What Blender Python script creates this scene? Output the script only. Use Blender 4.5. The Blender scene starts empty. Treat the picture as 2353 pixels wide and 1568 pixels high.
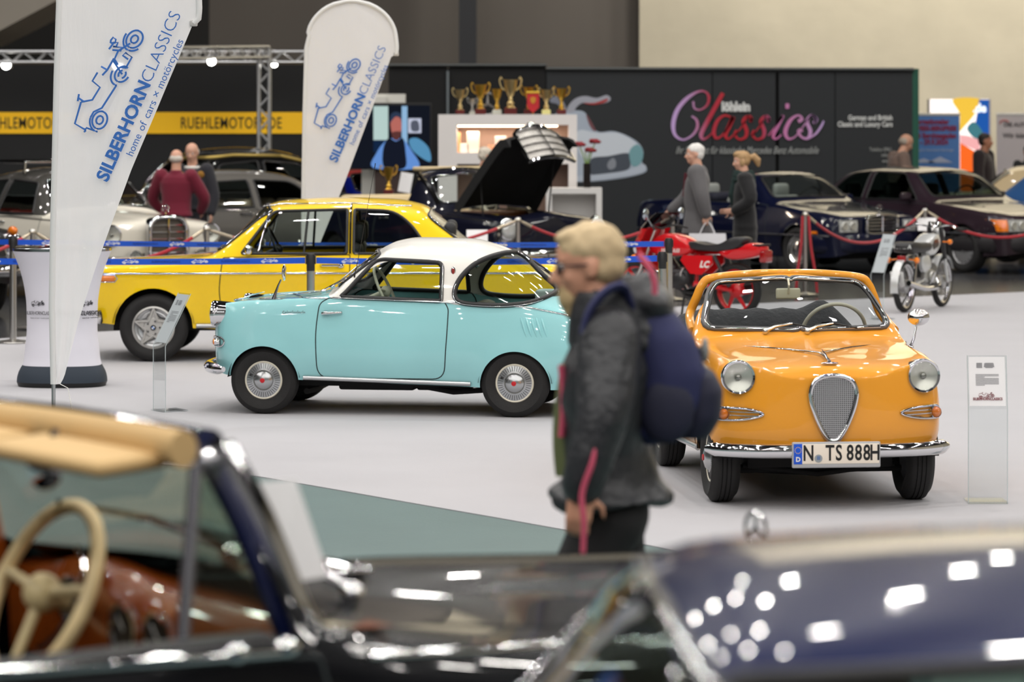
import bpy, math, random
import numpy as np
from mathutils import Vector, Matrix
random.seed(7)
PI = math.pi
sc = bpy.context.scene
COL = sc.collection

# ------------------------------------------------------------------ camera
FPX, HC, CX, HY = 7200.0, 2.06, 1176.5, 284.0        # focal length (px), eye height, optical column, horizon row
cam_d = bpy.data.cameras.new('camera'); cam = bpy.data.objects.new('camera', cam_d); COL.objects.link(cam)
cam.location = (0, 0, HC); cam.rotation_euler = (PI/2, 0, 0)
cam_d.sensor_width = 36.0; cam_d.lens = 36.0*FPX/2353.0
cam_d.shift_y = -(784.0-HY)/2353.0
cam_d.clip_start = 0.2; cam_d.clip_end = 300
cam_d.dof.use_dof = True; cam_d.dof.focus_distance = 19.5; cam_d.dof.aperture_fstop = 3.1
sc.camera = cam
def P(px, py, D): return Vector(((px-CX)*D/FPX, D, HC-(py-HY)*D/FPX))
def GD(py): return FPX*HC/(py-HY)
def G(px, py):
    D = GD(py); return Vector(((px-CX)*D/FPX, D, 0))

# ------------------------------------------------------------------ world, exposure, hall lamps, added wall fill
W = bpy.data.worlds.new('hall_air'); sc.world = W; W.use_nodes = True
W.node_tree.nodes['Background'].inputs[0].default_value = (1.0, 0.97, 0.93, 1)
W.node_tree.nodes['Background'].inputs[1].default_value = 0.16
sc.view_settings.view_transform = 'Standard'; sc.view_settings.look = 'None'
sc.view_settings.exposure = 0.0; sc.view_settings.gamma = 1.0; sc.view_settings.use_curve_mapping = False
sc.cycles.max_bounces = 10; sc.cycles.transparent_max_bounces = 24; sc.cycles.glossy_bounces = 5
sc.cycles.caustics_reflective = False; sc.cycles.caustics_refractive = False
LAMP_W = 165.0
def hall_or_fill_lamp(x, y, w, h, power, color=(1.0, 0.965, 0.92), rz=0.0, z=13.0):
    d = bpy.data.lights.new('hall_or_fill_lamp', 'AREA'); d.shape = 'RECTANGLE'; d.size = w; d.size_y = h
    d.energy = power; d.color = color
    o = bpy.data.objects.new('hall_or_fill_lamp', d); COL.objects.link(o); o.location = (x, y, z-0.2); o.rotation_euler = (0, 0, rz)
    return o
HALL_A = math.radians(35.5)                                   # the hall's own axes against the view
for xw in (6, 11, 16, 21, 26):                              # added, unseen fill lamps that brighten the concrete wall
    o = hall_or_fill_lamp(xw, 56.5, 2.0, .5, 680, (1, .95, .86)); o.rotation_euler = (math.radians(50), 0, 0)
for xw in (-6, -1, 3):  # more added fill, weaker, to lift the grey wall
    o = hall_or_fill_lamp(xw, 57.5, 1.5, .4, 80, (1, .95, .88)); o.rotation_euler = (math.radians(50), 0, 0)
for i in range(-10, 11):
    for j in range(-9, 10):
        u, v = i*5.2+2, j*4.6
        x, y = u*math.cos(HALL_A)-v*math.sin(HALL_A), 22+u*math.sin(HALL_A)+v*math.cos(HALL_A)
        if -22 < x < 22 and -22 < y < 45:
            hall_or_fill_lamp(x, y, 0.46, 0.24, LAMP_W*(1.0 if (i+j) % 2 else 0.7), rz=HALL_A)

# ------------------------------------------------------------------ materials
MATS = {}
def srgb(r, g, b):
    return tuple(((c/255.0)/12.92 if c/255.0 <= 0.04045 else ((c/255.0+0.055)/1.055)**2.4) for c in (r, g, b))
def mat(name, rgb=(200, 200, 200), rough=0.5, metal=0.0, coat=0.0, coat_r=0.03, emit=0.0, spec=0.5, noise=None, bump=None, alpha=1.0, sheen=0.0):
    """noise=(scale, amount): gentle colour mottling; bump=(scale, strength)"""
    if name in MATS: return MATS[name]
    m = bpy.data.materials.new(name); m.use_nodes = True; nt = m.node_tree
    b = nt.nodes['Principled BSDF']; c = srgb(*rgb)+(1,)
    b.inputs['Base Color'].default_value = c; b.inputs['Roughness'].default_value = rough
    b.inputs['Metallic'].default_value = metal; b.inputs['Coat Weight'].default_value = coat
    b.inputs['Coat Roughness'].default_value = coat_r; b.inputs['Specular IOR Level'].default_value = spec
    b.inputs['Alpha'].default_value = alpha
    if sheen: b.inputs['Sheen Weight'].default_value = sheen
    if emit:
        b.inputs['Emission Color'].default_value = c; b.inputs['Emission Strength'].default_value = emit
    tc = None
    if noise or bump:
        tc = nt.nodes.new('ShaderNodeTexCoord')
    if noise:
        n = nt.nodes.new('ShaderNodeTexNoise'); n.inputs['Scale'].default_value = noise[0]; n.inputs['Detail'].default_value = 5
        nt.links.new(tc.outputs['Object'], n.inputs['Vector'])
        mx = nt.nodes.new('ShaderNodeMix'); mx.data_type = 'RGBA'
        k = 1-noise[1]; mx.inputs[6].default_value = (c[0]*k, c[1]*k, c[2]*k, 1)
        k = 1+noise[1]; mx.inputs[7].default_value = (min(c[0]*k, 1), min(c[1]*k, 1), min(c[2]*k, 1), 1)
        nt.links.new(n.outputs['Fac'], mx.inputs[0]); nt.links.new(mx.outputs[2], b.inputs['Base Color'])
    if bump:
        n = nt.nodes.new('ShaderNodeTexNoise'); n.inputs['Scale'].default_value = bump[0]; n.inputs['Detail'].default_value = 4
        nt.links.new(tc.outputs['Object'], n.inputs['Vector'])
        bp = nt.nodes.new('ShaderNodeBump'); bp.inputs['Strength'].default_value = bump[1]; bp.inputs['Distance'].default_value = 0.02
        nt.links.new(n.outputs['Fac'], bp.inputs['Height']); nt.links.new(bp.outputs['Normal'], b.inputs['Normal'])
    MATS[name] = m; return m
def glass(name, tint=(235, 242, 240), gloss=1.0, ior=1.5, base=0.02):
    if name in MATS: return MATS[name]
    m = bpy.data.materials.new(name); m.use_nodes = True; nt = m.node_tree
    nt.nodes.remove(nt.nodes['Principled BSDF']); out = nt.nodes['Material Output']
    tr = nt.nodes.new('ShaderNodeBsdfTransparent'); tr.inputs[0].default_value = srgb(*tint)+(1,)
    gl = nt.nodes.new('ShaderNodeBsdfGlossy'); gl.inputs['Roughness'].default_value = 0.02
    lw = nt.nodes.new('ShaderNodeLayerWeight'); pw = nt.nodes.new('ShaderNodeMath'); pw.operation = 'POWER'; pw.inputs[1].default_value = 4.5
    nt.links.new(lw.outputs['Facing'], pw.inputs[0])
    mul = nt.nodes.new('ShaderNodeMath'); mul.operation = 'MULTIPLY_ADD'; mul.inputs[1].default_value = .9*gloss; mul.inputs[2].default_value = .03+base; mul.use_clamp = True
    mx = nt.nodes.new('ShaderNodeMixShader')
    nt.links.new(pw.outputs[0], mul.inputs[0]); nt.links.new(mul.outputs[0], mx.inputs[0])
    nt.links.new(tr.outputs[0], mx.inputs[1]); nt.links.new(gl.outputs[0], mx.inputs[2]); nt.links.new(mx.outputs[0], out.inputs[0])
    MATS[name] = m; return m
def emitter(name, rgb, strength):
    if name in MATS: return MATS[name]
    m = bpy.data.materials.new(name); m.use_nodes = True; nt = m.node_tree
    nt.nodes.remove(nt.nodes['Principled BSDF'])
    e = nt.nodes.new('ShaderNodeEmission'); e.inputs[0].default_value = srgb(*rgb)+(1,); e.inputs[1].default_value = strength
    nt.links.new(e.outputs[0], nt.nodes['Material Output'].inputs[0]); MATS[name] = m; return m
CHROME = mat('chrome', (225, 225, 228), 0.06, 1.0)
STEEL = mat('brushed_steel', (190, 188, 184), 0.28, 1.0)
ALU = mat('aluminium', (200, 201, 203), 0.38, 1.0)
RUBBER = mat('rubber', (30, 29, 29), 0.75, bump=(90, .15))
BLACK = mat('black_plastic', (20, 20, 21), 0.5)
DARK = mat('dark_underside', (14, 14, 15), 0.8)
GLASS = glass('window_glass', (228, 236, 233))
LENS = glass('lamp_lens', (244, 245, 243), .7, 1.5, 0.02)
AMBER = mat('amber_lens', (235, 125, 20), 0.15, coat=1.0)
REDLENS = mat('red_lens', (150, 16, 18), 0.15, coat=1.0)
WHITE = mat('white_paint', (235, 233, 228), 0.4)
PAPER = mat('white_paper', (240, 239, 240), 0.7)
for _n, _c, _r, _m in (('window_rubber', (26, 26, 28), .45, 0), ('cabin_carpet', (60, 60, 60), .95, 0), ('dark_chrome', (120, 120, 126), .25, .8), ('dark_cladding', (36, 33, 36), .5, 0), ('ivory_wheel', (226, 220, 200), .35, 0),
                       ('lamp_silver', (222, 222, 216), .3, .7), ('satin_chrome', (215, 213, 208), .2, .9), ('seam_dark', (24, 34, 36), .7, 0), ('champagne_metal', (200, 188, 166), .3, .8)): mat(_n, _c, _r, _m)
INK = mat('dark_ink', (35, 35, 42), 0.7)

# ------------------------------------------------------------------ mesh building
class MB:
    def __init__(s): s.v = []; s.f = []; s.m = []
    def add(s, verts, faces, mi=0):
        k = len(s.v); s.v.extend([tuple(p) for p in verts]); s.f.extend([tuple(i+k for i in f) for f in faces]); s.m.extend([mi]*len(faces)); return s
    def box(s, c, d, rz=0.0, mi=0, taper=1.0, rot=None):
        R = rot if rot is not None else Matrix.Rotation(rz, 3, 'Z'); c = Vector(c); vs = []
        for z in (-1, 1):
            k = taper if z > 0 else 1.0
            for x, y in ((-1, -1), (1, -1), (1, 1), (-1, 1)):
                vs.append(c+R @ Vector((x*d[0]/2*k, y*d[1]/2*k, z*d[2]/2)))
        return s.add(vs, [(3, 2, 1, 0), (4, 5, 6, 7), (0, 1, 5, 4), (1, 2, 6, 5), (2, 3, 7, 6), (3, 0, 4, 7)], mi)
    def rbox(s, c, d, r=0.02, rz=0.0, mi=0, rot=None, n=3):
        """box with rounded vertical edges and chamfered top and bottom"""
        R = rot if rot is not None else Matrix.Rotation(rz, 3, 'Z'); c = Vector(c)
        r = min(r, d[0]/2*.98, d[1]/2*.98, d[2]/2*.98); rings = []
        for k in range(n+1):
            a = k/n*PI/2; rings.append((-d[2]/2+r*(1-math.sin(a)), r*(1-math.cos(a))))
        rings = [(-d[2]/2, r*0.9)] + [(z, i) for z, i in [( -d[2]/2+r*(1-math.cos(k/n*PI/2)), r*(1-math.sin(k/n*PI/2))) for k in range(n+1)]] + \
                [(d[2]/2-r*(1-math.cos(k/n*PI/2)), r*(1-math.sin(k/n*PI/2))) for k in range(n, -1, -1)]
        rings = rings[1:]
        loops = []
        for z, ins in rings:
            L = []
            for qx, qy, a0 in ((1, 1, 0), (-1, 1, PI/2), (-1, -1, PI), (1, -1, 1.5*PI)):
                for k in range(n+1):
                    a = a0+k/n*PI/2
                    rr = max(r-ins, 0.0)
                    L.append(c+R @ Vector((qx*(d[0]/2-r)+rr*math.cos(a), qy*(d[1]/2-r)+rr*math.sin(a), z)))
            loops.append(L)
        return s.loft(loops, True, True, mi)
    def loft(s, loops, closed=True, caps=False, mi=0):
        n = len(loops[0]); vs = [p for L in loops for p in L]; fs = []
        for i in range(len(loops)-1):
            for j in range(n if closed else n-1):
                a, b = i*n+j, i*n+(j+1) % n
                fs.append((a, b, b+n, a+n))
        if caps:
            fs.append(tuple(range(n-1, -1, -1))); k = (len(loops)-1)*n; fs.append(tuple(range(k, k+n)))
        return s.add(vs, fs, mi)
    def tube(s, path, r, n=8, closed=False, caps=True, mi=0, flat=1.0, up=None):
        pts = [Vector(p) for p in path]; N = len(pts)
        if N < 2: return s
        rs = r if hasattr(r, '__len__') else [r]*N
        loops = []; prev = None
        for i, p in enumerate(pts):
            a = pts[(i-1) % N] if (closed or i > 0) else pts[i]; b = pts[(i+1) % N] if (closed or i < N-1) else pts[i]
            t = (b-a)
            t = t.normalized() if t.length > 1e-9 else Vector((0, 0, 1))
            if up is not None: nrm = Vector(up)-t*Vector(up).dot(t)
            elif prev is not None: nrm = prev-t*prev.dot(t)
            else: nrm = Vector((0, 0, 1))-t*t.z
            if nrm.length < 1e-4: nrm = Vector((1, 0, 0))-t*t.x
            nrm.normalize(); prev = nrm; bi = t.cross(nrm)
            loops.append([p+nrm*(math.cos(k/n*2*PI)*rs[i])+bi*(math.sin(k/n*2*PI)*rs[i]*flat) for k in range(n)])
        if closed: loops.append(loops[0])
        return s.loft(loops, True, caps and not closed, mi)
    def cyl(s, a, b, r, n=16, r2=None, mi=0):
        return s.tube([a, b], [r, r if r2 is None else r2], n, mi=mi)
    def lathe(s, prof, c=(0, 0, 0), n=32, axis='Z', mi=0, ang=None):
        """prof: (radius, height) pairs"""
        c = Vector(c); loops = []
        for r, h in prof:
            L = []
            for k in range(n):
                a = k/n*2*PI; x, y = r*math.cos(a), r*math.sin(a)
                L.append(c+(Vector((x, y, h)) if axis == 'Z' else Vector((x, h, -y)) if axis == 'Y' else Vector((h, x, y))))
            loops.append(L)
        return s.loft(loops, True, False, mi)
    def ball(s, c, r, n=16, m=10, mi=0, rot=None):
        c = Vector(c); r = Vector(r) if hasattr(r, '__len__') else Vector((r, r, r)); loops = []
        for i in range(m+1):
            a = -PI/2+PI*i/m
            L = []
            for k in range(n):
                q = Vector((r.x*math.cos(a)*math.cos(2*PI*k/n), r.y*math.cos(a)*math.sin(2*PI*k/n), r.z*math.sin(a)))
                L.append(c+(rot @ q if rot is not None else q))
            loops.append(L)
        return s.loft(loops, True, False, mi)
    def prism(s, poly, h, M=None, mi=0):
        """poly in local xy, thickness h along local z, placed by matrix M"""
        M = M or Matrix.Identity(4); n = len(poly)
        lo = [M @ Vector((p[0], p[1], -h/2)) for p in poly]; hi = [M @ Vector((p[0], p[1], h/2)) for p in poly]
        return s.add(lo+hi, [tuple(range(n-1, -1, -1)), tuple(range(n, 2*n))]+[(i, (i+1) % n, n+(i+1) % n, n+i) for i in range(n)], mi)
    def build(s, name, mats, parent=None, smooth=True, angle=40, **tags):
        me = bpy.data.meshes.new(name); me.from_pydata([tuple(p) for p in s.v], [], s.f)
        ms = mats if isinstance(mats, (list, tuple)) else [mats]
        for m in ms: me.materials.append(m)
        if len(ms) > 1: me.polygons.foreach_set('material_index', s.m)
        if smooth:
            me.shade_smooth(); me.set_sharp_from_angle(angle=math.radians(angle))
        me.validate(); me.update()
        return link(bpy.data.objects.new(name, me), parent, **tags)
def link(o, parent=None, **tags):
    COL.objects.link(o)
    if parent is not None: o.parent = parent
    for k, v in tags.items():
        if v is not None: o[k] = v
    return o
def thing(name, label, cat, loc=(0, 0, 0), rz=0.0, group=None):
    o = bpy.data.objects.new(name, None); o.empty_display_size = 0.1
    link(o, None, label=label, category=cat, group=group); o.location = loc; o.rotation_euler = (0, 0, rz); return o
def tag(o, label, cat, group=None, loc=None, rz=None):
    o['label'] = label; o['category'] = cat
    if group: o['group'] = group
    if loc is not None: o.location = loc
    if rz is not None: o.rotation_euler = (0, 0, rz)
    return o
def struct(o): o['kind'] = 'structure'; return o
def dup(root, loc=None, rz=None, label=None, group=None):
    def cp(o, par):
        c = o.copy(); COL.objects.link(c)
        if par is not None: c.parent = par
        for ch in list(o.children): cp(ch, c)
        return c
    r = cp(root, None)
    if loc is not None: r.location = loc
    if rz is not None: r.rotation_euler = (0, 0, rz)
    if label: r['label'] = label
    if group: r['group'] = group
    return r
def text_mesh(body, size, align='CENTER', bold=0.0, shear=0.0, space=1.0, ext=0.0008, res=3):
    c = bpy.data.curves.new('lettering', 'FONT'); c.body = body; c.size = size; c.align_x = align; c.align_y = 'CENTER'
    c.offset = bold; c.shear = shear; c.space_character = space; c.extrude = ext; c.resolution_u = res
    o = bpy.data.objects.new('lettering', c); COL.objects.link(o); dg = bpy.context.evaluated_depsgraph_get()
    me = bpy.data.meshes.new_from_object(o.evaluated_get(dg)); v = [tuple(p.co) for p in me.vertices]; f = [tuple(p.vertices) for p in me.polygons]
    bpy.data.objects.remove(o); bpy.data.curves.remove(c); bpy.data.meshes.remove(me); return v, f
def text(name, body, size, m, parent, M, align='CENTER', bold=0.0, shear=0.0, space=1.0, sx=1.0, ext=0.0008):
    v, f = text_mesh(body, size, align, bold, shear, space, ext); b = MB(); b.add([M @ Vector((p[0]*sx, p[1], p[2])) for p in v], f)
    return b.build(name, m, parent, smooth=False)
def texts(name, items, m, parent, bold=0.0, shear=0.0, align='CENTER', ext=.0008, space=1.0):
    """several pieces of lettering, one mesh each; items (string, size, matrix, x-scale)"""
    if parent is None: parent = link(bpy.data.objects.new(name, None)); name = 'text_line'
    for body, size, M, sx in items: text(name, body, size, m, parent, M, align, bold, shear, space, sx, ext)
    return parent
def frame(o, xd, yd):
    """matrix with local x along xd, local y along yd, origin o"""
    x = Vector(xd).normalized(); y = Vector(yd); y = (y-x*y.dot(x)).normalized(); z = x.cross(y)
    M = Matrix.Identity(4)
    for i in range(3): M[i][0], M[i][1], M[i][2], M[i][3] = x[i], y[i], z[i], o[i]
    return M
def smooth_path(pts, n=8, closed=False):
    pts = [Vector(p) for p in pts]; N = len(pts); out = []
    for i in range(N if closed else N-1):
        p0 = pts[i-1] if (i > 0 or closed) else pts[i]; p1 = pts[i]; p2 = pts[(i+1) % N]
        p3 = pts[(i+2) % N] if (i+2 < N or closed) else p2
        for k in range(n):
            t = k/n
            out.append(0.5*((2*p1)+(p2-p0)*t+(2*p0-5*p1+4*p2-p3)*t*t+(3*p1-p0-3*p2+p3)*t**3))
    if not closed: out.append(pts[-1])
    return out
# ------------------------------------------------------------------ the hall
def quad(name, pts, m, parent=None, thick=None):
    b = MB(); n = len(pts)
    if thick:
        lo = [Vector(p)-Vector((0, 0, thick)) for p in pts]
        b.add(list(pts)+lo, [tuple(range(n)), tuple(range(2*n-1, n-1, -1))]+[(i, i+n, (i+1) % n+n, (i+1) % n) for i in range(n)])
    else: b.add(pts, [tuple(range(n))])
    return b.build(name, m, parent, smooth=False)
ca, sa = math.cos(HALL_A), math.sin(HALL_A)
def H(u, v, z=0.0, o=(0.32, 15.6)):                           # hall axes: u right-and-away, v left-and-away, from the carpet's near corner
    return Vector((o[0]+u*ca-v*sa, o[1]+u*sa+v*ca, z))
FLOOR = mat('hall_floor', (62, 62, 64), 0.22, noise=(3.0, .22), bump=(14, .03))
struct(quad('floor', [(-40, -8, -.012), (40, -8, -.012), (40, 75, -.012), (-40, 75, -.012)], FLOOR))
CARPET = mat('grey_carpet', (180, 179, 183), 0.92, noise=(1.2, .05), bump=(220, .25), spec=.2)
# near-left edge lies a little wavy where the carpet ends
near_px = [(2000, 1222), (1640, 1222), (1325, 1222), (1140, 1189), (960, 1158), (790, 1128), (622, 1099), (470, 1076), (320, 1062), (240, 1058), (149, 1051), (80, 1030), (40, 1017), (13, 1014), (-60, 1010), (-260, 985)]
far_px = [(-300, 800), (211, 763), (700, 742), (1300, 716), (1900, 690.5), (2353, 671), (2700, 657)]
cp = [G(*p) for p in near_px[2:]]
poly = [H(14, -6), H(0, -6)] + cp + [G(*p) for p in far_px] + [G(2700, 657)+Vector((6, -5, 0))]
poly = [Vector((p.x, p.y, 0.0)) for p in poly]
b = MB(); n = len(poly); b.add(poly+[p-Vector((0, 0, .010)) for p in poly], [tuple(range(n))]+[(i, i+n, (i+1) % n+n, (i+1) % n) for i in range(n)])
struct(b.build('floor_carpet', CARPET, smooth=False))
TEAL = mat('hall_floor_teal_sheen', (84, 106, 105), 0.5, noise=(2.2, .12), bump=(60, .1))  # same hall floor; its paler teal reflection is painted into the base colour
tp = [p+Vector((0, 0, -.006)) for p in [H(-13, -9), H(16, -9), H(16, 0)]+cp[:]+[Vector((-14, 19, 0))]]
b = MB(); b.add(tp, [tuple(range(len(tp)))]); struct(b.build('floor_front', TEAL, smooth=False))
# upper hall walls far behind the booths
WBLK = mat('dark_hall_wall', (40, 39, 38), 0.9, noise=(.6, .1))
WGRY = mat('grey_hall_wall', (104, 98, 92), 0.9, noise=(.8, .08))
WBEI = mat('concrete_wall', (208, 199, 177), 0.9, noise=(.9, .17), bump=(5, .3))
def wall(name, x0, x1, y, z1, m, t=.3):
    b = MB(); b.box(((x0+x1)/2, y+t/2, z1/2), (x1-x0, t, z1)); return struct(b.build(name, m, smooth=False))
D_W = 62.0
def X(px, D): return (px-CX)*D/FPX
wall('wall_rear_dark', -30, X(480, D_W), D_W, 14, WBLK)
wall('wall_rear_grey', X(480, D_W), X(1468, D_W), D_W+.05, 14, WGRY)
wall('wall_rear_concrete', X(1468, D_W), 30, D_W-.3, 14, WBEI)
b = MB(); xs = X(1075, D_W-1); b.box((xs, D_W-1, 7), (.34, .34, 14)); struct(b.build('wall_pillar', mat('dark_steel', (45, 46, 50), .5), smooth=False))
# concrete stair soffit in the upper left corner
b = MB()
q = [P(-60, -40, 55), P(150, -40, 55), P(132, 0, 55), P(0, 70, 55), P(-60, 98, 55)]
b.add(q+[p+Vector((0, 3, 0)) for p in q], [(0, 1, 2, 3, 4), (9, 8, 7, 6, 5)]+[(i, (i+1) % 5, (i+1) % 5+5, i+5) for i in range(5)])
struct(b.build('trim_stair_soffit', mat('stair_concrete', (176, 168, 156), .9, noise=(1.5, .06)), smooth=False))
struct(quad('ceiling', [(-40, 75, 13.4), (40, 75, 13.4), (40, -30, 13.4), (-40, -30, 13.4)], mat('dark_ceiling', (24, 24, 24), .9)))
for nm, sx in (('wall_side_right', 30.15), ('wall_side_left', -30.15)):
    b = MB(); b.box((sx, 27, 7), (.3, 70, 14)); struct(b.build(nm, WBEI if sx > 0 else WBLK, smooth=False))
# ------------------------------------------------------------------ car bodies
def pchip(xs, ys):
    xs = np.asarray(xs, float); ys = np.asarray(ys, float); h = np.diff(xs); d = np.diff(ys)/h
    m = np.zeros(len(xs)); m[0], m[-1] = d[0], d[-1]
    for i in range(1, len(xs)-1):
        if d[i-1]*d[i] > 0:
            w1, w2 = 2*h[i]+h[i-1], h[i]+2*h[i-1]; m[i] = (w1+w2)/(w1/d[i-1]+w2/d[i])
    def f(x):
        x = np.clip(np.asarray(x, float), xs[0], xs[-1]); i = np.clip(np.searchsorted(xs, x)-1, 0, len(xs)-2)
        t = (x-xs[i])/h[i]; t2, t3 = t*t, t*t*t
        return (2*t3-3*t2+1)*ys[i]+(t3-2*t2+t)*h[i]*m[i]+(-2*t3+3*t2)*ys[i+1]+(t3-t2)*h[i]*m[i+1]
    return f
def poly_sd(poly):
    """signed distance to a polygon (negative inside); points as (N,2)"""
    A = np.asarray(poly, float); B = np.roll(A, -1, axis=0)
    def f(p):
        p = np.asarray(p, float); d2 = np.full(len(p), 1e9); ins = np.zeros(len(p), bool)
        for a, b in zip(A, B):
            e = b-a; w = p-a; t = np.clip((w@e)/max(e@e, 1e-12), 0, 1)
            q = w-t[:, None]*e; d2 = np.minimum(d2, (q*q).sum(1))
            c = (a[1] > p[:, 1]) != (b[1] > p[:, 1])
            with np.errstate(divide='ignore', invalid='ignore'):
                xx = a[0]+(p[:, 1]-a[1])*(b[0]-a[0])/(b[1]-a[1])
            ins ^= c & (p[:, 0] < xx)
        return np.where(ins, -1, 1)*np.sqrt(d2)
    return f
def rpoly(pts, r=0.04, n=4):
    """polygon with rounded corners; pts (s,z) or (s,z,r)"""
    out = []; N = len(pts)
    for i, p in enumerate(pts):
        rr = p[2] if len(p) > 2 else r; q = np.array(p[:2], float); a = np.array(pts[i-1][:2], float); c = np.array(pts[(i+1) % N][:2], float)
        la, lc = np.linalg.norm(a-q), np.linalg.norm(c-q); k = min(rr, la*.48, lc*.48)
        p0, p2 = q+(a-q)/la*k, q+(c-q)/lc*k
        for j in range(n+1):
            t = j/n; out.append(tuple((1-t)**2*p0+2*t*(1-t)*q+t*t*p2))
    return out
def spoly(pts, n=6):
    return [(p[0], p[1]) for p in smooth_path([(a, b, 0) for a, b in pts], n, True)]
def circle(c, r, n=40): return [(c[0]+r*math.cos(2*PI*k/n), c[1]+r*math.sin(2*PI*k/n)) for k in range(n)]
class Shell:
    """a car body as one skin: cross sections along s (distance from the nose); local x = s0-s, y to the left, z up"""
    def __init__(q, rows, s0, nose=(.3, 2.5), tail=(.35, 2.5), ns=150, flares=(), rho=(.0, .5, .35, .35, 0), extra=()):
        R = np.array(rows, float); q.s0 = s0; q.L = R[-1, 0]; q.S0 = R[0, 0]
        q.fn = [pchip(R[:, 0], R[:, k]) for k in range(1, 10)]; q.nose = nose; q.tail = tail; q.flares = flares; q.rho = rho
        t = np.linspace(0, 1, ns); e = .5-.5*np.cos(PI*t); base = q.S0+(q.L-q.S0)*(.55*t+.45*e)
        a = np.array([.0015, .004, .008, .014, .022, .032])
        base = np.concatenate([base, q.S0+a, q.L-a, np.array(extra, float)]); q.st = np.unique(np.round(base, 5))
    def endw(q, s):
        def e(d, a, p): t = np.clip(d/a, 0, 1); return np.clip(1-(1-t)**p, 0, 1)**(1/p)
        return e(s-q.S0, *q.nose)*e(q.L-s, *q.tail)
    def section(q, s):
        """(len(s),K,2) of y,z from sill to roof centre"""
        s = np.atleast_1d(np.asarray(s, float)); zs, ws, zm, wm, zb, wb, zr, wr, zt = [f(s) for f in q.fn]; k = q.endw(s)
        pts = [np.stack([w*k, z], -1) for w, z in ((ws, zs), (wm, zm), (wb, zb), (wr, zr), (np.zeros_like(wr), zt))]
        out = []
        def seg(a, b, n):
            for i in range(n): out.append(a+(b-a)*(i/n))
        prev = pts[0]
        for i in (1, 2, 3):
            rho = q.rho[i]; A = pts[i]+(pts[i-1]-pts[i])*rho; B = pts[i]+(pts[i+1]-pts[i])*rho
            seg(prev, A, (5, 3, 5)[i-1]); n = (7, 6, 7)[i-1]
            for j in range(n):
                t = j/n; out.append((1-t)**2*A+2*t*(1-t)*pts[i]+t*t*B)
            prev = B
        c = pts[4]; ctl = np.stack([prev[:, 0]*.5, c[:, 1]], -1)      # crown: level at the centre line
        for j in range(10):
            t = j/9; out.append((1-t)**2*prev+2*t*(1-t)*ctl+t*t*c)
        O = np.stack(out, 1)
        for (cs, cz, r, amt, wid) in q.flares:
            d = np.sqrt((s[:, None]-cs)**2+(O[:, :, 1]-cz)**2)-r
            g = amt*np.exp(-(np.maximum(d, 0)/wid)**2)*np.clip((O[:, :, 0]-.25)/.2, 0, 1)
            O[:, :, 0] += g
        return O
    def y(q, s, z):
        s = np.atleast_1d(np.asarray(s, float)); z = np.atleast_1d(np.asarray(z, float)); O = q.section(s); r = []
        for i in range(len(s)):
            zz = O[i, :, 1]; yy = O[i, :, 0]; m = np.maximum.accumulate(zz)
            r.append(np.interp(z[i], m+np.arange(len(m))*1e-7, yy))
        return np.array(r)
    def pt(q, s, z, side=1, off=0.0):
        y = float(q.y(s, z)[0]); return Vector((q.s0-s, side*(y+off), z))
    def top(q, s, y, off=0.0):
        """point on the upper skin at (s,y)"""
        O = q.section(s)[0]; yy, zz = O[::-1, 0], O[::-1, 1]; m = np.maximum.accumulate(yy)
        return Vector((q.s0-s, y, float(np.interp(abs(y), m+np.arange(len(m))*1e-7, zz))+off))
    def front(q, y, z, off=0.0):
        """point on the nose at (y,z)"""
        ss = q.S0+np.linspace(0.0, 1, 220)**2*.6; yy = q.y(ss, np.full(220, z))
        i = int(np.argmax(yy >= abs(y))); s = ss[i]
        if i > 0:
            t = (abs(y)-yy[i-1])/max(yy[i]-yy[i-1], 1e-6); s = ss[i-1]+(ss[i]-ss[i-1])*min(max(t, 0), 1)
        return Vector((q.s0-s+off, y, z))
    def path(q, pts, side=1, off=0.0, step=.03, closed=True):
        o = []; N = len(pts); closed = closed and N > 12
        for i in range(N if closed else N-1):
            a, b = pts[i], pts[(i+1) % N]; n = max(1, int(math.hypot(b[0]-a[0], b[1]-a[1])/step+.5))
            o += [(a[0]+(b[0]-a[0])*k/n, a[1]+(b[1]-a[1])*k/n) for k in range(n)]
        if not closed: o.append(tuple(pts[-1]))
        ys = q.y([p[0] for p in o], [p[1] for p in o])
        return [Vector((q.s0-p[0], side*(y+off), p[1])) for p, y in zip(o, ys)]
    def cut(q, cuts, parts):
        """cuts: list of (label, kind, polygon[, range]); kind 'side' uses (s,z), 'end' uses (|y|,z) within an s range, 'top' uses (s,|y|) on the upper skin. Later cuts win. label None removes."""
        O = q.section(q.st); S, K, _ = O.shape
        half = np.zeros((S, K, 3)); half[:, :, 0] = q.s0-q.st[:, None]; half[:, :, 1] = O[:, :, 0]; half[:, :, 2] = O[:, :, 1]
        mir = half[:, ::-1, :].copy(); mir[:, :, 1] *= -1
        V = np.concatenate([half, mir[:, 1:, :]], 1); C = V.shape[1]
        ku = np.concatenate([np.arange(K), np.arange(K-1)[::-1]])
        def dist(c, X):
            lab, kind, poly = c[:3]; sh = X.shape[:-1]; F = X.reshape(-1, 3)
            p2 = np.stack([q.s0-F[:, 0], F[:, 2]], -1) if kind == 'side' else np.stack([np.abs(F[:, 1]), F[:, 2]], -1) if kind == 'end' else np.stack([q.s0-F[:, 0], np.abs(F[:, 1])], -1)
            return poly_sd(poly)(p2).reshape(sh)
        def ok(c, X, U):
            m = np.ones(X.shape[:-1], bool); s = q.s0-X[..., 0]
            if len(c) > 3 and c[3]: m &= (s >= c[3][0]) & (s <= c[3][1])
            if len(c) > 4 and c[4]: m &= (U >= c[4][0]) & (U <= c[4][1])
            return m
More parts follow.
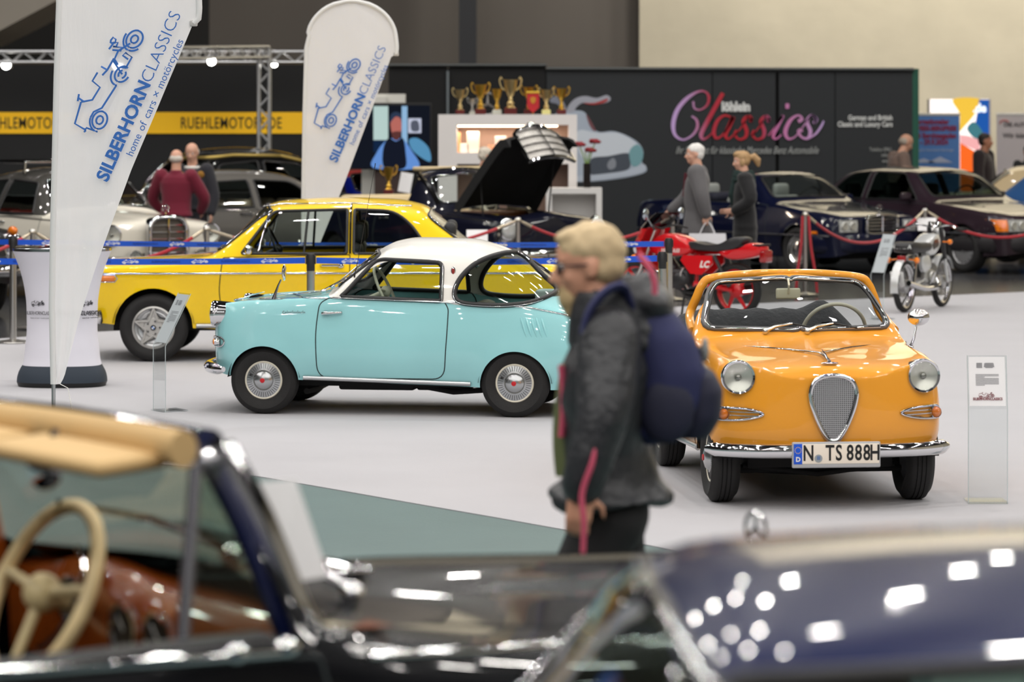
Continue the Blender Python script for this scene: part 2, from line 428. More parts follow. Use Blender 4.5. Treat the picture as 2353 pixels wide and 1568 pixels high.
        # normals on the whole skin
        nrm = np.zeros_like(V); A, B, Cc, D = V[:-1, :-1], V[1:, :-1], V[1:, 1:], V[:-1, 1:]
        fn = np.cross(Cc-A, D-B)
        for dx, dy in ((0, 0), (1, 0), (1, 1), (0, 1)):
            nrm[dx:S-1+dx, dy:C-1+dy] += fn
        nrm /= np.maximum(np.linalg.norm(nrm, axis=2, keepdims=True), 1e-9)
        U0 = np.broadcast_to(ku, (S, C)).astype(float)
        pos = list(V.reshape(-1, 3)); nor = list(nrm.reshape(-1, 3)); uu = list(U0.reshape(-1))
        ii, jj = np.meshgrid(np.arange(S-1), np.arange(C-1), indexing='ij'); a = (ii*C+jj).ravel()
        faces = [(x, x+C, x+C+1, x+1) for x in a.tolist()]; labs = ['body']*len(faces)
        for c in cuts:
            X = np.array(pos); U = np.array(uu); d = dist(c, X); d = np.where(np.abs(d) < 1e-6, 1e-6, d)
            cen = np.array([X[list(f)].mean(0) for f in faces]); cu = np.array([U[list(f)].mean() for f in faces]); act = ok(c, cen, cu)
            cache = {}; nf = []; nl = []; l0 = c[0]
            def lab_in(f, old):
                if l0 is None: return None
                if l0.endswith('*'): return l0[:-1]+('|L' if sum(pos[i][1] for i in f) > 0 else '|R')
                return l0
            def mid(i, j):
                k = (min(i, j), max(i, j))
                if k not in cache:
                    t = d[i]/(d[i]-d[j]); pos.append(pos[i]+(pos[j]-pos[i])*t); n_ = nor[i]+(nor[j]-nor[i])*t
                    nor.append(n_/max(np.linalg.norm(n_), 1e-9)); uu.append(uu[i]+(uu[j]-uu[i])*t); cache[k] = len(pos)-1
                return cache[k]
            for f, l, on in zip(faces, labs, act):
                if not on or l is None: nf.append(f); nl.append(l); continue
                sg = [d[i] < 0 for i in f]
                if not any(sg): nf.append(f); nl.append(l); continue
                if all(sg): nf.append(f); nl.append(lab_in(f, l)); continue
                pi, po = [], []
                for k, i in enumerate(f):
                    j = f[(k+1) % len(f)]; (pi if sg[k] else po).append(i)
                    if sg[k] != sg[(k+1) % len(f)]: m = mid(i, j); pi.append(m); po.append(m)
                if len(pi) > 2: nf.append(tuple(pi)); nl.append(lab_in(pi, l))
                if len(po) > 2: nf.append(tuple(po)); nl.append(l)
            faces, labs = nf, nl
        VV = np.array(pos); NN = np.array(nor); res = {}; by = {}
        for f, l in zip(faces, labs):
            if l is not None: by.setdefault(l, []).append(f)
        for l, F in sorted(by.items()):
            good = []
            for f in F:
                g = []
                for i in f:
                    if not g or np.abs(VV[i]-VV[g[-1]]).max() > 1e-6: g.append(i)
                if len(g) > 2 and np.abs(VV[g[0]]-VV[g[-1]]).max() <= 1e-6: g.pop()
                if len(g) > 2: good.append(tuple(g))
            u = sorted(set(i for f in good for i in f)); mp = {x: k for k, x in enumerate(u)}
            base = l.split('|')[0]; name, m_, par = parts[base]
            me = bpy.data.meshes.new(name); me.from_pydata(VV[u].tolist(), [], [tuple(mp[i] for i in f) for f in good]); me.materials.append(m_)
            me.shade_smooth(); me.update(); me.normals_split_custom_set_from_vertices(NN[u].tolist())
            res[l] = link(bpy.data.objects.new(name, me), par)
        return res
def tire_prof(R, r, w, bulge=.012):
    """tyre cross section (radius, y): R outer, r rim radius, w width"""
    h = w/2
    return [(r-.012, -h*.72), (r, -h*.86), (r+(R-r)*.35, -h-bulge*.6), (r+(R-r)*.62, -h-bulge), (R-.022, -h+.002), (R-.006, -h*.82), (R-.001, -h*.62), (R-.001, -h*.40), (R-.007, -h*.38), (R-.007, -h*.32), (R, -h*.30), (R, -h*.06), (R-.007, -h*.04), (R-.007, h*.04), (R, h*.06), (R, h*.30), (R-.007, h*.32), (R-.007, h*.38), (R-.001, h*.40), (R-.001, h*.62), (R-.006, h*.82), (R-.022, h-.002), (r+(R-r)*.62, h+bulge), (r+(R-r)*.35, h+bulge*.6), (r, h*.86), (r-.012, h*.72)]
def make_wheel(parent, c, R, r, w, side, style='cap', steer=0.0, rimcol=None):
    """one wheel: rim (part), tyre and hub cap (sub-parts); side +1 shows towards +y"""
    sg = side
    rim = MB(); rimm = rimcol or ALU
    rim.lathe([(r-.004, -w*.34*sg), (r+.002, 0), (r-.004, w*.40*sg), (r-.014, w*.41*sg), (r-.026, w*.30*sg), (r*.78, w*.26*sg), (r*.70, w*.30*sg), (r*.45, w*.22*sg), (.0, w*.22*sg)], n=48, axis='Y')
    o = rim.build('wheel', rimm, parent, angle=30); o.location = c; o.rotation_euler = (0, 0, steer)
    t = MB(); t.lathe(tire_prof(R, r, w), n=64, axis='Y'); t.build('tire', RUBBER, o, angle=50)
    if style == 'cap':                                     # fluted full disc with a red hub
        k = MB(); y0 = w*.36
        k.lathe([(r*.985, (y0+.004)*sg), (r*.93, (y0+.012)*sg), (r*.88, (y0+.008)*sg)], n=48, axis='Y')
        k.build('trim_ring', mat('cream_enamel', (232, 226, 208), .35), o, angle=60)
        k = MB(); k.lathe([(r*.89, (y0+.006)*sg), (r*.52, (y0+.016)*sg), (r*.50, (y0+.020)*sg), (r*.40, (y0+.034)*sg), (r*.2, (y0+.043)*sg), (0, (y0+.046)*sg)], n=48, axis='Y')
        k.build('hub_disc', mat('satin_alloy', (186, 188, 190), .22, .9), o, angle=30)
        k = MB()
        for i in range(40):
            a = 2*PI*i/40; d = Vector((math.cos(a), 0, math.sin(a))); e = Vector((-math.sin(a), 0, math.cos(a)))
            k.tube([d*r*.60+Vector((0, (y0+.0145)*sg, 0)), d*r*.84+Vector((0, (y0+.0085)*sg, 0))], r*.014, 5)
        k.build('cooling_slot', mat('slot_grey', (70, 70, 72), .5), o)
        k = MB(); k.lathe([(r*.125, (y0+.040)*sg), (r*.12, (y0+.050)*sg), (0, (y0+.053)*sg)], n=20, axis='Y')
        k.build('hub_badge', mat('red_enamel', (196, 24, 34), .3), o)
        k = MB(); k.cyl((r*.70*math.cos(.4), (y0+.0)*sg, r*.7*math.sin(.4)), (r*.70*math.cos(.4), (y0+.03)*sg, r*.7*math.sin(.4)), .008, 10); k.build('valve', BLACK, o)
    elif style == 'alloy':                                 # pressed spoke alloy with star openings
        k = MB(); y0 = w*.30
        k.lathe([(r*.99, (y0+.02)*sg), (r*.90, (y0+.028)*sg), (r*.86, (y0+.0)*sg)], n=48, axis='Y')
        for i in range(5):
            a = 2*PI*i/5+PI/2
            d = Vector((math.cos(a), 0, math.sin(a))); a2 = a+2*PI/5; d2 = Vector((math.cos(a2), 0, math.sin(a2)))
            a1 = a-2*PI/5; d1 = Vector((math.cos(a1), 0, math.sin(a1)))
            top = d*r*.90; Y = Vector((0, (y0+.016)*sg, 0))
            k.add([top+e*r*.06+Y*1 for e in (Vector((-math.sin(a), 0, math.cos(a))),)]+[d1*r*.48+Y, d2*r*.48+Y, top-Vector((-math.sin(a), 0, math.cos(a)))*r*.06+Y], [(0, 1, 2, 3)])
            for (p_, q_) in ((top, (d+d2).normalized()*r*.36), (top, (d+d1).normalized()*r*.36)):
                k.tube([p_+Y, q_+Y*1.1], [r*.05, r*.06], 6)
        k.lathe([(r*.48, (y0+.012)*sg), (r*.42, (y0+.022)*sg), (r*.16, (y0+.024)*sg), (r*.15, (y0+.03)*sg), (0, (y0+.03)*sg)], n=32, axis='Y')
        k.build('alloy_rim', mat('silver_alloy', (196, 194, 190), .38, .45), o, angle=30)
        k = MB()
        for i in range(5):
            a = 2*PI*i/5+.6; p = Vector((math.cos(a)*r*.30, 0, math.sin(a)*r*.30)); k.cyl(p+Vector((0, (y0+.02)*sg, 0)), p+Vector((0, (y0+.036)*sg, 0)), r*.045, 8)
        k.build('lug_nut', mat('bolt_grey', (110, 110, 110), .3, .9), o)
        cb = MB(); cb.lathe([(r*.13, (y0+.03)*sg), (r*.12, (y0+.036)*sg), (0, (y0+.037)*sg)], n=20, axis='Y'); cb.build('hub_badge', mat('badge_black', (22, 24, 28), .3), o)
        for qd, m_ in ((0, 'badge_blue'), (1, 'badge_white'), (2, 'badge_blue'), (3, 'badge_white')):
            pts = [(0, 0)]+[(r*.075*math.cos(qd*PI/2+t*PI/12), r*.075*math.sin(qd*PI/2+t*PI/12)) for t in range(7)]
            kk = MB(); kk.add([(p[0], (y0+.0385)*sg, p[1]) for p in pts], [tuple(range(len(pts)))])
            kk.build('hub_badge_quarter', mat(m_, (40, 110, 190) if 'blue' in m_ else (240, 240, 240), .3), o)
    elif style == 'slots':                                 # flat disc alloy with round slots by the rim
        k = MB(); y0 = w*.36
        k.lathe([(r*.99, (y0+.004)*sg), (r*.95, (y0+.016)*sg), (r*.9, (y0+.008)*sg), (r*.75, (y0+.014)*sg), (r*.30, (y0+.004)*sg), (r*.17, (y0+.006)*sg), (r*.15, (y0+.018)*sg), (0, (y0+.02)*sg)], n=48, axis='Y')
        k.build('alloy_rim', mat('grey_alloy', (168, 168, 170), .35, .6), o, angle=30)
        k = MB()
        for i in range(15):
            a = 2*PI*i/15; p = Vector((math.cos(a)*r*.83, (y0+.006)*sg, math.sin(a)*r*.83)); k.ball(p, (r*.062, .008, r*.062), 8, 6)
        k.build('wheel_slot', BLACK, o)
    elif style == 'dish':                                  # chrome hub cap on a painted steel wheel
        k = MB(); y0 = w*.36
        k.lathe([(r*.98, (y0+.002)*sg), (r*.9, (y0+.014)*sg), (r*.80, (y0+.002)*sg)], n=40, axis='Y')
        k.lathe([(r*.58, (y0-.01)*sg), (r*.52, (y0+.02)*sg), (r*.3, (y0+.036)*sg), (0, (y0+.042)*sg)], n=40, axis='Y'); k.build('hub_cap', CHROME, o, angle=30)
    return o
def ring_tube(name, pts, r, m, parent, n=8, closed=True, flat=1.0, up=None):
    return MB().tube(pts, r, n, closed=closed, flat=flat, up=up).build(name, m, parent, angle=80)
def underbody(parent, sh, s_a, s_b, hw, z0, z1, arches=()):
    b = MB(); b.box((sh.s0-(s_a+s_b)/2, 0, (z0+z1)/2), (s_b-s_a, 2*hw, z1-z0))
    for (cs, cz, r, yo) in arches:
        for sd in (1, -1):
            L = []
            for yy in (sd*yo, sd*(hw*.9)):
                L.append([(sh.s0-(cs+(r+.012)*math.cos(a)), yy, cz+(r+.012)*math.sin(a)) for a in np.linspace(.1, PI-.1, 24)])
            b.loft(L, closed=False)
            ctr = [(sh.s0-(cs+(r+.012)*math.cos(a)), sd*hw*.9, cz+(r+.012)*math.sin(a)) for a in np.linspace(.1, PI-.1, 24)]
            b.add(ctr, [tuple(range(len(ctr)))])
    return b.build('underbody', DARK, parent, smooth=False)
def steering_wheel(parent, c, r, ax, m, hubm=None, rim=.012):
    """ax: direction of the column towards the driver"""
    ax = Vector(ax).normalized(); u = ax.cross(Vector((0, 1, 0))).normalized(); v = ax.cross(u); c = Vector(c)
    b = MB(); b.tube([c+u*r*math.cos(t)+v*r*math.sin(t) for t in np.linspace(0, 2*PI, 41)[:-1]], rim, 10, closed=True)
    o = b.build('steering_wheel', m, parent, angle=80)
    h = MB(); h.ball(c, (r*.22, r*.22, r*.22), 16, 8)
    for a in (0.15, PI-.15, 1.5*PI):
        h.tube([c, c+u*r*math.cos(a+PI/2)+v*r*math.sin(a+PI/2)], [rim*.9, rim*.7], 6)
    h.tube([c, c-ax*.35], [.02, .025], 10)
    h.build('steering_hub', hubm or m, o, angle=60); return o
# ------------------------------------------------------------------ the two small cars of one make
ROWS_TS = [
 (0.00, .35, .50, .50, .60, .68, .52, .70, .36, .715),
 (0.05, .305, .54, .49, .625, .765, .56, .735, .40, .755),
 (0.15, .275, .57, .48, .645, .790, .585, .765, .43, .775),
 (0.40, .255, .59, .47, .655, .815, .60, .79, .46, .805),
 (0.75, .245, .59, .46, .655, .822, .602, .83, .49, .850),
 (0.90, .243, .59, .46, .655, .825, .602, .85, .545, .905),
 (1.00, .24, .59, .46, .655, .825, .602, .94, .525, 1.02),
 (1.19, .235, .59, .455, .655, .822, .602, 1.09, .488, 1.165),
 (1.30, .23, .59, .455, .655, .815, .602, 1.15, .472, 1.215),
 (1.45, .225, .59, .455, .655, .81, .602, 1.170, .468, 1.238),
 (1.82, .215, .59, .45, .655, .80, .600, 1.160, .466, 1.232),
 (2.00, .207, .59, .45, .65, .79, .595, 1.12, .455, 1.195),
 (2.13, .20, .585, .45, .65, .785, .59, 1.06, .44, 1.145),
 (2.35, .195, .58, .45, .645, .775, .58, .92, .41, 1.005),
 (2.52, .195, .575, .45, .64, .745, .57, .81, .38, .875),
 (2.69, .195, .57, .45, .63, .706, .55, .75, .36, .80),
 (2.85, .22, .55, .45, .60, .64, .50, .68, .34, .72),
 (2.98, .30, .5, .45, .52, .56, .42, .58, .28, .60)]
TS_S0, TS_F, TS_R = 1.5, .43, 2.23
ARCH_F, ARCH_R = (TS_F+.005, .235, .250), (TS_R+.005, .215, .250)
def ts_shell(rows=ROWS_TS):
    return Shell(rows, TS_S0, nose=(.26, 3.0), tail=(.38, 2.4), ns=170, rho=(0, .55, .30, .42, 0),
                 flares=[(ARCH_F[0], ARCH_F[1], .25, .012, .05), (ARCH_R[0], ARCH_R[1], .25, .010, .05)], extra=[.80, .9, 1.0, 1.1])
DOOR_TS = rpoly([(.905, .826, .01), (.838, .79, .09), (.815, .60, .3), (.823, .263, .09), (1.733, .263, .09), (1.757, .60, .25), (1.762, .76, .09), (1.73, .806, .01)], .05, 6)
def bumper_ts(parent, sh):
    ys = np.linspace(-.66, .66, 31); pts = []
    for y in ys:
        s = .20*(abs(y)/.66)**4 - .045
        pts.append((sh.s0-s-.02*0, y*1.0, .318))
    b = MB(); loops = []
    for i, p in enumerate(pts):
        t = Vector(pts[min(i+1, 30)])-Vector(pts[max(i-1, 0)]); n = Vector((t.y, -t.x, 0)).normalized(); f = n if n.x > 0 or abs(n.x) < .01 else -n
        if abs(p[1]) > .5 and f.y*p[1] < 0: f = -f
        e = min(1, (.672-abs(p[1]))/.05)**.5
        loops.append([Vector(p)+f*.036*math.cos(a)*e+Vector((0, 0, .040*e*math.sin(a))) for a in np.linspace(0, 2*PI, 15)[:-1]])
    b.loft(loops, True, True); return b.build('bumper', CHROME, parent, angle=70)
def headlamp(parent, c, r, d, ring=CHROME, depth=.09, name='headlight'):
    d = Vector(d).normalized(); M = frame(Vector(c), d.cross(Vector((0, 0, 1))), Vector((0, 0, 1))-d*d.z)   # local z = -d or d
    z = Vector((M[0][2], M[1][2], M[2][2])); sg = 1 if z.dot(d) > 0 else -1
    b = MB(); b.lathe([(r*.96, -depth), (r*1.04, -depth*.3), (r*1.06, 0), (r*1.0, .016), (r*.88, .014), (r*.84, .002)], n=36)
    o = b.build(name, ring, parent, angle=60); o.matrix_local = M @ Matrix.Diagonal((1, 1, sg, 1))
    k = MB(); k.lathe([(r*.86, .008), (r*.6, .0), (r*.3, -.010), (0.0, -.012)], n=32); k.build('reflector', mat('lamp_silver', (222, 222, 216), .3, .7), o, angle=60)
    k = MB(); k.ball((0, 0, -.002), (r*.2, r*.2, .012), 12, 8); k.build('bulb', mat('bulb_cap', (150, 150, 146), .25, .8), o)
    k = MB(); k.lathe([(r*.87, .012), (r*.6, .026), (r*.3, .034), (0.0, .036)], n=32); k.build('lens', LENS, o, angle=60)
    return o
def ts_common(root, sh, PAINT, steer=0.0):
    bumper_ts(root, sh)
    for sd in (1, -1):
        f = sh.front(sd*.50, .705)
        headlamp(root, f+Vector((.022, sd*.004, 0)), .088, (1, sd*.06, .02), depth=.12)
        # slim vent with round amber lamp
        ctr = .505; Mloc = []
        out = [(.375, .508), (.40, .524), (.46, .537), (.55, .541), (.596, .538), (.612, .515), (.606, .488), (.585, .475), (.50, .477), (.42, .490)]
        P3 = [sh.front(sd*a, c_, .006) for a, c_ in out]; P3s = smooth_path(P3, 5, True)
        o = MB().tube(P3s, .007, 8, closed=True).build('front_vent', CHROME, root, angle=80)
        bb = MB(); cc = sum(P3s, Vector())/len(P3s); bb.add([cc+Vector((0.002, 0, 0))]+[p-Vector((.003, 0, 0)) for p in P3s], [(0, i+1, (i+1) % len(P3s)+1) for i in range(len(P3s))]); bb.build('vent_mesh', BLACK, o, smooth=False)
        g = MB()
        for zz in (.499, .518): g.tube([sh.front(sd*a, zz+(a-.39)*.02, .008) for a in np.linspace(.395, .545, 8)], .0035, 6)
        g.build('vent_bar', CHROME, o)
        headlamp(o, sh.front(sd*.575, .508)+Vector((.022, sd*.002, 0)), .030, (1, sd*.2, 0), depth=.02, name='turn_signal')
        l = MB(); q = sh.front(sd*.575, .508)+Vector((.034, sd*.004, 0)); l.ball(q, (.016, .026, .026), 14, 8); l.build('amber_glass', AMBER, o)
        # door handle, sill strip, belt strip
    # heart shaped grille
    hp = [(0, .715), (.055, .708), (.10, .685), (.123, .640), (.122, .585), (.10, .510), (.065, .43), (.03, .378), (0, .366)]
    full = hp+[(-a, c_) for a, c_ in hp[-2:0:-1]]
    ring = smooth_path([sh.front(a, c_, .010) for a, c_ in full], 4, True)
    o = MB().tube(ring, .014, 10, closed=True).build('grille', CHROME, root, angle=80)
    cc = Vector((sh.front(0, .56).x+.004, 0, .56)); bb = MB(); bb.add([cc]+[p-Vector((.004, 0, 0)) for p in ring], [(0, i+1, (i+1) % len(ring)+1) for i in range(len(ring))])
    mm = mat('grille_mesh', (190, 190, 192), .35, .8)
    nt = mm.node_tree
    if 'grid' not in nt.nodes:
        tc = nt.nodes.new('ShaderNodeTexCoord'); sx_ = nt.nodes.new('ShaderNodeSeparateXYZ'); nt.links.new(tc.outputs['Object'], sx_.inputs[0]); hs = []
        for ax in ('Y', 'Z'):
            m1 = nt.nodes.new('ShaderNodeMath'); m1.operation = 'MULTIPLY'; m1.inputs[1].default_value = 2*PI/.0105
            m2 = nt.nodes.new('ShaderNodeMath'); m2.operation = 'SINE'; nt.links.new(sx_.outputs[ax], m1.inputs[0]); nt.links.new(m1.outputs[0], m2.inputs[0])
            m3 = nt.nodes.new('ShaderNodeMath'); m3.operation = 'LESS_THAN'; m3.inputs[1].default_value = 0.15; nt.links.new(m2.outputs[0], m3.inputs[0]); hs.append(m3)
        mu = nt.nodes.new('ShaderNodeMath'); mu.operation = 'MULTIPLY'; mu.name = 'grid'; nt.links.new(hs[0].outputs[0], mu.inputs[0]); nt.links.new(hs[1].outputs[0], mu.inputs[1])
        mx = nt.nodes.new('ShaderNodeMix'); mx.data_type = 'RGBA'; mx.inputs[6].default_value = srgb(196, 196, 198)+(1,); mx.inputs[7].default_value = srgb(48, 48, 50)+(1,)
        nt.links.new(mu.outputs[0], mx.inputs[0]); nt.links.new(mx.outputs[2], nt.nodes['Principled BSDF'].inputs['Base Color'])
        inv = nt.nodes.new('ShaderNodeMath'); inv.operation = 'SUBTRACT'; inv.inputs[0].default_value = 1; nt.links.new(mu.outputs[0], inv.inputs[1]); nt.links.new(inv.outputs[0], nt.nodes['Principled BSDF'].inputs['Metallic'])
    bb.build('grille_mesh', mm, o, smooth=False)
    # hood blade
    pts = [sh.top(s, 0) for s in (.10, .14, .2, .3)]
    b = MB(); b.tube([pts[0]+Vector((.02, 0, .004)), pts[1]+Vector((0, 0, .012)), pts[2]+Vector((0, 0, .030)), pts[3]+Vector((0, 0, .040))], [.010, .008, .006, .002], 8); b.ball(pts[0]+Vector((.015, 0, .006)), (.014, .05, .008), 12, 6)
    b.build('hood_ornament', CHROME, root, angle=70)
    R = .240
    for (s, st, zc) in ((TS_F, steer, R), (TS_R, 0, R)):
        for sd in (1, -1): make_wheel(root, (TS_S0-s, sd*.535, zc), R, .140, .135, sd, 'cap', st)
    underbody(root, sh, .34, 2.85, .40, .19, .42, [(ARCH_F[0], ARCH_F[1], .25, .62), (ARCH_R[0], ARCH_R[1], .25, .62)])
    b = MB()
    b.tube([(.8, -.4, .15), (.82, 0, .13), (.8, .4, .15)], .022, 8); b.tube([(1.07, -.47, .17), (1.07, .47, .17)], .018, 8); b.tube([(1.12, -.42, .20), (1.10, 0, .145), (1.12, .42, .20)], .014, 8)
    b.rbox((.30, .12, .185), (.55, .5, .05), .02); b.rbox((-.15, .1, .17), (.4, .12, .05), .02); b.tube([(.0, .3, .19), (-.25, .32, .15), (-.45, .32, .165), (-.6, .3, .2)], .02, 8)
    b.build('chassis_arms', DARK, root)
def seam(parent, sh, poly, sides=(1, -1), r=.0042, m=None, name='door_seam', closed=True, off=-.001):
    for sd in sides: ring_tube(name, sh.path(poly, sd, off), r, m or mat('seam_dark', (24, 34, 36), .7), parent, 6, closed)

SIDE_WIN = rpoly([(.985, .835, .03), (1.02, .865, .02), (1.222, 1.098, .07), (1.70, 1.078, .05), (1.708, .812, .02)], .03, 6)
REAR_WIN = spoly([(1.80, .87), (1.835, .97), (1.93, 1.07), (2.06, 1.128), (2.17, 1.13), (2.27, 1.06), (2.37, .975), (2.47, .885), (2.44, .842), (2.32, .802), (2.15, .785), (1.95, .790), (1.835, .810)])
def coupe():
    root = thing('coupe_car', 'small turquoise two-door coupe with white hardtop and red-hubbed wheels', 'car')
    sh = ts_shell(); PA = mat('turquoise_paint', (154, 214, 218), .4, coat=1.0, spec=.2)
    WH = mat('cream_white_roof', (238, 235, 228), .35, coat=.8)
    WS = rpoly([(-.01, .885), (.485, .905, .06), (.405, 1.125, .07), (-.01, 1.145)], .05)
    WS = [(max(a, -.02), c) for a, c in WS]
    ROOF = [(.80, .90), (.915, .829), (1.30, .818), (1.73, .806), (1.80, .788), (2.10, .772), (2.44, .832), (2.60, .90), (2.3, 1.4), (.9, 1.4)]
    bx = [(.72, .0), (.90, .80), (2.62, .8), (2.62, .0)]
    parts = dict(body=('body', PA, root), roof=('hardtop', WH, root), wind=('windshield', GLASS, root), win=('side_window', GLASS, root), rear=('rear_window', GLASS, root), door=('door', PA, root))
    cuts = [('roof', 'side', ROOF, (.80, 2.6)), ('wind', 'end', WS, (.70, 1.36)), ('rear', 'side', REAR_WIN, (1.79, 2.5)), ('win*', 'side', SIDE_WIN, None, (8, 28)),
            ('door*', 'side', DOOR_TS, None, (0, 18)), (None, 'side', circle(ARCH_F[:2], ARCH_F[2]), None, (0, 20)), (None, 'side', circle(ARCH_R[:2], ARCH_R[2]), None, (0, 20))]
    # the rear glass runs over the tail between the sides
    cuts.insert(3, ('rear', 'top', [(2.17, -.01), (2.17, .44), (2.40, .42), (2.47, .37), (2.53, .2), (2.54, -.01)], (2.15, 2.55), (16, 60)))
    res = sh.cut(cuts, parts)
    GA = mat('window_rubber', (26, 26, 28), .45)
    for sd in (1, -1):
        wn = [o for l, o in res.items() if l == ('win|L' if sd > 0 else 'win|R')][0]
        ring_tube('window_seal', sh.path(SIDE_WIN, sd, .002), .017, GA, wn, 8)
        ring_tube('window_trim', sh.path([(s*1.0+(1.36-s)*-.022, z+(.95-z)*-.045) for s, z in SIDE_WIN], sd, .014), .0045, CHROME, wn, 8)
        seg = [p for p in REAR_WIN]
        ring_tube('rear_window_seal', sh.path(seg, sd, .002), .019, GA, res['rear'], 8)
        ring_tube('rear_window_trim', sh.path([(s+(2.1-s)*-.02, z+(.96-z)*-.03) for s, z in seg], sd, .016), .0045, CHROME, res['rear'], 8)
        ring_tube('belt_trim', sh.path([(.34, .816), (.60, .821), (.895, .826)], sd, .003), .006, CHROME, root, 6, False)
        ring_tube('belt_trim', sh.path([(s, z) for s, z in zip(np.linspace(.93, 2.75, 26), np.interp(np.linspace(.93, 2.75, 26), [.93, 1.72, 2.05, 2.33, 2.69, 2.75], [.828, .804, .788, .772, .70, .68]))], sd, .003, closed=False), .006, CHROME, root, 6, False)
        dr = res['door|L' if sd > 0 else 'door|R']
        seam(dr, sh, DOOR_TS, (sd,))
        # sill strip
        b = MB(); b.tube(sh.path([(s, z) for s, z in zip(np.linspace(.72, 1.92, 20), np.linspace(.262, .232, 20))], sd, .008, closed=False), [.016]*len(sh.path([(s, z) for s, z in zip(np.linspace(.72, 1.92, 20), np.linspace(.262, .232, 20))], sd, .008, closed=False)), 8); b.build('sill_trim', ALU, root, angle=80)
        # handle
        b = MB(); h0 = sh.pt(.905, .725, sd, .02); h1 = sh.pt(1.0, .728, sd, .02)
        b.tube([sh.pt(.862, .720, sd, .016), sh.pt(.89, .722, sd, .026), h1, sh.pt(1.0, .728, sd, .004)], [.012, .011, .009, .008], 8); b.ball(sh.pt(.885, .722, sd, .012), (.026, .014, .016), 12, 8); b.build('door_handle', CHROME, dr, angle=70)
        # script badge
        sp = [(.585, .735), (.575, .728), (.572, .72), (.585, .715), (.598, .722), (.592, .728)]
        for k in range(11): sp += [(.603+k*.0125, .7215), (.609+k*.0125, .7295 if k % 3 else .738), (.612+k*.0125, .7205)]
        ring_tube('script_badge', sh.path(sp, sd, .003, closed=False), .0022, CHROME, root, 5, False)
        # louvres on the rear flank
        b = MB()
        for k in range(5):
            s0_ = 2.275+k*.036; pp = [sh.pt(s0_+t*.045, .700-t*.135, sd) for t in np.linspace(0, 1, 7)]
            b.tube(pp, [.003, .008, .0095, .0095, .0085, .006, .002], 8)
        b.build('air_louvre', PA, root, angle=80)
        # roof pillar badge
        b = MB(); p = sh.pt(1.782, 1.02, sd, .004); b.ball(p, (.017, .006, .030), 14, 8); b.build('pillar_badge', CHROME, root); b = MB(); b.ball(p+Vector((0, sd*.004, 0)), (.011, .004, .022), 12, 8); b.build('pillar_crest', mat('crest_red', (150, 40, 36), .4), root)
        # seam of the rear engine lid
        ring_tube('tail_badge', [sh.pt(2.60, .335, sd, .004), sh.pt(2.70, .33, sd, .012), sh.pt(2.80, .335, sd, .004)], [.006, .012, .006], CHROME, root, 8, False)
    ring_tube('windshield_seal', ws_path(sh, WS), .014, GA, res['wind'], 8)
    ring_tube('windshield_trim', ws_path(sh, WS, .012), .007, CHROME, res['wind'], 8)
    lid = [sh.top(s, y, .001) for s, y in [(2.97, .30), (2.86, .42), (2.74, .47), (2.62, .44), (2.57, .30), (2.56, 0), (2.57, -.30), (2.62, -.44), (2.74, -.47), (2.86, -.42), (2.97, -.30)]]
    ring_tube('trunk_seam', smooth_path(lid, 4), .004, mat('seam_dark'), root, 6, False)
    ts_common(root, sh, PA)
    # fender mirror on a stalk, wiper and roof vents by the screen
    for sd in (1,):
        a = sh.top(.50, sd*.56, .0)
        b = MB(); b.tube([a, a+Vector((-.012, 0, .05)), a+Vector((-.03, 0, .10)), a+Vector((-.05, 0, .14))], [.02, .010, .007, .006], 8); b.rbox(a+Vector((.02, 0, .003)), (.17, .03, .008), .003)
        m_ = b.build('side_mirror', mat('chrome_dark', (150, 150, 152), .15, 1.0), root, angle=60)
        g = MB(); g.lathe([(.0, .010), (.03, .008), (.043, .0), (.043, -.006), (.038, -.010), (0, -.010)], n=24, axis='X', c=a+Vector((-.07, .0, .185))); g.build('mirror_glass', CHROME, m_)
        for v_ in m_.children[0].data.vertices: v_.co.z = a.z+.17+(v_.co.z-a.z-.17)*1.35
    b = MB()
    for yy in (.30, -.02):
        q = sh.top(.80, yy); b.ball(q+Vector((0, 0, .012)), (.02, .02, .016), 10, 8); b.tube([q+Vector((0, 0, .02)), q+Vector((-.10, -.10, .08)), q+Vector((-.2, -.30, .19))], .006, 6)
    b.build('wiper', CHROME, root)
    a = sh.pt(1.07, .97, 1, .0)
    b = MB(); b.tube([a+Vector((0, .01, 0)), a+Vector((-.03, .03, .12)), a+Vector((-.155, .03, .80))], [.006, .0022, .0014], 6); b.tube([a+Vector((-.15, .03, .77)), a+Vector((-.156, .03, .81))], .0028, 6); b.build('antenna', mat('antenna_steel', (70, 68, 64), .35, .9), root)
    interior_ts(root, sh, mat('turquoise_trim', (110, 178, 182), .5), mat('grey_beige_trim', (120, 114, 100), .7))
    return root, sh
def ws_path(sh, poly, off=.003):
    """outline of a windscreen drawn in (|y|,z), found on the skin where the screen slopes"""
    pts = [p for p in poly if p[0] > .0]
    half = [sh_end(sh, y, z, off) for y, z in pts]
    i = int(np.argmax([0 if pts[k][0] > .02 else 1 for k in range(len(pts))]))
    return half+[Vector((p.x, -p.y, p.z)) for p in half[::-1]]
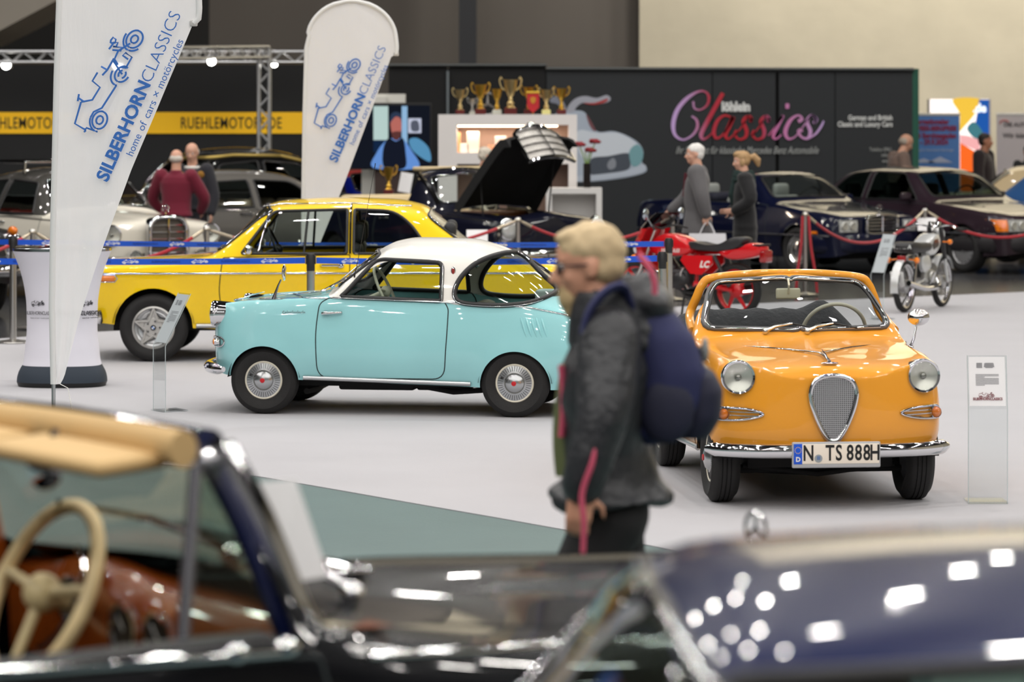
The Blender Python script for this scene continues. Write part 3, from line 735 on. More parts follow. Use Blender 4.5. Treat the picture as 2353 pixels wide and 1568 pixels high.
def sh_end(sh, y, z, off=.003, s_a=.72, s_b=1.40, rev=False):
    ss = np.linspace(s_a, s_b, 160); O = sh.section(ss); zz = []
    for i in range(len(ss)):
        yy, z_ = O[i, ::-1, 0], O[i, ::-1, 1]; m = np.maximum.accumulate(yy); zz.append(np.interp(abs(y), m+np.arange(len(m))*1e-7, z_))
    zz = np.array(zz)
    if rev: ss, zz = ss[::-1], zz[::-1]
    k = int(np.argmax(zz >= z)); k = k if zz[k] >= z else len(ss)-1
    s = ss[k]
    if k > 0 and zz[k] > zz[k-1]: s = ss[k-1]+(ss[k]-ss[k-1])*min(max((z-zz[k-1])/(zz[k]-zz[k-1]), 0), 1)
    d = Vector((1 if not rev else -1, .15 if y > 0 else -.15, .6)).normalized()
    return Vector((sh.s0-s, y, z))+d*off
def interior_ts(root, sh, tm, sm, open_top=False):
    b = MB(); b.rbox((sh.s0-1.75, 0, .33), (1.6, 1.10, .05), .02); b.build('cabin_floor', mat('cabin_carpet', (60, 60, 60), .95), root)
    b = MB(); b.rbox((sh.s0-1.03, 0, .72), (.16, 1.06, .17), .05); b.build('dashboard', mat('dash_grey', (70, 74, 74), .5), root)
    for sd in (1, -1):
        b = MB(); b.rbox((sh.s0-1.62, sd*.28, .46), (.46, .46, .16), .06); b.rbox((sh.s0-1.86, sd*.28, .62), (.14, .44, .30), .06, rot=Matrix.Rotation(-.18, 3, 'Y'))
        b.build('seat', sm, root)
    b = MB(); b.rbox((sh.s0-2.14, 0, .60), (.25, .9, .28), .06); b.build('rear_bench', sm, root)
    if not open_top:
        b = MB(); b.rbox((sh.s0-2.33, -.35, .80), (.16, .20, .10), .02); b.build('parcel_box', mat('pale_box', (200, 214, 212), .8), root)
    steering_wheel(root, (sh.s0-1.25, .27, .86), .185, (-.9, 0, .42), mat('ivory_wheel', (226, 220, 200), .35), rim=.011)
ROWS_TC = [r if r[0] < .8 else {.90: (0.90, .243, .59, .46, .655, .825, .61, .85, .585, .905), 1.00: (1.00, .24, .59, .46, .655, .825, .61, .93, .565, 1.02), 1.19: (1.19, .235, .59, .455, .655, .822, .61, 1.09, .515, 1.165), 1.30: (1.30, .23, .59, .455, .655, .815, .61, 1.15, .495, 1.215)}[r[0]] if r[0] < 1.31 else
 {1.45: (1.45, .225, .59, .455, .655, .81, .602, .80, .50, .80), 1.82: (1.82, .215, .59, .45, .655, .80, .60, .80, .48, .81), 2.0: (2.0, .207, .59, .45, .65, .79, .595, .80, .47, .82), 2.13: (2.13, .20, .585, .45, .65, .785, .59, .80, .46, .83), 2.35: (2.35, .195, .58, .45, .645, .775, .58, .80, .43, .835), 2.52: (2.52, .195, .575, .45, .64, .745, .57, .78, .38, .82)}.get(r[0], r) for r in ROWS_TS]
def convertible():
    root = thing('convertible_car', 'small orange open convertible facing the viewer with N TS 888H plate', 'car')
    sh = ts_shell(ROWS_TC); PA = mat('orange_paint', (240, 160, 44), .4, coat=1.0, spec=.2)
    WS = [(max(a, -.02), c) for a, c in rpoly([(-.01, .895), (.545, .905, .07), (.438, 1.15, .075), (-.01, 1.178)], .05)]
    parts = dict(body=('body', PA, root), wind=('windshield', glass('clear_screen', (226, 230, 230), .8), root), door=('door', PA, root))
    cuts = [(None, 'side', [(1.255, .80), (1.255, 1.4), (2.25, 1.4), (2.25, .80)], None, (17, 60)), (None, 'side', [(.99, .829), (1.27, 1.16), (1.3, .80), (1.1, .80)], None, (17, 60)),
            (None, 'top', [(1.25, -.1), (1.25, .545), (2.2, .53), (2.25, .4), (2.25, -.1)], (1.2, 2.3), (17, 60)),
            ('wind', 'end', WS, (.70, 1.30)), ('door*', 'side', DOOR_TS, None, (0, 18)), (None, 'side', circle(ARCH_F[:2], ARCH_F[2]), None, (0, 20)), (None, 'side', circle(ARCH_R[:2], ARCH_R[2]), None, (0, 20))]
    res = sh.cut(cuts, parts); w = res['wind']
    ring_tube('windshield_seal', ws_path(sh, WS, .004), .017, mat('grey_rubber', (92, 92, 94), .5), w, 8)
    ring_tube('windshield_trim', ws_path(sh, [(a*.985, .905+(c-.905)*.985) for a, c in WS], .012), .0095, CHROME, w, 8)
    ring_tube('inner_seal', ws_path(sh, [(a*.962, .912+(c-.905)*.96) for a, c in WS], .010), .008, mat('window_rubber'), w, 8)
    # header rail and pillars have depth
    b = MB(); pth = [sh_end(sh, y, z, -.012, .9, 1.30) for y, z in [(.585, .89), (.558, .97), (.518, 1.07), (.485, 1.14), (.43, 1.178), (.2, 1.20), (0, 1.205)]]
    pth = pth+[Vector((p.x, -p.y, p.z)) for p in pth[-2::-1]]; b.tube(smooth_path(pth, 5), .026, 10); b.build('screen_frame', PA, root, angle=80)
    for sd in (1, -1):
        seam(res['door|L' if sd > 0 else 'door|R'], sh, DOOR_TS, (sd,), m=mat('seam_brown', (60, 38, 14), .7))
        ring_tube('belt_trim', [sh.pt(s, z, sd, .004) for s, z in [(.10, .785), (.2, .80), (.34, .812), (.60, .821), (.895, .826)]], .006, CHROME, root, 6, False)
        p_ = sh.path([(s, z) for s, z in zip(np.linspace(.72, 1.92, 20), np.linspace(.262, .232, 20))], sd, .008, closed=False); MB().tube(p_, .016, 8).build('sill_trim', ALU, root, angle=80)
        b = MB(); b.tube([sh.pt(.862, .720, sd, .016), sh.pt(.89, .722, sd, .026), sh.pt(1.0, .728, sd, .02), sh.pt(1.0, .728, sd, .004)], [.012, .011, .009, .008], 8); b.build('door_handle', CHROME, res['door|L' if sd > 0 else 'door|R'])
        ring_tube('rocker_reflector', [sh.pt(2.60, .335, sd, .004), sh.pt(2.70, .33, sd, .012), sh.pt(2.80, .335, sd, .004)], [.006, .012, .006], CHROME, root, 8, False)
    ts_common(root, sh, PA, steer=math.radians(-1))
    # number plate
    bx = sh.s0+.075; Mp = frame(Vector((bx+.012, 0, .306)), (0, 1, 0), (0, 0, 1))
    pl = MB(); pl.rbox((bx, 0, .300), (.018, .478, .138), .008); po = pl.build('number_plate', mat('plate_frame_grey', (176, 176, 178), .4), root, angle=30)
    k = MB(); k.rbox((bx+.008, 0, .306), (.006, .462, .106), .003); k.build('plate_face', mat('plate_cream', (240, 228, 212), .4), po)
    k = MB(); k.rbox((bx+.0095, -.208, .306), (.005, .046, .108), .002); k.build('euro_band', mat('euro_blue', (18, 84, 205), .4), po)
    k = MB()
    for i in range(12):
        a = 2*PI*i/12; k.ball((bx+.012, -.208+.0165*math.cos(a), .326+.0165*math.sin(a)), (.001, .0025, .0025), 6, 4)
    k.build('star_ring', mat('star_yellow', (240, 200, 60), .5), po)
    text('country_letter', 'D', .034, WHITE, po, frame(Vector((bx+.0128, -.208, .277)), (0, 1, 0), (0, 0, 1)), bold=.0012)
    texts('plate_letters', [(ch, .116, frame(Vector((bx+.0116, yy, .307)), (0, 1, 0), (0, 0, 1)), .68) for ch, yy in (('N', -.152), ('T', -.036), ('S', .012), ('8', .073), ('8', .118), ('8', .163), ('H', .207))], mat('plate_black', (18, 18, 18), .4), po, bold=.0022)
    k = MB(); k.lathe([(.0215, 0), (.0205, .003), (0, .003)], c=(bx+.011, -.098, .282), n=24, axis='X'); k.build('plate_seal', mat('seal_grey', (150, 156, 160), .4), po)
    k = MB(); k.rbox((bx+.0145, -.098, .285), (.001, .018, .020), .0004); k.build('seal_crest', mat('crest_blue', (96, 120, 160), .5), po)
    # wipers, mirror, inner mirror
    for y0, z0 in ((.03, .885), (-.20, .885)):
        a = sh_end(sh, y0, z0, .02); b = MB(); c_ = sh_end(sh, y0+.16, z0+.035, .03); d = sh_end(sh, y0+.30, z0+.012, .022) if y0+.30 < .47 else sh_end(sh, .45, z0+.02, .022)
        b.tube([a, a+(c_-a)*.35+Vector((.005, 0, .012)), c_], [.011, .008, .005], 8); b.ball(a, (.016, .016, .02), 10, 6); o = b.build('wiper', mat('satin_chrome', (215, 213, 208), .2, .9), root)
        k = MB(); k.tube([sh_end(sh, y0+.06, z0+.032, .018), c_, sh_end(sh, y0+.24, z0+.024, .018), d], .005, 6); k.build('wiper_blade', BLACK, o)
    a = sh.pt(.66, .815, 1, .0); tip = a+Vector((-.02, .04, .135))
    b = MB(); b.tube([a, a+Vector((0, .02, .05)), tip], [.012, .007, .006], 8); b.ball(tip+Vector((.0, .01, .03)), (.055, .062, .048), 18, 10); b.ball(a, (.03, .018, .012), 10, 6); b.build('side_mirror', CHROME, root, angle=70)
    q = sh_end(sh, -.02, 1.12, -.06); b = MB(); b.rbox(q, (.02, .145, .062), .02, rot=Matrix.Rotation(.1, 3, 'Z')); b.tube([q+Vector((.012, 0, .0)), q+Vector((.028, 0, .05)), q+Vector((0.0, 0, .085))], .006, 6)
    b.build('rear_view_mirror', mat('ivory_mirror', (226, 222, 196), .3), root)
    interior_ts(root, sh, None, mat('dark_seat', (40, 40, 44), .6), True)
    # folded black hood behind the seats
    L = []
    for y in np.linspace(-.62, .62, 31):
        e = 1-abs(y/.62)**8; zt = .955+(.06*math.exp(-((y-.36)/.07)**2)-.05*max(0, (y-.42)/.18)) ; pk = []
        for t in np.linspace(0, 1, 13):
            s = 1.86+.50*t; z = .72+(zt-.72)*e*math.sin(PI*min(t*1.25+.12, 1))**.6+.006*math.sin(y*40+t*9)*e
            pk.append((sh.s0-s, y, z))
        L.append(pk)
    b = MB(); b.loft(L, closed=False); b.build('folded_soft_top', mat('black_canvas', (38, 39, 43), .75, bump=(30, .5)), root, angle=80)
    return root, sh
# ------------------------------------------------------------------ full-size cars
def ws_outline(sh, poly, a, b, rev=False, off=.004):
    half = [sh_end(sh, y, z, off, a, b, rev) for y, z in poly if y > 0]
    return half+[Vector((p.x, -p.y, p.z)) for p in half[::-1]]
def curved_bumper(parent, sh, z, w, wrap, h=.045, d=.035, rear=False, m=None, gap=.05, p=5, name='bumper'):
    b = MB(); loops = []; N = 33
    sgn = -1 if rear else 1; s_end = sh.L if rear else sh.S0
    pts = [Vector((sh.s0-s_end+sgn*gap-sgn*wrap*(abs(y)/w)**p, y, z)) for y in np.concatenate([[-w], np.linspace(-w*.995, w*.995, N-2), [w]])]
    for i, q in enumerate(pts):
        t = pts[min(i+1, N-1)]-pts[max(i-1, 0)]; n = Vector((t.y, -t.x, 0)).normalized()*sgn; e = .25 if i in (0, N-1) else 1
        loops.append([q+n*d*math.cos(a)*e+Vector((0, 0, h*e*math.sin(a))) for a in np.linspace(0, 2*PI, 13)[:-1]])
    b.loft(loops, True, True); return b.build(name, m or CHROME, parent, angle=60)
def sedan(c):
    """c: dict with everything that makes one car differ from another"""
    root = thing(c['name'], c['label'], 'car', group=c.get('group'))
    arch = c['arches']; sh = Shell(c['rows'], c['s0'], nose=c.get('nose', (.12, 3)), tail=c.get('tail', (.12, 3)), ns=c.get('ns', 120), rho=c.get('rho', (0, .25, .3, .35, 0)),
                flares=[(a[0], a[1], a[2], c.get('flare', .012), .045) for a in arch], extra=c.get('extra', ()))
    PA = c['paint']; GL = c.get('glass', GLASS)
    parts = dict(body=('body', PA, root), roof=('roof', c.get('roof_paint', PA), root), wind=('windshield', GL, root), rear=('rear_window', GL, root), win=('side_window', GL, root), door=('door', PA, root))
    cuts = []
    if c.get('roof'): cuts.append(('roof', 'side', c['roof'], c.get('roof_s')))
    if c.get('open'): cuts += [(None, 'side', c['open'], None, (17, 60)), (None, 'top', c['open_top'], None, (17, 60))]
    if c.get('ws'): cuts.append(('wind', 'end', c['ws'], c['ws_s']))
    if c.get('rw'): cuts.append(('rear', 'end', c['rw'], c['rw_s']))
    for w in c.get('windows', ()): cuts.append(('win*', 'side', w, None, (8, 30)))
    for d in c.get('doors', ()): cuts.append(('door*', 'side', d, None, (0, 20)))
    for a in arch: cuts.append((None, 'side', circle(a[:2], a[2]), None, (0, 22)))
    if c.get('hole'): cuts.append((None, 'top', c['hole'], None, (15, 60)))
    res = sh.cut(cuts, parts)
    GA = mat('window_rubber'); TR = c.get('trim', CHROME)
    for sd in (1, -1):
        wo = res.get('win|L' if sd > 0 else 'win|R')
        for w in c.get('windows', ()):
            ring_tube('window_seal', sh.path(w, sd, .001), c.get('seal_r', .014), GA, wo, 6)
            if TR: ring_tube('window_trim', sh.path(w, sd, .008), .006, TR, wo, 6)
        for d in c.get('doors', ()):
            seam(res.get('door|L' if sd > 0 else 'door|R'), sh, d, (sd,), r=.005, m=c.get('seam'))
        for tp in c.get('strips', ()):
            pth, r, m = tp[:3]; ring_tube('side_trim', sh.path(pth, sd, .004, .05, False), r, m, root, 6, False, tp[3] if len(tp) > 3 else 1.0)
        for (s, z) in c.get('handles', ()):
            b = MB(); b.tube([sh.pt(s, z, sd, .004), sh.pt(s+.01, z, sd, .03), sh.pt(s+.15, z, sd, .03), sh.pt(s+.17, z, sd, .004)], [.014, .011, .011, .012], 8); b.ball(sh.pt(s+.17, z-.005, sd, .012), (.03, .014, .022), 10, 6); b.build('door_handle', c.get('handle_m', CHROME), res.get('door|L' if sd > 0 else 'door|R', root))
        if c.get('mirror'):
            s, z, y_ = c['mirror']; p_ = sh.pt(s, z, sd, .0); b = MB(); b.rbox(p_+Vector((0, sd*.10, .06)), (.09, .19, .12), .04); b.tube([p_, p_+Vector((0, sd*.06, .04))], .025, 8); b.build('side_mirror', y_ or PA, root)
    if c.get('ws') and not c.get('bare_screen'):
        ring_tube('windshield_seal', ws_outline(sh, c['ws'], *c['ws_s']), .014, GA, res['wind'], 6)
        if TR: ring_tube('windshield_trim', ws_outline(sh, c['ws'], *c['ws_s'], off=.012), .008, TR, res['wind'], 6)
    if c.get('rw'):
        ring_tube('rear_window_seal', ws_outline(sh, c['rw'], *c['rw_s'], rev=True), .014, GA, res['rear'], 6)
        if TR: ring_tube('rear_window_trim', ws_outline(sh, c['rw'], *c['rw_s'], rev=True, off=.012), .009, TR, res['rear'], 6)
    R, r, w, yo = c['wheel']
    for a in arch:
        for sd in (1, -1):
            make_wheel(root, (sh.s0-a[0], sd*yo, R), R, r, w, sd, c.get('wstyle', 'dish'), c.get('steer', 0) if a is arch[0] else 0, c.get('rim'))
    underbody(root, sh, sh.S0+.25, sh.L-.25, c['rows'][len(c['rows'])//2][2]-.28, c['rows'][len(c['rows'])//2][1]-.03, .55, [(a[0], a[1], a[2], c['rows'][len(c['rows'])//2][4]-.04) for a in arch])
    for bm in c.get('bumpers', ()): curved_bumper(root, sh, **bm)
    for (y_, z_, r_) in c.get('lamps', ()):
        for sd in (1, -1): headlamp(root, sh.front(sd*y_, z_)+Vector((c.get('lamp_out', 0.0), 0, 0)), r_, (1, 0, .03), depth=.1)
    # cabin
    zb = c['rows'][len(c['rows'])//2][5]; sm = c.get('seat_m', mat('black_seat', (34, 34, 36), .6)); wi = c['rows'][len(c['rows'])//2][6]-.08
    if 'cabin' in c:
        f, rr = c['cabin']; b = MB(); b.rbox((sh.s0-(f+rr)/2, 0, .42), (rr-f, 2*wi, .06), .02); b.build('cabin_floor', mat('cabin_carpet', (60, 60, 60), .95), root)
        b = MB(); b.rbox((sh.s0-f-.12, 0, zb-.10), (.34, 2*wi, .2), .06); b.build('dashboard', c.get('dash_m', mat('dash_black', (26, 26, 27), .6)), root)
        hr = c.get('headrest', True)
        for s in c['seats']:
            for sd in (1, -1):
                b = MB(); b.rbox((sh.s0-s+.22, sd*wi*.5, .56), (.5, wi*.85, .18), .06); b.rbox((sh.s0-s-.06, sd*wi*.5, .78), (.16, wi*.82, .50), .07, rot=Matrix.Rotation(-.2, 3, 'Y')); o = b.build('seat', sm, root)
                if hr: b = MB(); b.rbox((sh.s0-s-.14, sd*wi*.5, 1.10), (.11, .27, .19), .05); b.build('headrest', sm, o)
        steering_wheel(root, (sh.s0-f-.48, wi*.5, zb+.03), .20, (-.9, 0, .4), c.get('sw_m', mat('black_wheel', (24, 24, 25), .4)))
    return root, sh, res
def tail_lamps(root, sh, y, z, m, d=(.05, .2, .12)):
    for sd in (1, -1):
        b = MB(); q = sh_tail(sh, y, z); b.rbox((q.x, sd*q.y, q.z), d, .02); b.build('tail_light', m, root)
def sh_tail(sh, y, z):
    ss = sh.L-np.linspace(0, 1, 160)**2*.5; yy = sh.y(ss, np.full(160, z)); i = int(np.argmax(yy >= y)); return Vector((sh.s0-ss[i], y, z))

YEL = mat('yellow_paint', (255, 212, 0), .4, coat=1.0, spec=.2)
BMW_ROWS = [
 (.10, .40, .55, .70, .64, .78, .60, .80, .4, .805), (.16, .36, .66, .74, .73, .80, .70, .83, .5, .84), (.30, .33, .70, .755, .775, .815, .75, .845, .60, .86),
 (.73, .30, .71, .762, .79, .83, .765, .865, .62, .885), (1.20, .285, .715, .765, .795, .88, .755, .915, .64, .925), (1.30, .28, .715, .765, .795, .91, .745, .965, .67, .99),
 (1.50, .28, .715, .765, .795, .93, .74, 1.13, .63, 1.18), (1.66, .28, .715, .765, .795, .93, .74, 1.27, .59, 1.335), (1.80, .28, .715, .765, .795, .93, .74, 1.325, .57, 1.375),
 (2.3, .28, .715, .765, .795, .93, .74, 1.345, .56, 1.405), (2.8, .28, .715, .765, .795, .93, .74, 1.33, .555, 1.39), (3.04, .28, .715, .765, .795, .93, .735, 1.285, .55, 1.345),
 (3.20, .28, .715, .765, .795, .925, .73, 1.18, .565, 1.245), (3.42, .285, .715, .765, .79, .915, .72, 1.01, .60, 1.06), (3.60, .29, .715, .765, .79, .89, .715, .91, .6, .925),
 (3.75, .30, .71, .765, .785, .86, .71, .88, .58, .885), (4.1, .34, .70, .765, .775, .83, .70, .85, .55, .855), (4.24, .38, .65, .755, .74, .80, .66, .82, .5, .825), (4.30, .44, .55, .74, .66, .77, .58, .78, .45, .785)]
def yellow_sedan():
    S = 2.15
    c = dict(name='sedan_car', label='bright yellow two-door sedan with silver alloy wheels behind the blue barrier belts', rows=BMW_ROWS, s0=S, paint=YEL, rho=(0, .12, .3, .35, 0), ns=130,
        arches=[(.73, .295, .342), (3.23, .295, .342)], wheel=(.295, .188, .185, .66), wstyle='alloy', flare=.014,
        ws=[(max(a, -.02), z) for a, z in rpoly([(-.01, .96), (.635, .955, .05), (.535, 1.30, .06), (-.01, 1.345)], .05)], ws_s=(1.15, 1.80),
        rw=[(max(a, -.02), z) for a, z in rpoly([(-.01, .97), (.60, .96, .06), (.50, 1.255, .07), (-.01, 1.31)], .05)], rw_s=(2.95, 3.66),
        windows=[rpoly([(1.49, .935, .02), (1.76, 1.296, .05), (2.40, 1.312, .02), (2.40, .935, .02)], .02), rpoly([(2.46, .935, .02), (2.46, 1.312, .02), (2.80, 1.298, .12), (2.95, 1.19, .15), (3.13, .935, .03)], .05)],
        doors=[rpoly([(1.33, .90, .02), (1.30, .62, .05), (1.33, .32, .05), (2.42, .32, .05), (2.43, .925, .02)], .03)],
        strips=[([(.14, .762), (.5, .765), (2.0, .768), (3.5, .768), (4.24, .765)], .010, CHROME), ([(1.1, .31), (2.86, .31)], .022, ALU), ([(1.64, 1.32), (1.80, 1.352), (2.4, 1.362), (2.95, 1.335)], .010, CHROME)],
        handles=[(2.18, .835)], handle_m=CHROME, bumpers=[dict(z=.385, w=.80, wrap=.26, h=.055, d=.035, gap=.07), dict(z=.44, w=.79, wrap=.35, h=.055, d=.04, gap=.07, rear=True)],
        lamps=[(.56, .66, .085)], cabin=(1.30, 3.25), seats=(2.35, 3.15), seam=mat('seam_yellow', (70, 52, 8), .7), headrest=True)
    root, sh, res = sedan(c)
    for sd in (1, -1):
        b = MB(); b.tube(smooth_path(sh.path([(.20, .722), (.30, .722), (.40, .722)], sd, .004, closed=False), 2), .026, 8, flat=.5); b.build('turn_signal', AMBER, root)
        ring_tube('turn_signal_trim', sh.path([(.17, .752), (.40, .752), (.425, .722), (.40, .692), (.17, .692)], sd, .004), .006, CHROME, root, 6, False)
        ring_tube('quarter_window_post', sh.path([(1.72, 1.285), (1.63, .94)], sd, .004, closed=False), .010, CHROME, res['win|L' if sd > 0 else 'win|R'], 6, False)
        ring_tube('window_post', sh.path([(2.06, 1.305), (2.03, .94)], sd, -.01, closed=False), .012, BLACK, res['win|L' if sd > 0 else 'win|R'], 6, False)
        b = MB(); b.tube(sh.path([(2.43, 1.345), (2.43, .93)], sd, .004, closed=False), .020, 8, flat=.6); b.build('pillar_trim', CHROME, root)
        b = MB(); m0 = sh.pt(1.56, .95, sd, .03); b.rbox(m0+Vector((0, sd*.05, .02)), (.06, .13, .08), .025); b.tube([m0-Vector((0, sd*.03, .03)), m0+Vector((0, sd*.03, 0))], .012, 6); b.build('side_mirror', CHROME, root)
    b = MB(); b.rbox((sh.s0-.095, 0, .66), (.05, 1.36, .20), .03); b.build('grille', BLACK, root)
    for y in (-.06, .06):
        b = MB(); b.tube(smooth_path([(sh.s0-.06, y-.045, .58), (sh.s0-.06, y-.045, .76), (sh.s0-.06, y+.045, .76), (sh.s0-.06, y+.045, .58)], 4, True), .010, 8, closed=True); b.build('kidney_frame', CHROME, root)
    for sd in (1, -1):
        b = MB(); q = sh_tail(sh, .52, .64); b.lathe([(.075, 0), (.085, -.03), (.075, -.05), (.06, -.06), (0, -.065)], c=(q.x-.0, sd*.54, .64), n=28, axis='X'); b.build('tail_light', REDLENS, root)
        ring_tube('tail_light_ring', [Vector((q.x-.035, sd*.54+.084*math.cos(t), .64+.084*math.sin(t))) for t in np.linspace(0, 2*PI, 25)[:-1]], .012, CHROME, root)
    ring_tube('tail_trim', [sh_tail(sh, abs(y), .768)*1+Vector((0, y-abs(y), 0)) if False else Vector((sh_tail(sh, abs(y), .768).x-.006, y, .768)) for y in np.linspace(-.64, .64, 15)], .010, CHROME, root, 6, False)
    return root, sh
# ------------------------------------------------------------------ cars of the row behind the ropes
def nose_patch(root, sh, y0, y1, z0, z1, m, name, off=.012, n=6, dz=0.0, both=True):
    for sd in ((1, -1) if both else (1,)):
        L = []
        for i in range(n+1):
            y = y0+(y1-y0)*i/n; L.append([sh.front(sd*y, z0+dz*i/n, off), sh.front(sd*y, z0+(z1-z0)*.5, off+.006), sh.front(sd*y, z1-dz*i/n, off)])
        edge = [l[0] for l in L]+[L[-1][1]]+[l[2] for l in L[::-1]]+[L[0][1]]
        b = MB(); b.loft(L, closed=False); b.loft([edge, [p-Vector((.03, 0, 0)) for p in edge]], True); o = b.build(name, m, root, angle=50)
    return o
def radiator(root, sh, w, z0, z1, bars, round_=.05, star=True, out=.05, mesh=None, name='radiator_grille', vbar=True):
    x = sh.s0-sh.S0+out; top = [(-w/2, z0), (-w/2*1.06, z0+(z1-z0)*.5), (-w/2*1.05, z1-round_), (-w/2*.75, z1-.005), (0, z1+.012), (w/2*.75, z1-.005), (w/2*1.05, z1-round_), (w/2*1.06, z0+(z1-z0)*.5), (w/2, z0), (0, z0-.01)]
    pts = [Vector((x, a, c)) for a, c in [(p.x, p.y) for p in smooth_path([(a, c, 0) for a, c in top], 4, True)]]
    b = MB(); b.tube(pts, .028, 8, closed=True); b.loft([pts, [p-Vector((.18, 0, 0)) for p in pts]], True); o = b.build(name, CHROME, root, angle=60)
    cc = sum(pts, Vector())/len(pts); b = MB(); b.add([cc]+[p-Vector((.02, 0, 0)) for p in pts], [(0, i+1, (i+1) % len(pts)+1) for i in range(len(pts))]); b.build('grille_core', mesh or mat('grille_dark', (40, 40, 42), .5, .4), o, smooth=False)
    b = MB()
    for k in range(bars):
        z = z0+(z1-z0)*(k+1)/(bars+1); b.tube([(x-.01, -w/2, z), (x+.004, 0, z), (x-.01, w/2, z)], .009, 6, flat=.6)
    if vbar: b.tube([(x+.008, 0, z0), (x+.012, 0, z1)], .012, 6)
    b.build('grille_bars', CHROME, o)
    if star:
        b = MB(); c = Vector((x-.06, 0, z1+.11)); b.tube([c+Vector((0, .042*math.cos(t), .042*math.sin(t))) for t in np.linspace(0, 2*PI, 21)[:-1]], .005, 6, closed=True); b.tube([(x-.06, 0, z1), (x-.06, 0, z1+.07)], .010, 6)
        for k in range(3): a = PI/2+k*2*PI/3; b.tube([c, c+Vector((0, .04*math.cos(a), .04*math.sin(a)))], .005, 5)
        b.build('hood_star', CHROME, root)
    return o
PON = [(.12, .40, .60, .66, .72, .84, .62, .90, .35, .95), (.2, .36, .70, .66, .80, .88, .72, .94, .40, .99), (.5, .34, .78, .66, .86, .93, .78, .97, .45, 1.02), (.9, .33, .79, .66, .88, .95, .80, .99, .48, 1.04),
  (1.5, .33, .79, .66, .88, .97, .80, 1.02, .55, 1.07), (1.62, .33, .79, .66, .88, .98, .80, 1.10, .62, 1.14), (1.95, .33, .79, .66, .88, .98, .80, 1.38, .58, 1.43), (2.15, .33, .79, .66, .88, .98, .80, 1.45, .56, 1.50),
  (2.8, .33, .79, .66, .88, .98, .80, 1.47, .55, 1.535), (3.5, .33, .79, .66, .87, .97, .79, 1.42, .53, 1.48), (3.9, .34, .78, .66, .86, .96, .78, 1.22, .52, 1.30), (4.15, .36, .77, .66, .84, .95, .76, 1.02, .52, 1.08),
  (4.6, .42, .72, .66, .78, .88, .68, .92, .45, .96), (4.85, .48, .58, .66, .64, .78, .53, .80, .35, .82)]
def zscale(rows, k, L=1.0): return [(r[0]*L, r[1]*k, r[2], r[3]*k, r[4], r[5]*k, r[6], r[7]*k, r[8], r[9]*k) for r in rows]
def q0(l): return [(max(a, -.02), z) for a, z in l]
def ponton(label, paint, roof_paint=None, extra=None, rows=PON, **kw):
    c = dict(name='vintage_car', label=label, rows=rows, s0=2.4, paint=paint, arches=[(.95, .33, .37), (3.75, .33, .37)], wheel=(.33, .20, .17, .70), nose=(.22, 2.8), tail=(.3, 2.6), ns=100, rho=(0, .45, .3, .4, 0),
        ws=q0(rpoly([(-.01, 1.10), (.62, 1.09, .06), (.53, 1.40, .08), (-.01, 1.445)], .05)), ws_s=(1.48, 2.2), rw=q0(rpoly([(-.01, 1.16), (.46, 1.15, .08), (.42, 1.36, .08), (-.01, 1.42)], .05)), rw_s=(3.3, 4.1),
        windows=[rpoly([(1.84, 1.005, .03), (2.06, 1.36, .07), (2.74, 1.39, .03), (2.74, 1.005, .02)], .03), rpoly([(2.84, 1.005, .02), (2.84, 1.39, .03), (3.45, 1.36, .12), (3.72, 1.12, .12), (3.70, 1.005, .03)], .04)],
        doors=[rpoly([(1.60, .97, .02), (1.60, .42, .06), (2.78, .42, .06), (2.78, .985, .02)], .03), rpoly([(2.80, .985, .02), (2.80, .42, .06), (3.36, .50, .2), (3.74, .985, .02)], .03)],
        strips=[([(.35, .90), (1.0, .935), (2.4, .965), (3.9, .945)], .008, CHROME), ([(1.3, .40), (3.4, .40)], .016, CHROME)], handles=[(2.5, .90)], bumpers=[dict(z=.50, w=.84, wrap=.35, h=.06, d=.04, gap=.10), dict(z=.50, w=.82, wrap=.4, h=.06, d=.04, gap=.10, rear=True)],
        lamps=[(.64, .80, .115)], lamp_out=.02, cabin=(1.65, 3.6), seats=(2.65, 3.45), seat_m=mat('red_leather', (120, 40, 34), .5), headrest=False, sw_m=mat('ivory_wheel'), dash_m=mat('wood_dash', (96, 58, 34), .35))
    c.update(kw)
    if roof_paint: c['roof'] = [(1.5, .99), (1.5, 1.8), (4.15, 1.8), (4.15, 1.04), (3.9, .975)]; c['roof_paint'] = roof_paint; c['roof_s'] = (1.6, 4.16)
    root, sh, res = sedan(c)
    return root, sh, res
def place_pt(o, local, world, ang):
    c, s = math.cos(ang), math.sin(ang); o.location = (world[0]-(local[0]*c-local[1]*s), world[1]-(local[0]*s+local[1]*c), 0); o.rotation_euler = (0, 0, ang)
A_F, A_L = math.radians(-54.5), math.radians(215.5)
CREAM = mat('cream_paint', (228, 222, 208), .35, coat=1.0, spec=.08); GREY = mat('grey_paint', (104, 101, 97), .35, coat=1.0, spec=.08); ANTH = mat('anthracite_paint', (42, 42, 45), .35, coat=1.0, spec=.08)
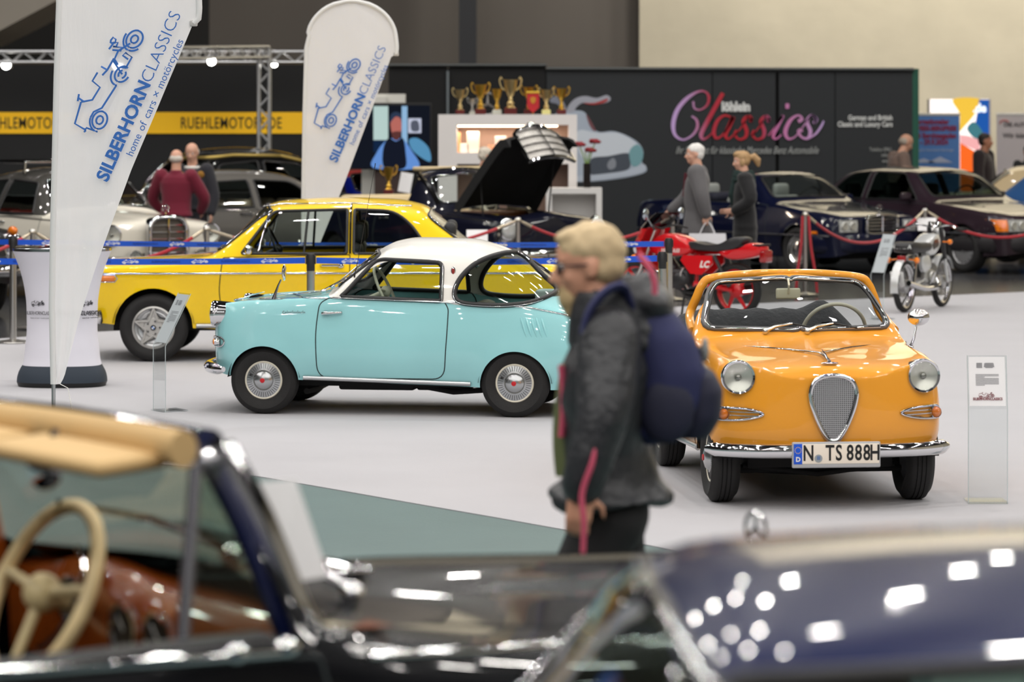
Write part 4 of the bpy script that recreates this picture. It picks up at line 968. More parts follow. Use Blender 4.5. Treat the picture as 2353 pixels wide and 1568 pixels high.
# cream car with a grey roof
o, sh, _ = ponton('cream vintage saloon with dark grey roof and tall upright radiator grille', CREAM, mat('grey_roof_paint', (70, 68, 65), .35, coat=1.0, spec=.08))
radiator(o, sh, .44, .52, .985, 5, .10, out=.10, mesh=mat('grille_taupe', (92, 84, 76), .5, .3))
for sd in (1, -1):
    headlamp(o, Vector((sh.s0-.02, sd*.42, .56)), .07, (1, 0, 0), depth=.08, name='fog_lamp'); b = MB(); b.tube([(sh.s0-.0, sd*.35, .40), (sh.s0-.0, sd*.35, .60)], .03, 8); b.build('bumper_guard', CHROME, o)
b = MB(); b.tube([(-.2, -.5, 1.60), (-1.0, -.5, 1.60), (-1.0, .5, 1.60), (-.2, .5, 1.60)], .022, 8, closed=True)
for x in (-.2, -1.0):
    for y in (-.5, .5): b.tube([(x, y, 1.60), (x, y*1.02, 1.455)], .018, 6)
for y in (-.25, 0, .25): b.tube([(-.2, y, 1.59), (-1.0, y, 1.59)], .012, 6)
b.build('roof_rack', CHROME, o)
place_pt(o, (sh.s0-.02, 0), ((387-CX)*35.5/FPX, 35.5), A_F)
# grey saloon facing left
KG = .93
def zp(l): return [(a, c*KG) for a, c in l]
o, sh, _ = ponton('grey vintage saloon facing left behind the yellow sedan', GREY, seat_m=mat('beige_cloth', (168, 150, 128), .8), rows=zscale(PON, KG), ws=q0(rpoly([(-.01, 1.02), (.62, 1.01, .06), (.53, 1.30, .08), (-.01, 1.343)], .05)), rw=None, lamps=[(.64, .75, .11)],
    windows=[zp(w) for w in (rpoly([(1.84, 1.005, .03), (2.06, 1.36, .07), (2.74, 1.39, .03), (2.74, 1.005, .02)], .03), rpoly([(2.84, 1.005, .02), (2.84, 1.39, .03), (3.45, 1.36, .12), (3.72, 1.12, .12), (3.70, 1.005, .03)], .04))],
    doors=[zp(w) for w in (rpoly([(1.60, .97, .02), (1.60, .44, .06), (2.78, .44, .06), (2.78, .985, .02)], .03),)], handles=[(2.5, .84)], strips=[([(.35, .83), (1.0, .87), (2.4, .895), (3.9, .875)], .008, CHROME)])
radiator(o, sh, .44, .52, .96, 5, .08, out=.10); place_pt(o, (sh.s0-1.70, .80), ((432-CX)*41.8/FPX, 41.8), A_L)
# dark car at the far left edge
o, sh, _ = ponton('dark vintage car at the left edge with amber lamp on its chrome nose', ANTH, rows=zscale(PON, .98), lamps=[(.62, .74, .12)])
radiator(o, sh, .30, .55, .95, 3, .08, out=.08, star=False)
for sd in (1, -1):
    b = MB(); q = sh.top(.30, sd*.66); b.ball(q+Vector((.02, 0, .02)), (.09, .045, .05), 12, 8); b.build('turn_signal', AMBER, o)
    b = MB(); b.ball(sh.front(sd*.64, .70)+Vector((-.02, 0, 0)), (.09, .16, .19), 16, 10); b.build('lamp_surround', CHROME, o)
place_pt(o, (sh.s0-.15, .62), ((34-CX)*33.2/FPX, 33.2), A_F)
# tall old saloon seen behind the two men
o, sh, _ = ponton('tall black old limousine with gold roof edge behind the two standing men', mat('black_paint', (14, 14, 15), .3, coat=1.0, spec=.08), rows=[r if r[0] < 1.6 else (r[0], r[1], r[2], r[3], r[4], r[5]*1.06, r[6], 1.04+(r[7]-.98)*1.22, r[8]*1.12, 1.04+(r[9]-.98)*1.22) for r in PON],
    ws=q0(rpoly([(-.01, 1.18), (.68, 1.18, .06), (.60, 1.52, .08), (-.01, 1.57)], .05)), rw=q0(rpoly([(-.01, 1.25), (.5, 1.25, .08), (.44, 1.48, .08), (-.01, 1.5)], .05)), windows=[rpoly([(1.90, 1.07, .03), (2.10, 1.47, .07), (2.74, 1.52, .03), (2.74, 1.07, .02)], .03), rpoly([(2.84, 1.07, .02), (2.84, 1.52, .03), (3.5, 1.47, .12), (3.66, 1.07, .04)], .04)],
    strips=[([(1.9, 1.56), (2.4, 1.605), (3.2, 1.59), (3.6, 1.50)], .030, mat('gold_trim', (196, 170, 96), .3, .8))])
place_pt(o, (sh.s0-2.6, 0), ((520-CX)*45.6/FPX, 45.6), A_L)
# ---- cars with flush modern bodies
NAVY = mat('navy_paint', (13, 18, 44), .3, coat=1.0, spec=.08); MAROON = mat('dark_maroon_paint', (46, 34, 42), .3, coat=1.0, spec=.08)
ROW_CAB = [(.06, .30, .60, .60, .70, .74, .60, .76, .45, .765), (.15, .24, .74, .60, .80, .76, .72, .79, .6, .80), (.45, .22, .78, .62, .85, .80, .79, .85, .66, .86), (.85, .22, .80, .62, .87, .86, .80, .89, .66, .905), (1.35, .22, .80, .62, .87, .93, .80, .955, .70, .97),
  (1.55, .22, .80, .62, .87, .935, .80, 1.05, .70, 1.08), (1.95, .22, .80, .62, .87, .94, .80, 1.30, .62, 1.335), (2.12, .22, .80, .62, .87, .94, .80, 1.35, .60, 1.38), (2.4, .22, .80, .62, .87, .945, .80, .95, .68, .955), (3.2, .22, .80, .62, .87, .95, .80, .955, .68, .96), (3.5, .22, .80, .62, .87, .955, .79, .98, .65, .99), (4.3, .26, .78, .62, .84, .92, .76, .95, .62, .96), (4.58, .32, .72, .62, .78, .87, .68, .89, .55, .90), (4.65, .4, .6, .62, .68, .80, .55, .82, .4, .83)]
LAMPW = mat('clear_lamp', (206, 208, 206), .15, .35, coat=1.0)
def lamps_box(o, sh, z0, z1, y0=.42, y1=.70, y2=.84):
    nose_patch(o, sh, y0, y1, z0, z1, LAMPW, 'headlight', .012)
    for sd in (1, -1):
        for y in (y0+.08, y0+.21):
            b = MB(); p = sh.front(sd*y, (z0+z1)/2, .024); b.lathe([(.058, 0), (.05, .008), (.03, .004), (0, .006)], c=p, n=18, axis='X'); b.build('lamp_ring', mat('lamp_silver'), o)
ck = dict(s0=2.33, nose=(.14, 3.0), tail=(.2, 3.0), wheel=(.315, .205, .20, .755), arches=[(.83, .315, .355), (3.55, .315, .355)], rho=(0, .35, .25, .3, 0), flare=.014, trim=None)
o, sh, res = sedan(dict(ck, name='convertible_car', label='dark navy open convertible with grey headrests and wide chrome grille behind the rope', rows=ROW_CAB, paint=NAVY, wstyle='dish', rim=mat('lamp_silver'),
    open=[(2.16, .95), (2.16, 1.5), (3.5, 1.5), (3.5, .95)], open_top=[(2.14, -.1), (2.14, .72), (3.40, .70), (3.46, -.1)], ws=q0(rpoly([(-.01, 1.03), (.68, 1.02, .06), (.57, 1.295, .07), (-.01, 1.33)], .05)), ws_s=(1.4, 2.13), windows=[],
    doors=[rpoly([(1.50, .92, .03), (1.50, .34, .06), (2.85, .34, .06), (2.85, .945, .02)], .03)], strips=[([(.2, .52), (4.5, .52)], .014, mat('dark_chrome', (120, 120, 126), .25, .8))], handles=[(2.45, .82)], handle_m=NAVY,
    bumpers=[dict(z=.42, w=.84, wrap=.45, h=.13, d=.05, gap=.03, m=NAVY), dict(z=.44, w=.82, wrap=.45, h=.13, d=.05, gap=.03, m=NAVY, rear=True)], cabin=(1.5, 3.4), seats=(2.45, 3.15), seat_m=mat('pale_grey_leather', (150, 154, 150), .5), mirror=(1.75, .93, None)))
lamps_box(o, sh, .575, .735); radiator(o, sh, .52, .56, .79, 4, .03, out=.035)
for sd in (1, -1): b = MB(); b.tube(sh.path([(.42, .56), (.52, .56)], sd, .004, closed=False), .022, 6); b.build('turn_signal', AMBER, o)
g = G(1832, 627); place_pt(o, (sh.s0-.83, -.84), (g.x, g.y), A_F)
b = MB(); b.rbox((-.75, 0, 1.0), (.5, 1.35, .14), .06); b.build('folded_roof', mat('dark_blue_cloth', (26, 28, 44), .8), o)
ROW_SEC = [(.06, .30, .60, .60, .72, .74, .62, .76, .45, .765), (.15, .26, .76, .60, .83, .77, .75, .80, .6, .81), (.45, .24, .80, .62, .88, .82, .82, .86, .66, .875), (.9, .23, .82, .62, .90, .88, .83, .91, .68, .925), (1.5, .23, .82, .62, .90, .945, .83, .97, .72, .985),
  (1.70, .23, .82, .62, .90, .95, .83, 1.07, .71, 1.10), (2.12, .23, .82, .62, .90, .96, .83, 1.345, .64, 1.385), (2.35, .23, .82, .62, .90, .96, .83, 1.395, .62, 1.43), (2.9, .23, .82, .62, .90, .965, .83, 1.405, .61, 1.445), (3.5, .23, .82, .62, .90, .97, .82, 1.36, .60, 1.41), (3.9, .24, .82, .62, .89, .97, .81, 1.13, .62, 1.19), (4.1, .25, .81, .62, .88, .965, .80, 1.01, .64, 1.04), (4.7, .30, .78, .62, .85, .93, .76, .96, .62, .97), (4.93, .36, .72, .62, .78, .88, .68, .90, .55, .91), (5.0, .44, .6, .62, .68, .80, .55, .82, .4, .83)]
o, sh, res = sedan(dict(ck, name='saloon_car', label='dark maroon executive saloon with slotted alloy wheels at the right', rows=ROW_SEC, s0=2.5, paint=MAROON, wstyle='slots', wheel=(.32, .21, .21, .78), arches=[(.88, .32, .36), (3.81, .32, .36)],
    ws=q0(rpoly([(-.01, 1.04), (.70, 1.03, .06), (.585, 1.345, .07), (-.01, 1.385)], .05)), ws_s=(1.5, 2.36), rw=q0(rpoly([(-.01, 1.08), (.62, 1.07, .06), (.54, 1.33, .07), (-.01, 1.37)], .05)), rw_s=(3.4, 4.1),
    windows=[rpoly([(1.86, .985, .04), (2.28, 1.345, .07), (2.92, 1.37, .03), (2.92, .985, .02)], .03), rpoly([(3.02, .985, .02), (3.02, 1.37, .03), (3.45, 1.335, .1), (3.80, 1.03, .06), (3.76, .985, .02)], .03)],
    doors=[rpoly([(1.62, .93, .03), (1.62, .36, .06), (2.95, .36, .06), (2.95, .96, .02)], .03), rpoly([(2.98, .96, .02), (2.98, .36, .06), (3.42, .5, .2), (3.84, .96, .02)], .03)],
    strips=[([(.25, .545), (4.8, .545)], .016, mat('dark_chrome')), ([(.3, .40), (4.7, .40)], .10, mat('dark_cladding', (40, 36, 40), .5), .2)], handles=[(2.62, .85)], handle_m=MAROON, glass=glass('tinted_glass', (150, 166, 160), .9),
    bumpers=[dict(z=.43, w=.87, wrap=.5, h=.13, d=.05, gap=.04, m=mat('dark_cladding')), dict(z=.545, w=.875, wrap=.5, h=.014, d=.056, gap=.04), dict(z=.44, w=.85, wrap=.45, h=.13, d=.05, gap=.03, m=mat('dark_cladding'), rear=True)], cabin=(1.7, 3.8), seats=(2.7, 3.55), mirror=(1.98, .97, None)))
lamps_box(o, sh, .585, .745, .46, .74); radiator(o, sh, .50, .57, .80, 4, .03, out=.04)
for sd in (1, -1):
    pts = [(y, z) for y in np.linspace(.75, .825, 5) for z in (.585, .745)]; L = [[sh.front(sd*y, .585, .012), sh.front(sd*y, .665, .018), sh.front(sd*y, .745, .012)] for y in np.linspace(.75, .845, 8)]
    b = MB(); b.loft(L, closed=False); b.build('turn_signal', AMBER, o)
g = G(2212, 627); place_pt(o, (sh.s0-.88, -.87), (g.x, g.y), A_F)
b = MB(); p0 = sh_end(sh, 0, 1.15, .02, 1.5, 2.36)
# blue car cut by the right edge and a beige one behind it
o, sh, res = sedan(dict(ck, name='saloon_car', label='blue saloon cut by the right edge behind the maroon car', rows=ROW_SEC, s0=2.5, paint=mat('mid_blue_paint', (56, 96, 150), .35, coat=1.0, spec=.08), wstyle='dish', wheel=(.32, .21, .21, .78), arches=[(.88, .32, .36), (3.81, .32, .36)],
    ws=q0(rpoly([(-.01, 1.04), (.70, 1.03, .06), (.585, 1.345, .07), (-.01, 1.385)], .05)), ws_s=(1.5, 2.36), windows=[rpoly([(1.86, .985, .04), (2.28, 1.345, .07), (2.92, 1.37, .03), (2.92, .985, .02)], .03)], cabin=(1.7, 3.8), seats=(2.7,)))
place_pt(o, (sh.s0-3.9, -.83), (X(2300, 46.5), 46.5), A_F)
o, sh, res = ponton('beige vintage car behind the blue saloon at the right edge', mat('beige_paint', (206, 184, 146), .35, coat=1.0, spec=.08), rows=zscale(PON, .92), windows=[], handles=[], ws=q0(rpoly([(-.01, 1.03), (.62, 1.02, .06), (.53, 1.29, .08), (-.01, 1.33)], .05)), rw=None, seats=())
place_pt(o, (sh.s0-2.1, 0), (7.98, 49.8), math.radians(172))
# small blue and red car by the television
o, sh, res = sedan(dict(ck, name='coupe_car', label='deep blue sports car with a red stripe below the television', rows=[(r[0]*.8, r[1], r[2]*.84, r[3], r[4]*.84, r[5], r[6]*.84, r[7], r[8]*.84, r[9]) for r in zscale(ROW_SEC, .90)], s0=2.0, paint=mat('deep_blue_paint', (16, 32, 140), .3, coat=1.0, spec=.08), roof=[(1.4, 1.2), (1.4, 1.5), (3.2, 1.5), (3.2, 1.0)], roof_s=(1.5, 3.3), roof_paint=mat('red_paint', (190, 30, 30), .35, coat=1.0, spec=.08), wheel=(.31, .2, .2, .64), arches=[(.72, .31, .35), (3.05, .31, .35)],
    ws=q0(rpoly([(-.01, .94), (.58, .93, .06), (.485, 1.21, .07), (-.01, 1.245)], .05)), ws_s=(1.2, 1.9), windows=[rpoly([(1.5, .89, .04), (1.84, 1.21, .07), (2.34, 1.23, .03), (2.34, .89, .02)], .03)], seats=(), cabin=(1.36, 3.0)))
place_pt(o, (0, 0), (X(836, 53.0), 53.0), A_F)
# ---- navy cabriolet with its bonnet up
ROW_CB = [r if r[0] < 2.2 else r[:7]+(r[5]+.01, r[8]+.08, r[5]+.02) if r[0] < 4 else r for r in PON]
o, sh, res = ponton('black-blue vintage cabriolet with raised bonnet, grille lifted and beige interior', mat('blueblack_paint', (16, 18, 34), .3, coat=1.0, spec=.08), rows=ROW_CB, windows=[], rw=None, open=[(2.20, .99), (2.20, 1.7), (3.75, 1.7), (3.75, .99)], open_top=[(2.18, -.1), (2.18, .74), (3.60, .72), (3.68, -.1)],
    seat_m=mat('beige_leather', (214, 194, 154), .5), hole=[(.34, -.1), (.34, .50), (1.42, .58), (1.42, -.1)], lamps=[], seats=(2.75, 3.4))
place_pt(o, (sh.s0-.2, -.68), ((1160-CX)*37/FPX, 37), A_F)
for sd in (1, -1):
    b = MB(); p = sh.front(sd*.66, .74); b.ball(p+Vector((-.01, 0, 0)), (.10, .12, .22), 16, 12); ho = b.build('headlight', CHROME, o); b = MB(); b.ball(p+Vector((.05, 0, .05)), (.055, .10, .13), 14, 10); b.build('lens', LAMPW, ho); b = MB(); b.ball(p+Vector((.03, -sd*.0, -.13)), (.06, .07, .05), 10, 8); b.build('amber_glass', AMBER, ho)
b = MB(); b.rbox((sh.s0-.88, 0, .62), (1.0, .9, .4), .05); b.rbox((sh.s0-.9, .05, .86), (.5, .3, .12), .04); b.tube([(sh.s0-.6, -.2, .9), (sh.s0-1.1, -.25, .92)], .04, 8); b.ball((sh.s0-.5, .25, .9), (.10, .10, .06)); eb = b.build('engine', mat('engine_grey', (58, 56, 54), .4, .5), o)
b = MB(); b.rbox((sh.s0-1.2, -.2, .93), (.14, .2, .05), .01); b.build('battery_cap', mat('engine_yellow', (220, 186, 50), .5), o)
hx, hz_, ang = sh.s0-1.46, 1.05, math.radians(47)
def lift(p): x, z = p.x-hx, p.z-hz_; return Vector((hx+x*math.cos(ang)-z*math.sin(ang), p.y, hz_+x*math.sin(ang)+z*math.cos(ang)))
up, lo = [], []
for s in np.linspace(.16, 1.42, 16):
    w = .50+.08*(s-.16)/1.26; up.append([lift(sh.top(s, y)+Vector((0, 0, .012))) for y in np.linspace(-w, w, 17)]); lo.append([lift(sh.top(s, y)-Vector((0, 0, .03 if abs(y) < w*.9 else .12))) for y in np.linspace(-w, w, 17)])
b = MB(); b.loft(up, closed=False); bo = b.build('bonnet', mat('blueblack_paint'), o, angle=60)
b = MB(); b.loft(lo, closed=False); b.loft([up[0], lo[0]], False); b.loft([up[-1], lo[-1]], False); b.loft([[u[0] for u in up], [l[0] for l in lo]], False); b.loft([[u[-1] for u in up], [l[-1] for l in lo]], False); b.build('bonnet_lining', DARK, bo, angle=40)
L = []
for z in np.linspace(.50, 1.03, 10):
    w = .33*min(1, (1.09-z)/.15)**.35; L.append([lift(Vector((sh.s0-.10-.08*(abs(y)/w)**2, y, z))) for y in np.linspace(-w, w, 15)])
gm = mat('grille_grid', (206, 202, 196), .35, .35)
nt = gm.node_tree; tc = nt.nodes.new('ShaderNodeTexCoord'); ck_ = nt.nodes.new('ShaderNodeTexBrick'); ck_.offset = 0; ck_.inputs['Scale'].default_value = 1.0; ck_.inputs['Color1'].default_value = srgb(96, 92, 88)+(1,); ck_.inputs['Color2'].default_value = srgb(96, 92, 88)+(1,); ck_.inputs['Mortar'].default_value = srgb(214, 210, 204)+(1,)
ck_.inputs['Mortar Size'].default_value = .006; ck_.inputs['Brick Width'].default_value = .022; ck_.inputs['Row Height'].default_value = .022
sx_ = nt.nodes.new('ShaderNodeSeparateXYZ'); cb_ = nt.nodes.new('ShaderNodeCombineXYZ'); nt.links.new(tc.outputs['Object'], sx_.inputs[0]); nt.links.new(sx_.outputs['Y'], cb_.inputs[0]); nt.links.new(sx_.outputs['Z'], cb_.inputs[1]); nt.links.new(cb_.outputs[0], ck_.inputs['Vector']); nt.links.new(ck_.outputs['Color'], nt.nodes['Principled BSDF'].inputs['Base Color'])
b = MB(); b.loft(L, closed=False); go = b.build('raised_grille', gm, bo, angle=80)
b = MB(); rim = L[0]+[l[-1] for l in L[1:-1]]+L[-1][::-1]+[l[0] for l in L[-2:0:-1]]; b.tube(rim, .026, 8, closed=True); b.build('grille_frame', CHROME, go)
b = MB()
for i in (2, 4, 6, 8): b.tube([p+Vector((.01, 0, .01)) for p in L[i]], .008, 6)
b.build('grille_bars', mat('bar_grey', (96, 94, 92), .3, .8), go); b = MB(); b.tube([l[7]+Vector((.012, 0, .012)) for l in L], .012, 6); b.build('grille_spine', CHROME, go)
b = MB(); c = lift(Vector((sh.s0-.16, 0, 1.11))); b.ball(c, .05, 10, 8); b.tube([lift(Vector((sh.s0-.16, 0, 1.0))), c], .012, 6); b.build('hood_star', CHROME, bo)
b = MB(); b.tube([lift(sh.top(.9, -.45)), Vector((sh.s0-.95, -.47, .97))], .010, 6); b.build('bonnet_stay', DARK, bo); b = MB(); b.tube([lift(sh.top(.5, .45)), Vector((sh.s0-.9, .47, .97))], .010, 6); b.build('bonnet_stay', DARK, bo)
b = MB()
for s, z in ((3.72, 1.05),): b.rbox((sh.s0-s, 0, z), (.42, 1.36, .20), .09)
b.build('folded_soft_top', mat('beige_canvas', (214, 194, 154), .8), o)
pth = [sh_end(sh, y, z, -.0, 1.5, 2.2) for y, z in [(.66, 1.06), (.60, 1.3), (.555, 1.42), (.40, 1.465), (0, 1.49)]]; pth = smooth_path(pth+[Vector((p.x, -p.y, p.z)) for p in pth[-2::-1]], 4)
b = MB(); b.tube(pth, .03, 8); b.build('screen_frame', CHROME, o); b = MB(); b.rbox((sh.s0-2.30, 0, 1.50), (.22, 1.05, .05), .02); b.build('header_rail', mat('beige_canvas'), o)
# ------------------------------------------------------------------ the two big cars in front of the camera
NEARBLK = mat('near_black_paint', (8, 9, 13), .25, coat=.75, spec=.08); NEARNAVY = mat('near_navy_paint', (5, 18, 66), .3, coat=.8, spec=.08)
IVORY = mat('ivory_trim', (216, 190, 140), .5); WOOD = mat('polished_wood', (150, 72, 20), .25, coat=1.0, noise=(6, .35)); SUEDE = mat('beige_visor', (206, 172, 118), .7)
ROW_A = [(.10, .40, .60, .62, .74, .82, .62, .88, .35, .91), (.22, .36, .72, .62, .82, .86, .72, .92, .40, .95), (.6, .33, .78, .62, .88, .87, .79, .905, .46, .975), (1.2, .33, .79, .62, .88, .90, .81, .94, .50, 1.015),
  (1.66, .33, .79, .62, .88, .95, .80, 1.00, .60, 1.04), (1.84, .33, .79, .62, .88, .965, .79, 1.03, .70, 1.12), (1.97, .33, .79, .62, .88, .975, .79, 1.27, .645, 1.34), (2.05, .33, .79, .62, .88, .98, .79, 1.385, .615, 1.43), (2.15, .33, .79, .62, .88, .985, .79, 1.40, .61, 1.445),
  (2.35, .33, .79, .62, .88, 1.0, .79, 1.005, .70, 1.01), (3.4, .33, .79, .62, .87, 1.03, .78, 1.04, .66, 1.06), (4.1, .38, .76, .62, .83, .96, .74, 1.0, .56, 1.03), (4.55, .44, .70, .62, .76, .86, .64, .90, .45, .93), (4.75, .5, .56, .62, .62, .76, .5, .78, .35, .80)]
def near_convertible():
    WSA = q0(rpoly([(-.01, 1.06), (.735, 1.04, .05), (.635, 1.365, .08), (-.01, 1.405)], .05))
    c = dict(name='convertible_car', label='large black vintage convertible close in front with ivory steering wheel and wood dashboard', rows=ROW_A, s0=2.35, paint=NEARBLK, arches=[(.95, .34, .38), (3.65, .34, .38)], wheel=(.34, .20, .18, .70), nose=(.22, 2.8), tail=(.3, 2.6), ns=130, rho=(0, .45, .3, .4, 0),
        open=[(1.93, .972), (2.045, 1.36), (2.13, 1.7), (3.75, 1.7), (3.75, 1.03)], open_top=[(2.10, -.1), (2.10, .765), (3.55, .75), (3.65, -.1)], ws=WSA, ws_s=(1.55, 2.12), windows=[], glass=glass('clear_near_glass', (214, 212, 204), .8),
        doors=[rpoly([(1.90, .965, .02), (1.84, .42, .06), (2.95, .42, .06), (2.98, 1.01, .02)], .03)], strips=[([(.35, .87), (1.0, .90), (1.78, .955)], .010, CHROME), ([(2.0, .985), (2.9, 1.015), (3.6, 1.02)], .016, CHROME)], handles=[(2.7, .93)],
        bumpers=[dict(z=.5, w=.84, wrap=.35, h=.06, d=.04, gap=.10), dict(z=.5, w=.82, wrap=.4, h=.06, d=.04, gap=.10, rear=True)], lamps=[(.64, .76, .115)], bare_screen=True, seats=(2.85, 3.5), seat_m=IVORY, headrest=False)
    o, sh, res = sedan(c); sx = sh.s0
    radiator(o, sh, .44, .50, .90, 5, .10, out=.08)
    b = MB(); b.rbox((sx-2.7, 0, .42), (1.9, 1.4, .06), .02); b.build('cabin_floor', mat('cabin_carpet'), o)
    # screen frame: chrome pillars, padded header with two visors
    pil = [(.70, 1.06), (.668, 1.15), (.64, 1.27), (.605, 1.38)]
    for sd in (1, -1):
        b = MB(); p_ = [Vector((sx-a, sd*y, z)) for a, y, z in ((1.885, .715, .97), (1.93, .69, 1.10), (1.98, .655, 1.25), (2.04, .61, 1.39))]
        b.tube(smooth_path(p_, 5), .034, 10, flat=.8); b.build('pillar', CHROME if sd < 0 else WOOD, o)
        b = MB(); b.tube([p+Vector((-.035, 0, -.01)) for p in smooth_path(p_, 4)], .022, 8); b.build('pillar_trim', mat('pillar_navy', (16, 24, 62), .3, coat=1.0) if sd < 0 else mat('dark_wood', (66, 38, 20), .4), o)
        b = MB(); b.tube([p+Vector((.03, sd*.012, .0)) for p in smooth_path(p_, 4)], .010, 8); b.build('pillar_edge', CHROME, o)
    hd = [Vector((sx-2.06-.04*(1-(y/.6)**2)*-1, y, 1.40-.012*(y+.6)/1.2)) for y in np.linspace(-.60, .60, 13)]
    b = MB(); b.tube(hd, .030, 10, flat=1.3); b.build('header_rail', CHROME, o); b = MB(); b.tube([p+Vector((-.055, 0, -.012)) for p in hd], .040, 10, flat=.8); b.build('header_pad', SUEDE, o)
    for y0, y1, dz in ((.10, .60, -.004), (-.52, .02, 0)):
        b = MB(); M_ = Matrix.Rotation(math.radians(-4), 3, 'Y'); b.rbox((sx-2.19, (y0+y1)/2, 1.352+dz), (.17, y1-y0, .035), .016, rot=M_); b.build('sun_visor', SUEDE, o, angle=60)
    b = MB(); q = Vector((sx-2.16, -.06, 1.30)); b.ball(q, (.022, .075, .045), 16, 10); b.tube([q, q+Vector((.03, 0, .09))], .010, 8); b.build('rear_view_mirror', CHROME, o)
    # near door: quarter window post with glass
    b = MB(); b.tube([(sx-2.20, -.74, .99), (sx-2.13, -.675, 1.36)], .015, 8); b.tube([(sx-2.12, -.675, 1.36), (sx-2.02, -.63, 1.37)], .013, 8); b.build('quarter_window_frame', mat('dark_chrome'), o)
    b = MB(); b.add([(sx-2.19, -.738, .99), (sx-1.92, -.72, .99), (sx-2.03, -.63, 1.36), (sx-2.12, -.675, 1.36)], [(0, 1, 2, 3)]); b.build('quarter_window', glass('green_edge_glass', (196, 214, 206), .8), o, smooth=False)
    b = MB(); b.tube([(sx-2.16, .735, 1.03), (sx-2.12, .675, 1.36)], .013, 8); b.build('quarter_window_frame', mat('dark_chrome'), o)
    # dashboard with gauges
    L = []
    for y in np.linspace(-.70, .70, 29):
        k = .0; hump = .05*math.exp(-((y-.36)/.16)**2)
        L.append([(sx-1.80, y, .70), (sx-1.86, y, .76), (sx-1.87, y, .92+hump), (sx-1.84, y, .985+hump), (sx-1.76, y, 1.0+hump*.6), (sx-1.66, y, .995)])
    b = MB(); b.loft(L, closed=False); d = o.children[0]
    dash = b.build('wood_dashboard', WOOD, o, angle=60)
    for y, r, z in ((.10, .062, .90), (-.06, .062, .90), (.36, .055, .94), (-.20, .03, .88)):
        b = MB(); b.lathe([(r, 0), (r*1.05, -.014), (r*.9, -.016), (r*.86, -.006)], c=(sx-1.868, y, z), n=28, axis='X'); g = b.build('gauge_ring', CHROME, dash)
        b = MB(); b.lathe([(r*.88, -.006), (0, -.006)], c=(sx-1.868, y, z), n=24, axis='X'); b.build('gauge_face', mat('gauge_black', (24, 22, 22), .3), g); b = MB(); b.tube([(sx-1.877, y, z), (sx-1.877, y+r*.5, z+r*.5)], .002, 5); b.build('gauge_needle', WHITE, g)
    b = MB(); b.rbox((sx-1.90, -.45, .86), (.10, .42, .12), .04); b.build('glove_pad', IVORY, dash)
    b = MB(); b.rbox((sx-1.85, -.0, .78), (.06, 1.2, .02), .008); b.build('dash_strip', CHROME, dash)
    steering_wheel(o, (sx-1.96, .34, .965), .215, (-.90, 0, .42), mat('ivory_rim', (246, 222, 170), .35), mat('cream_hub', (214, 196, 150), .35), rim=.018)
    sw = [ch for ch in o.children if ch.name.startswith('steering_wheel')][0]
    b = MB(); ax = Vector((-.9, 0, .42)).normalized(); u = ax.cross(Vector((0, 1, 0))).normalized(); v = ax.cross(u); cc = Vector((sx-1.96, .34, .965))-ax*.02
    b.tube([cc+u*.13*math.cos(t)+v*.13*math.sin(t) for t in np.linspace(PI*.1, PI*.9, 16)], .006, 6); b.build('horn_ring', CHROME, sw)
    # paper behind the screen
    pts = [Vector((sx-s, y, z)) for s, y, z in ((1.90, -.655, 1.10), (1.775, -.62, 1.10), (1.845, -.60, 1.31), (1.955, -.615, 1.31))]
    b = MB(); b.add(pts+[p+Vector((0, .002, .0)) for p in pts], [(0, 1, 2, 3), (7, 6, 5, 4), (0, 4, 5, 1), (1, 5, 6, 2), (2, 6, 7, 3), (3, 7, 4, 0)]); pa = b.build('information_sheet', PAPER, None, smooth=False)
    # wipers and cowl vent
    for y0 in (-.40, .12):
        b = MB(); a = sh.top(1.58, y0); c2 = sh_end(sh, y0+.28, 1.16, .012, 1.55, 2.12); b.ball(a+Vector((0, 0, .02)), (.03, .03, .025), 10, 8); b.tube([a+Vector((0, 0, .03)), a.lerp(c2, .5)+Vector((.02, 0, .03)), c2], [.012, .008, .006], 8); b.build('wiper', CHROME, o)
    b = MB(); b.rbox(sh.top(1.42, 0)+Vector((0, 0, .004)), (.10, .34, .018), .008); b.build('cowl_vent', CHROME, o)
    b = MB(); pp = [sh.top(s, 0)+Vector((0, 0, .004)) for s in np.linspace(.35, 1.35, 10)]; b.tube(pp, .008, 6); b.build('bonnet_strip', CHROME, o)
    for sd in (1, -1):
        ring_tube('bonnet_seam', [sh.top(s, sd*(.50+.05*s)) for s in np.linspace(.35, 1.5, 14)], .004, DARK, o, 6, False)
    b = MB(); b.rbox((sx-2.45, -.755, 1.0), (.9, .07, .05), .02); b.build('door_sill_pad', mat('black_leather', (22, 22, 24), .35), o); b = MB(); b.rbox((sx-2.45, .755, 1.0), (.9, .07, .05), .02); b.build('door_sill_pad', WOOD, o)
    for (s, z) in ((2.1, .98), (1.98, .98)):
        b = MB(); p = sh.pt(s, .96, -1, -.01); b.ball(p+Vector((0, -.0, .03)), (.035, .025, .025), 12, 8); b.build('window_catch', CHROME, o)
    place_pt(o, (sx-2.04, -.60), (-.615, 6.5), math.radians(35.5))
    tag(pa, 'white information sheet leaning inside the windscreen of the near black convertible', 'paper'); pa.location = o.location; pa.rotation_euler = o.rotation_euler
    return o, sh
near_o, near_sh = near_convertible()
ROW_B = [(r[0], r[1], r[2], r[3], r[4], r[5], r[6], r[7]*.96 if r[7] > 1.3 else r[7], r[8]*1.16 if r[0] > 2 else r[8], r[9]*.955 if r[9] > 1.35 else r[9]) for r in PON if not 1.55 < r[0] < 2.1]
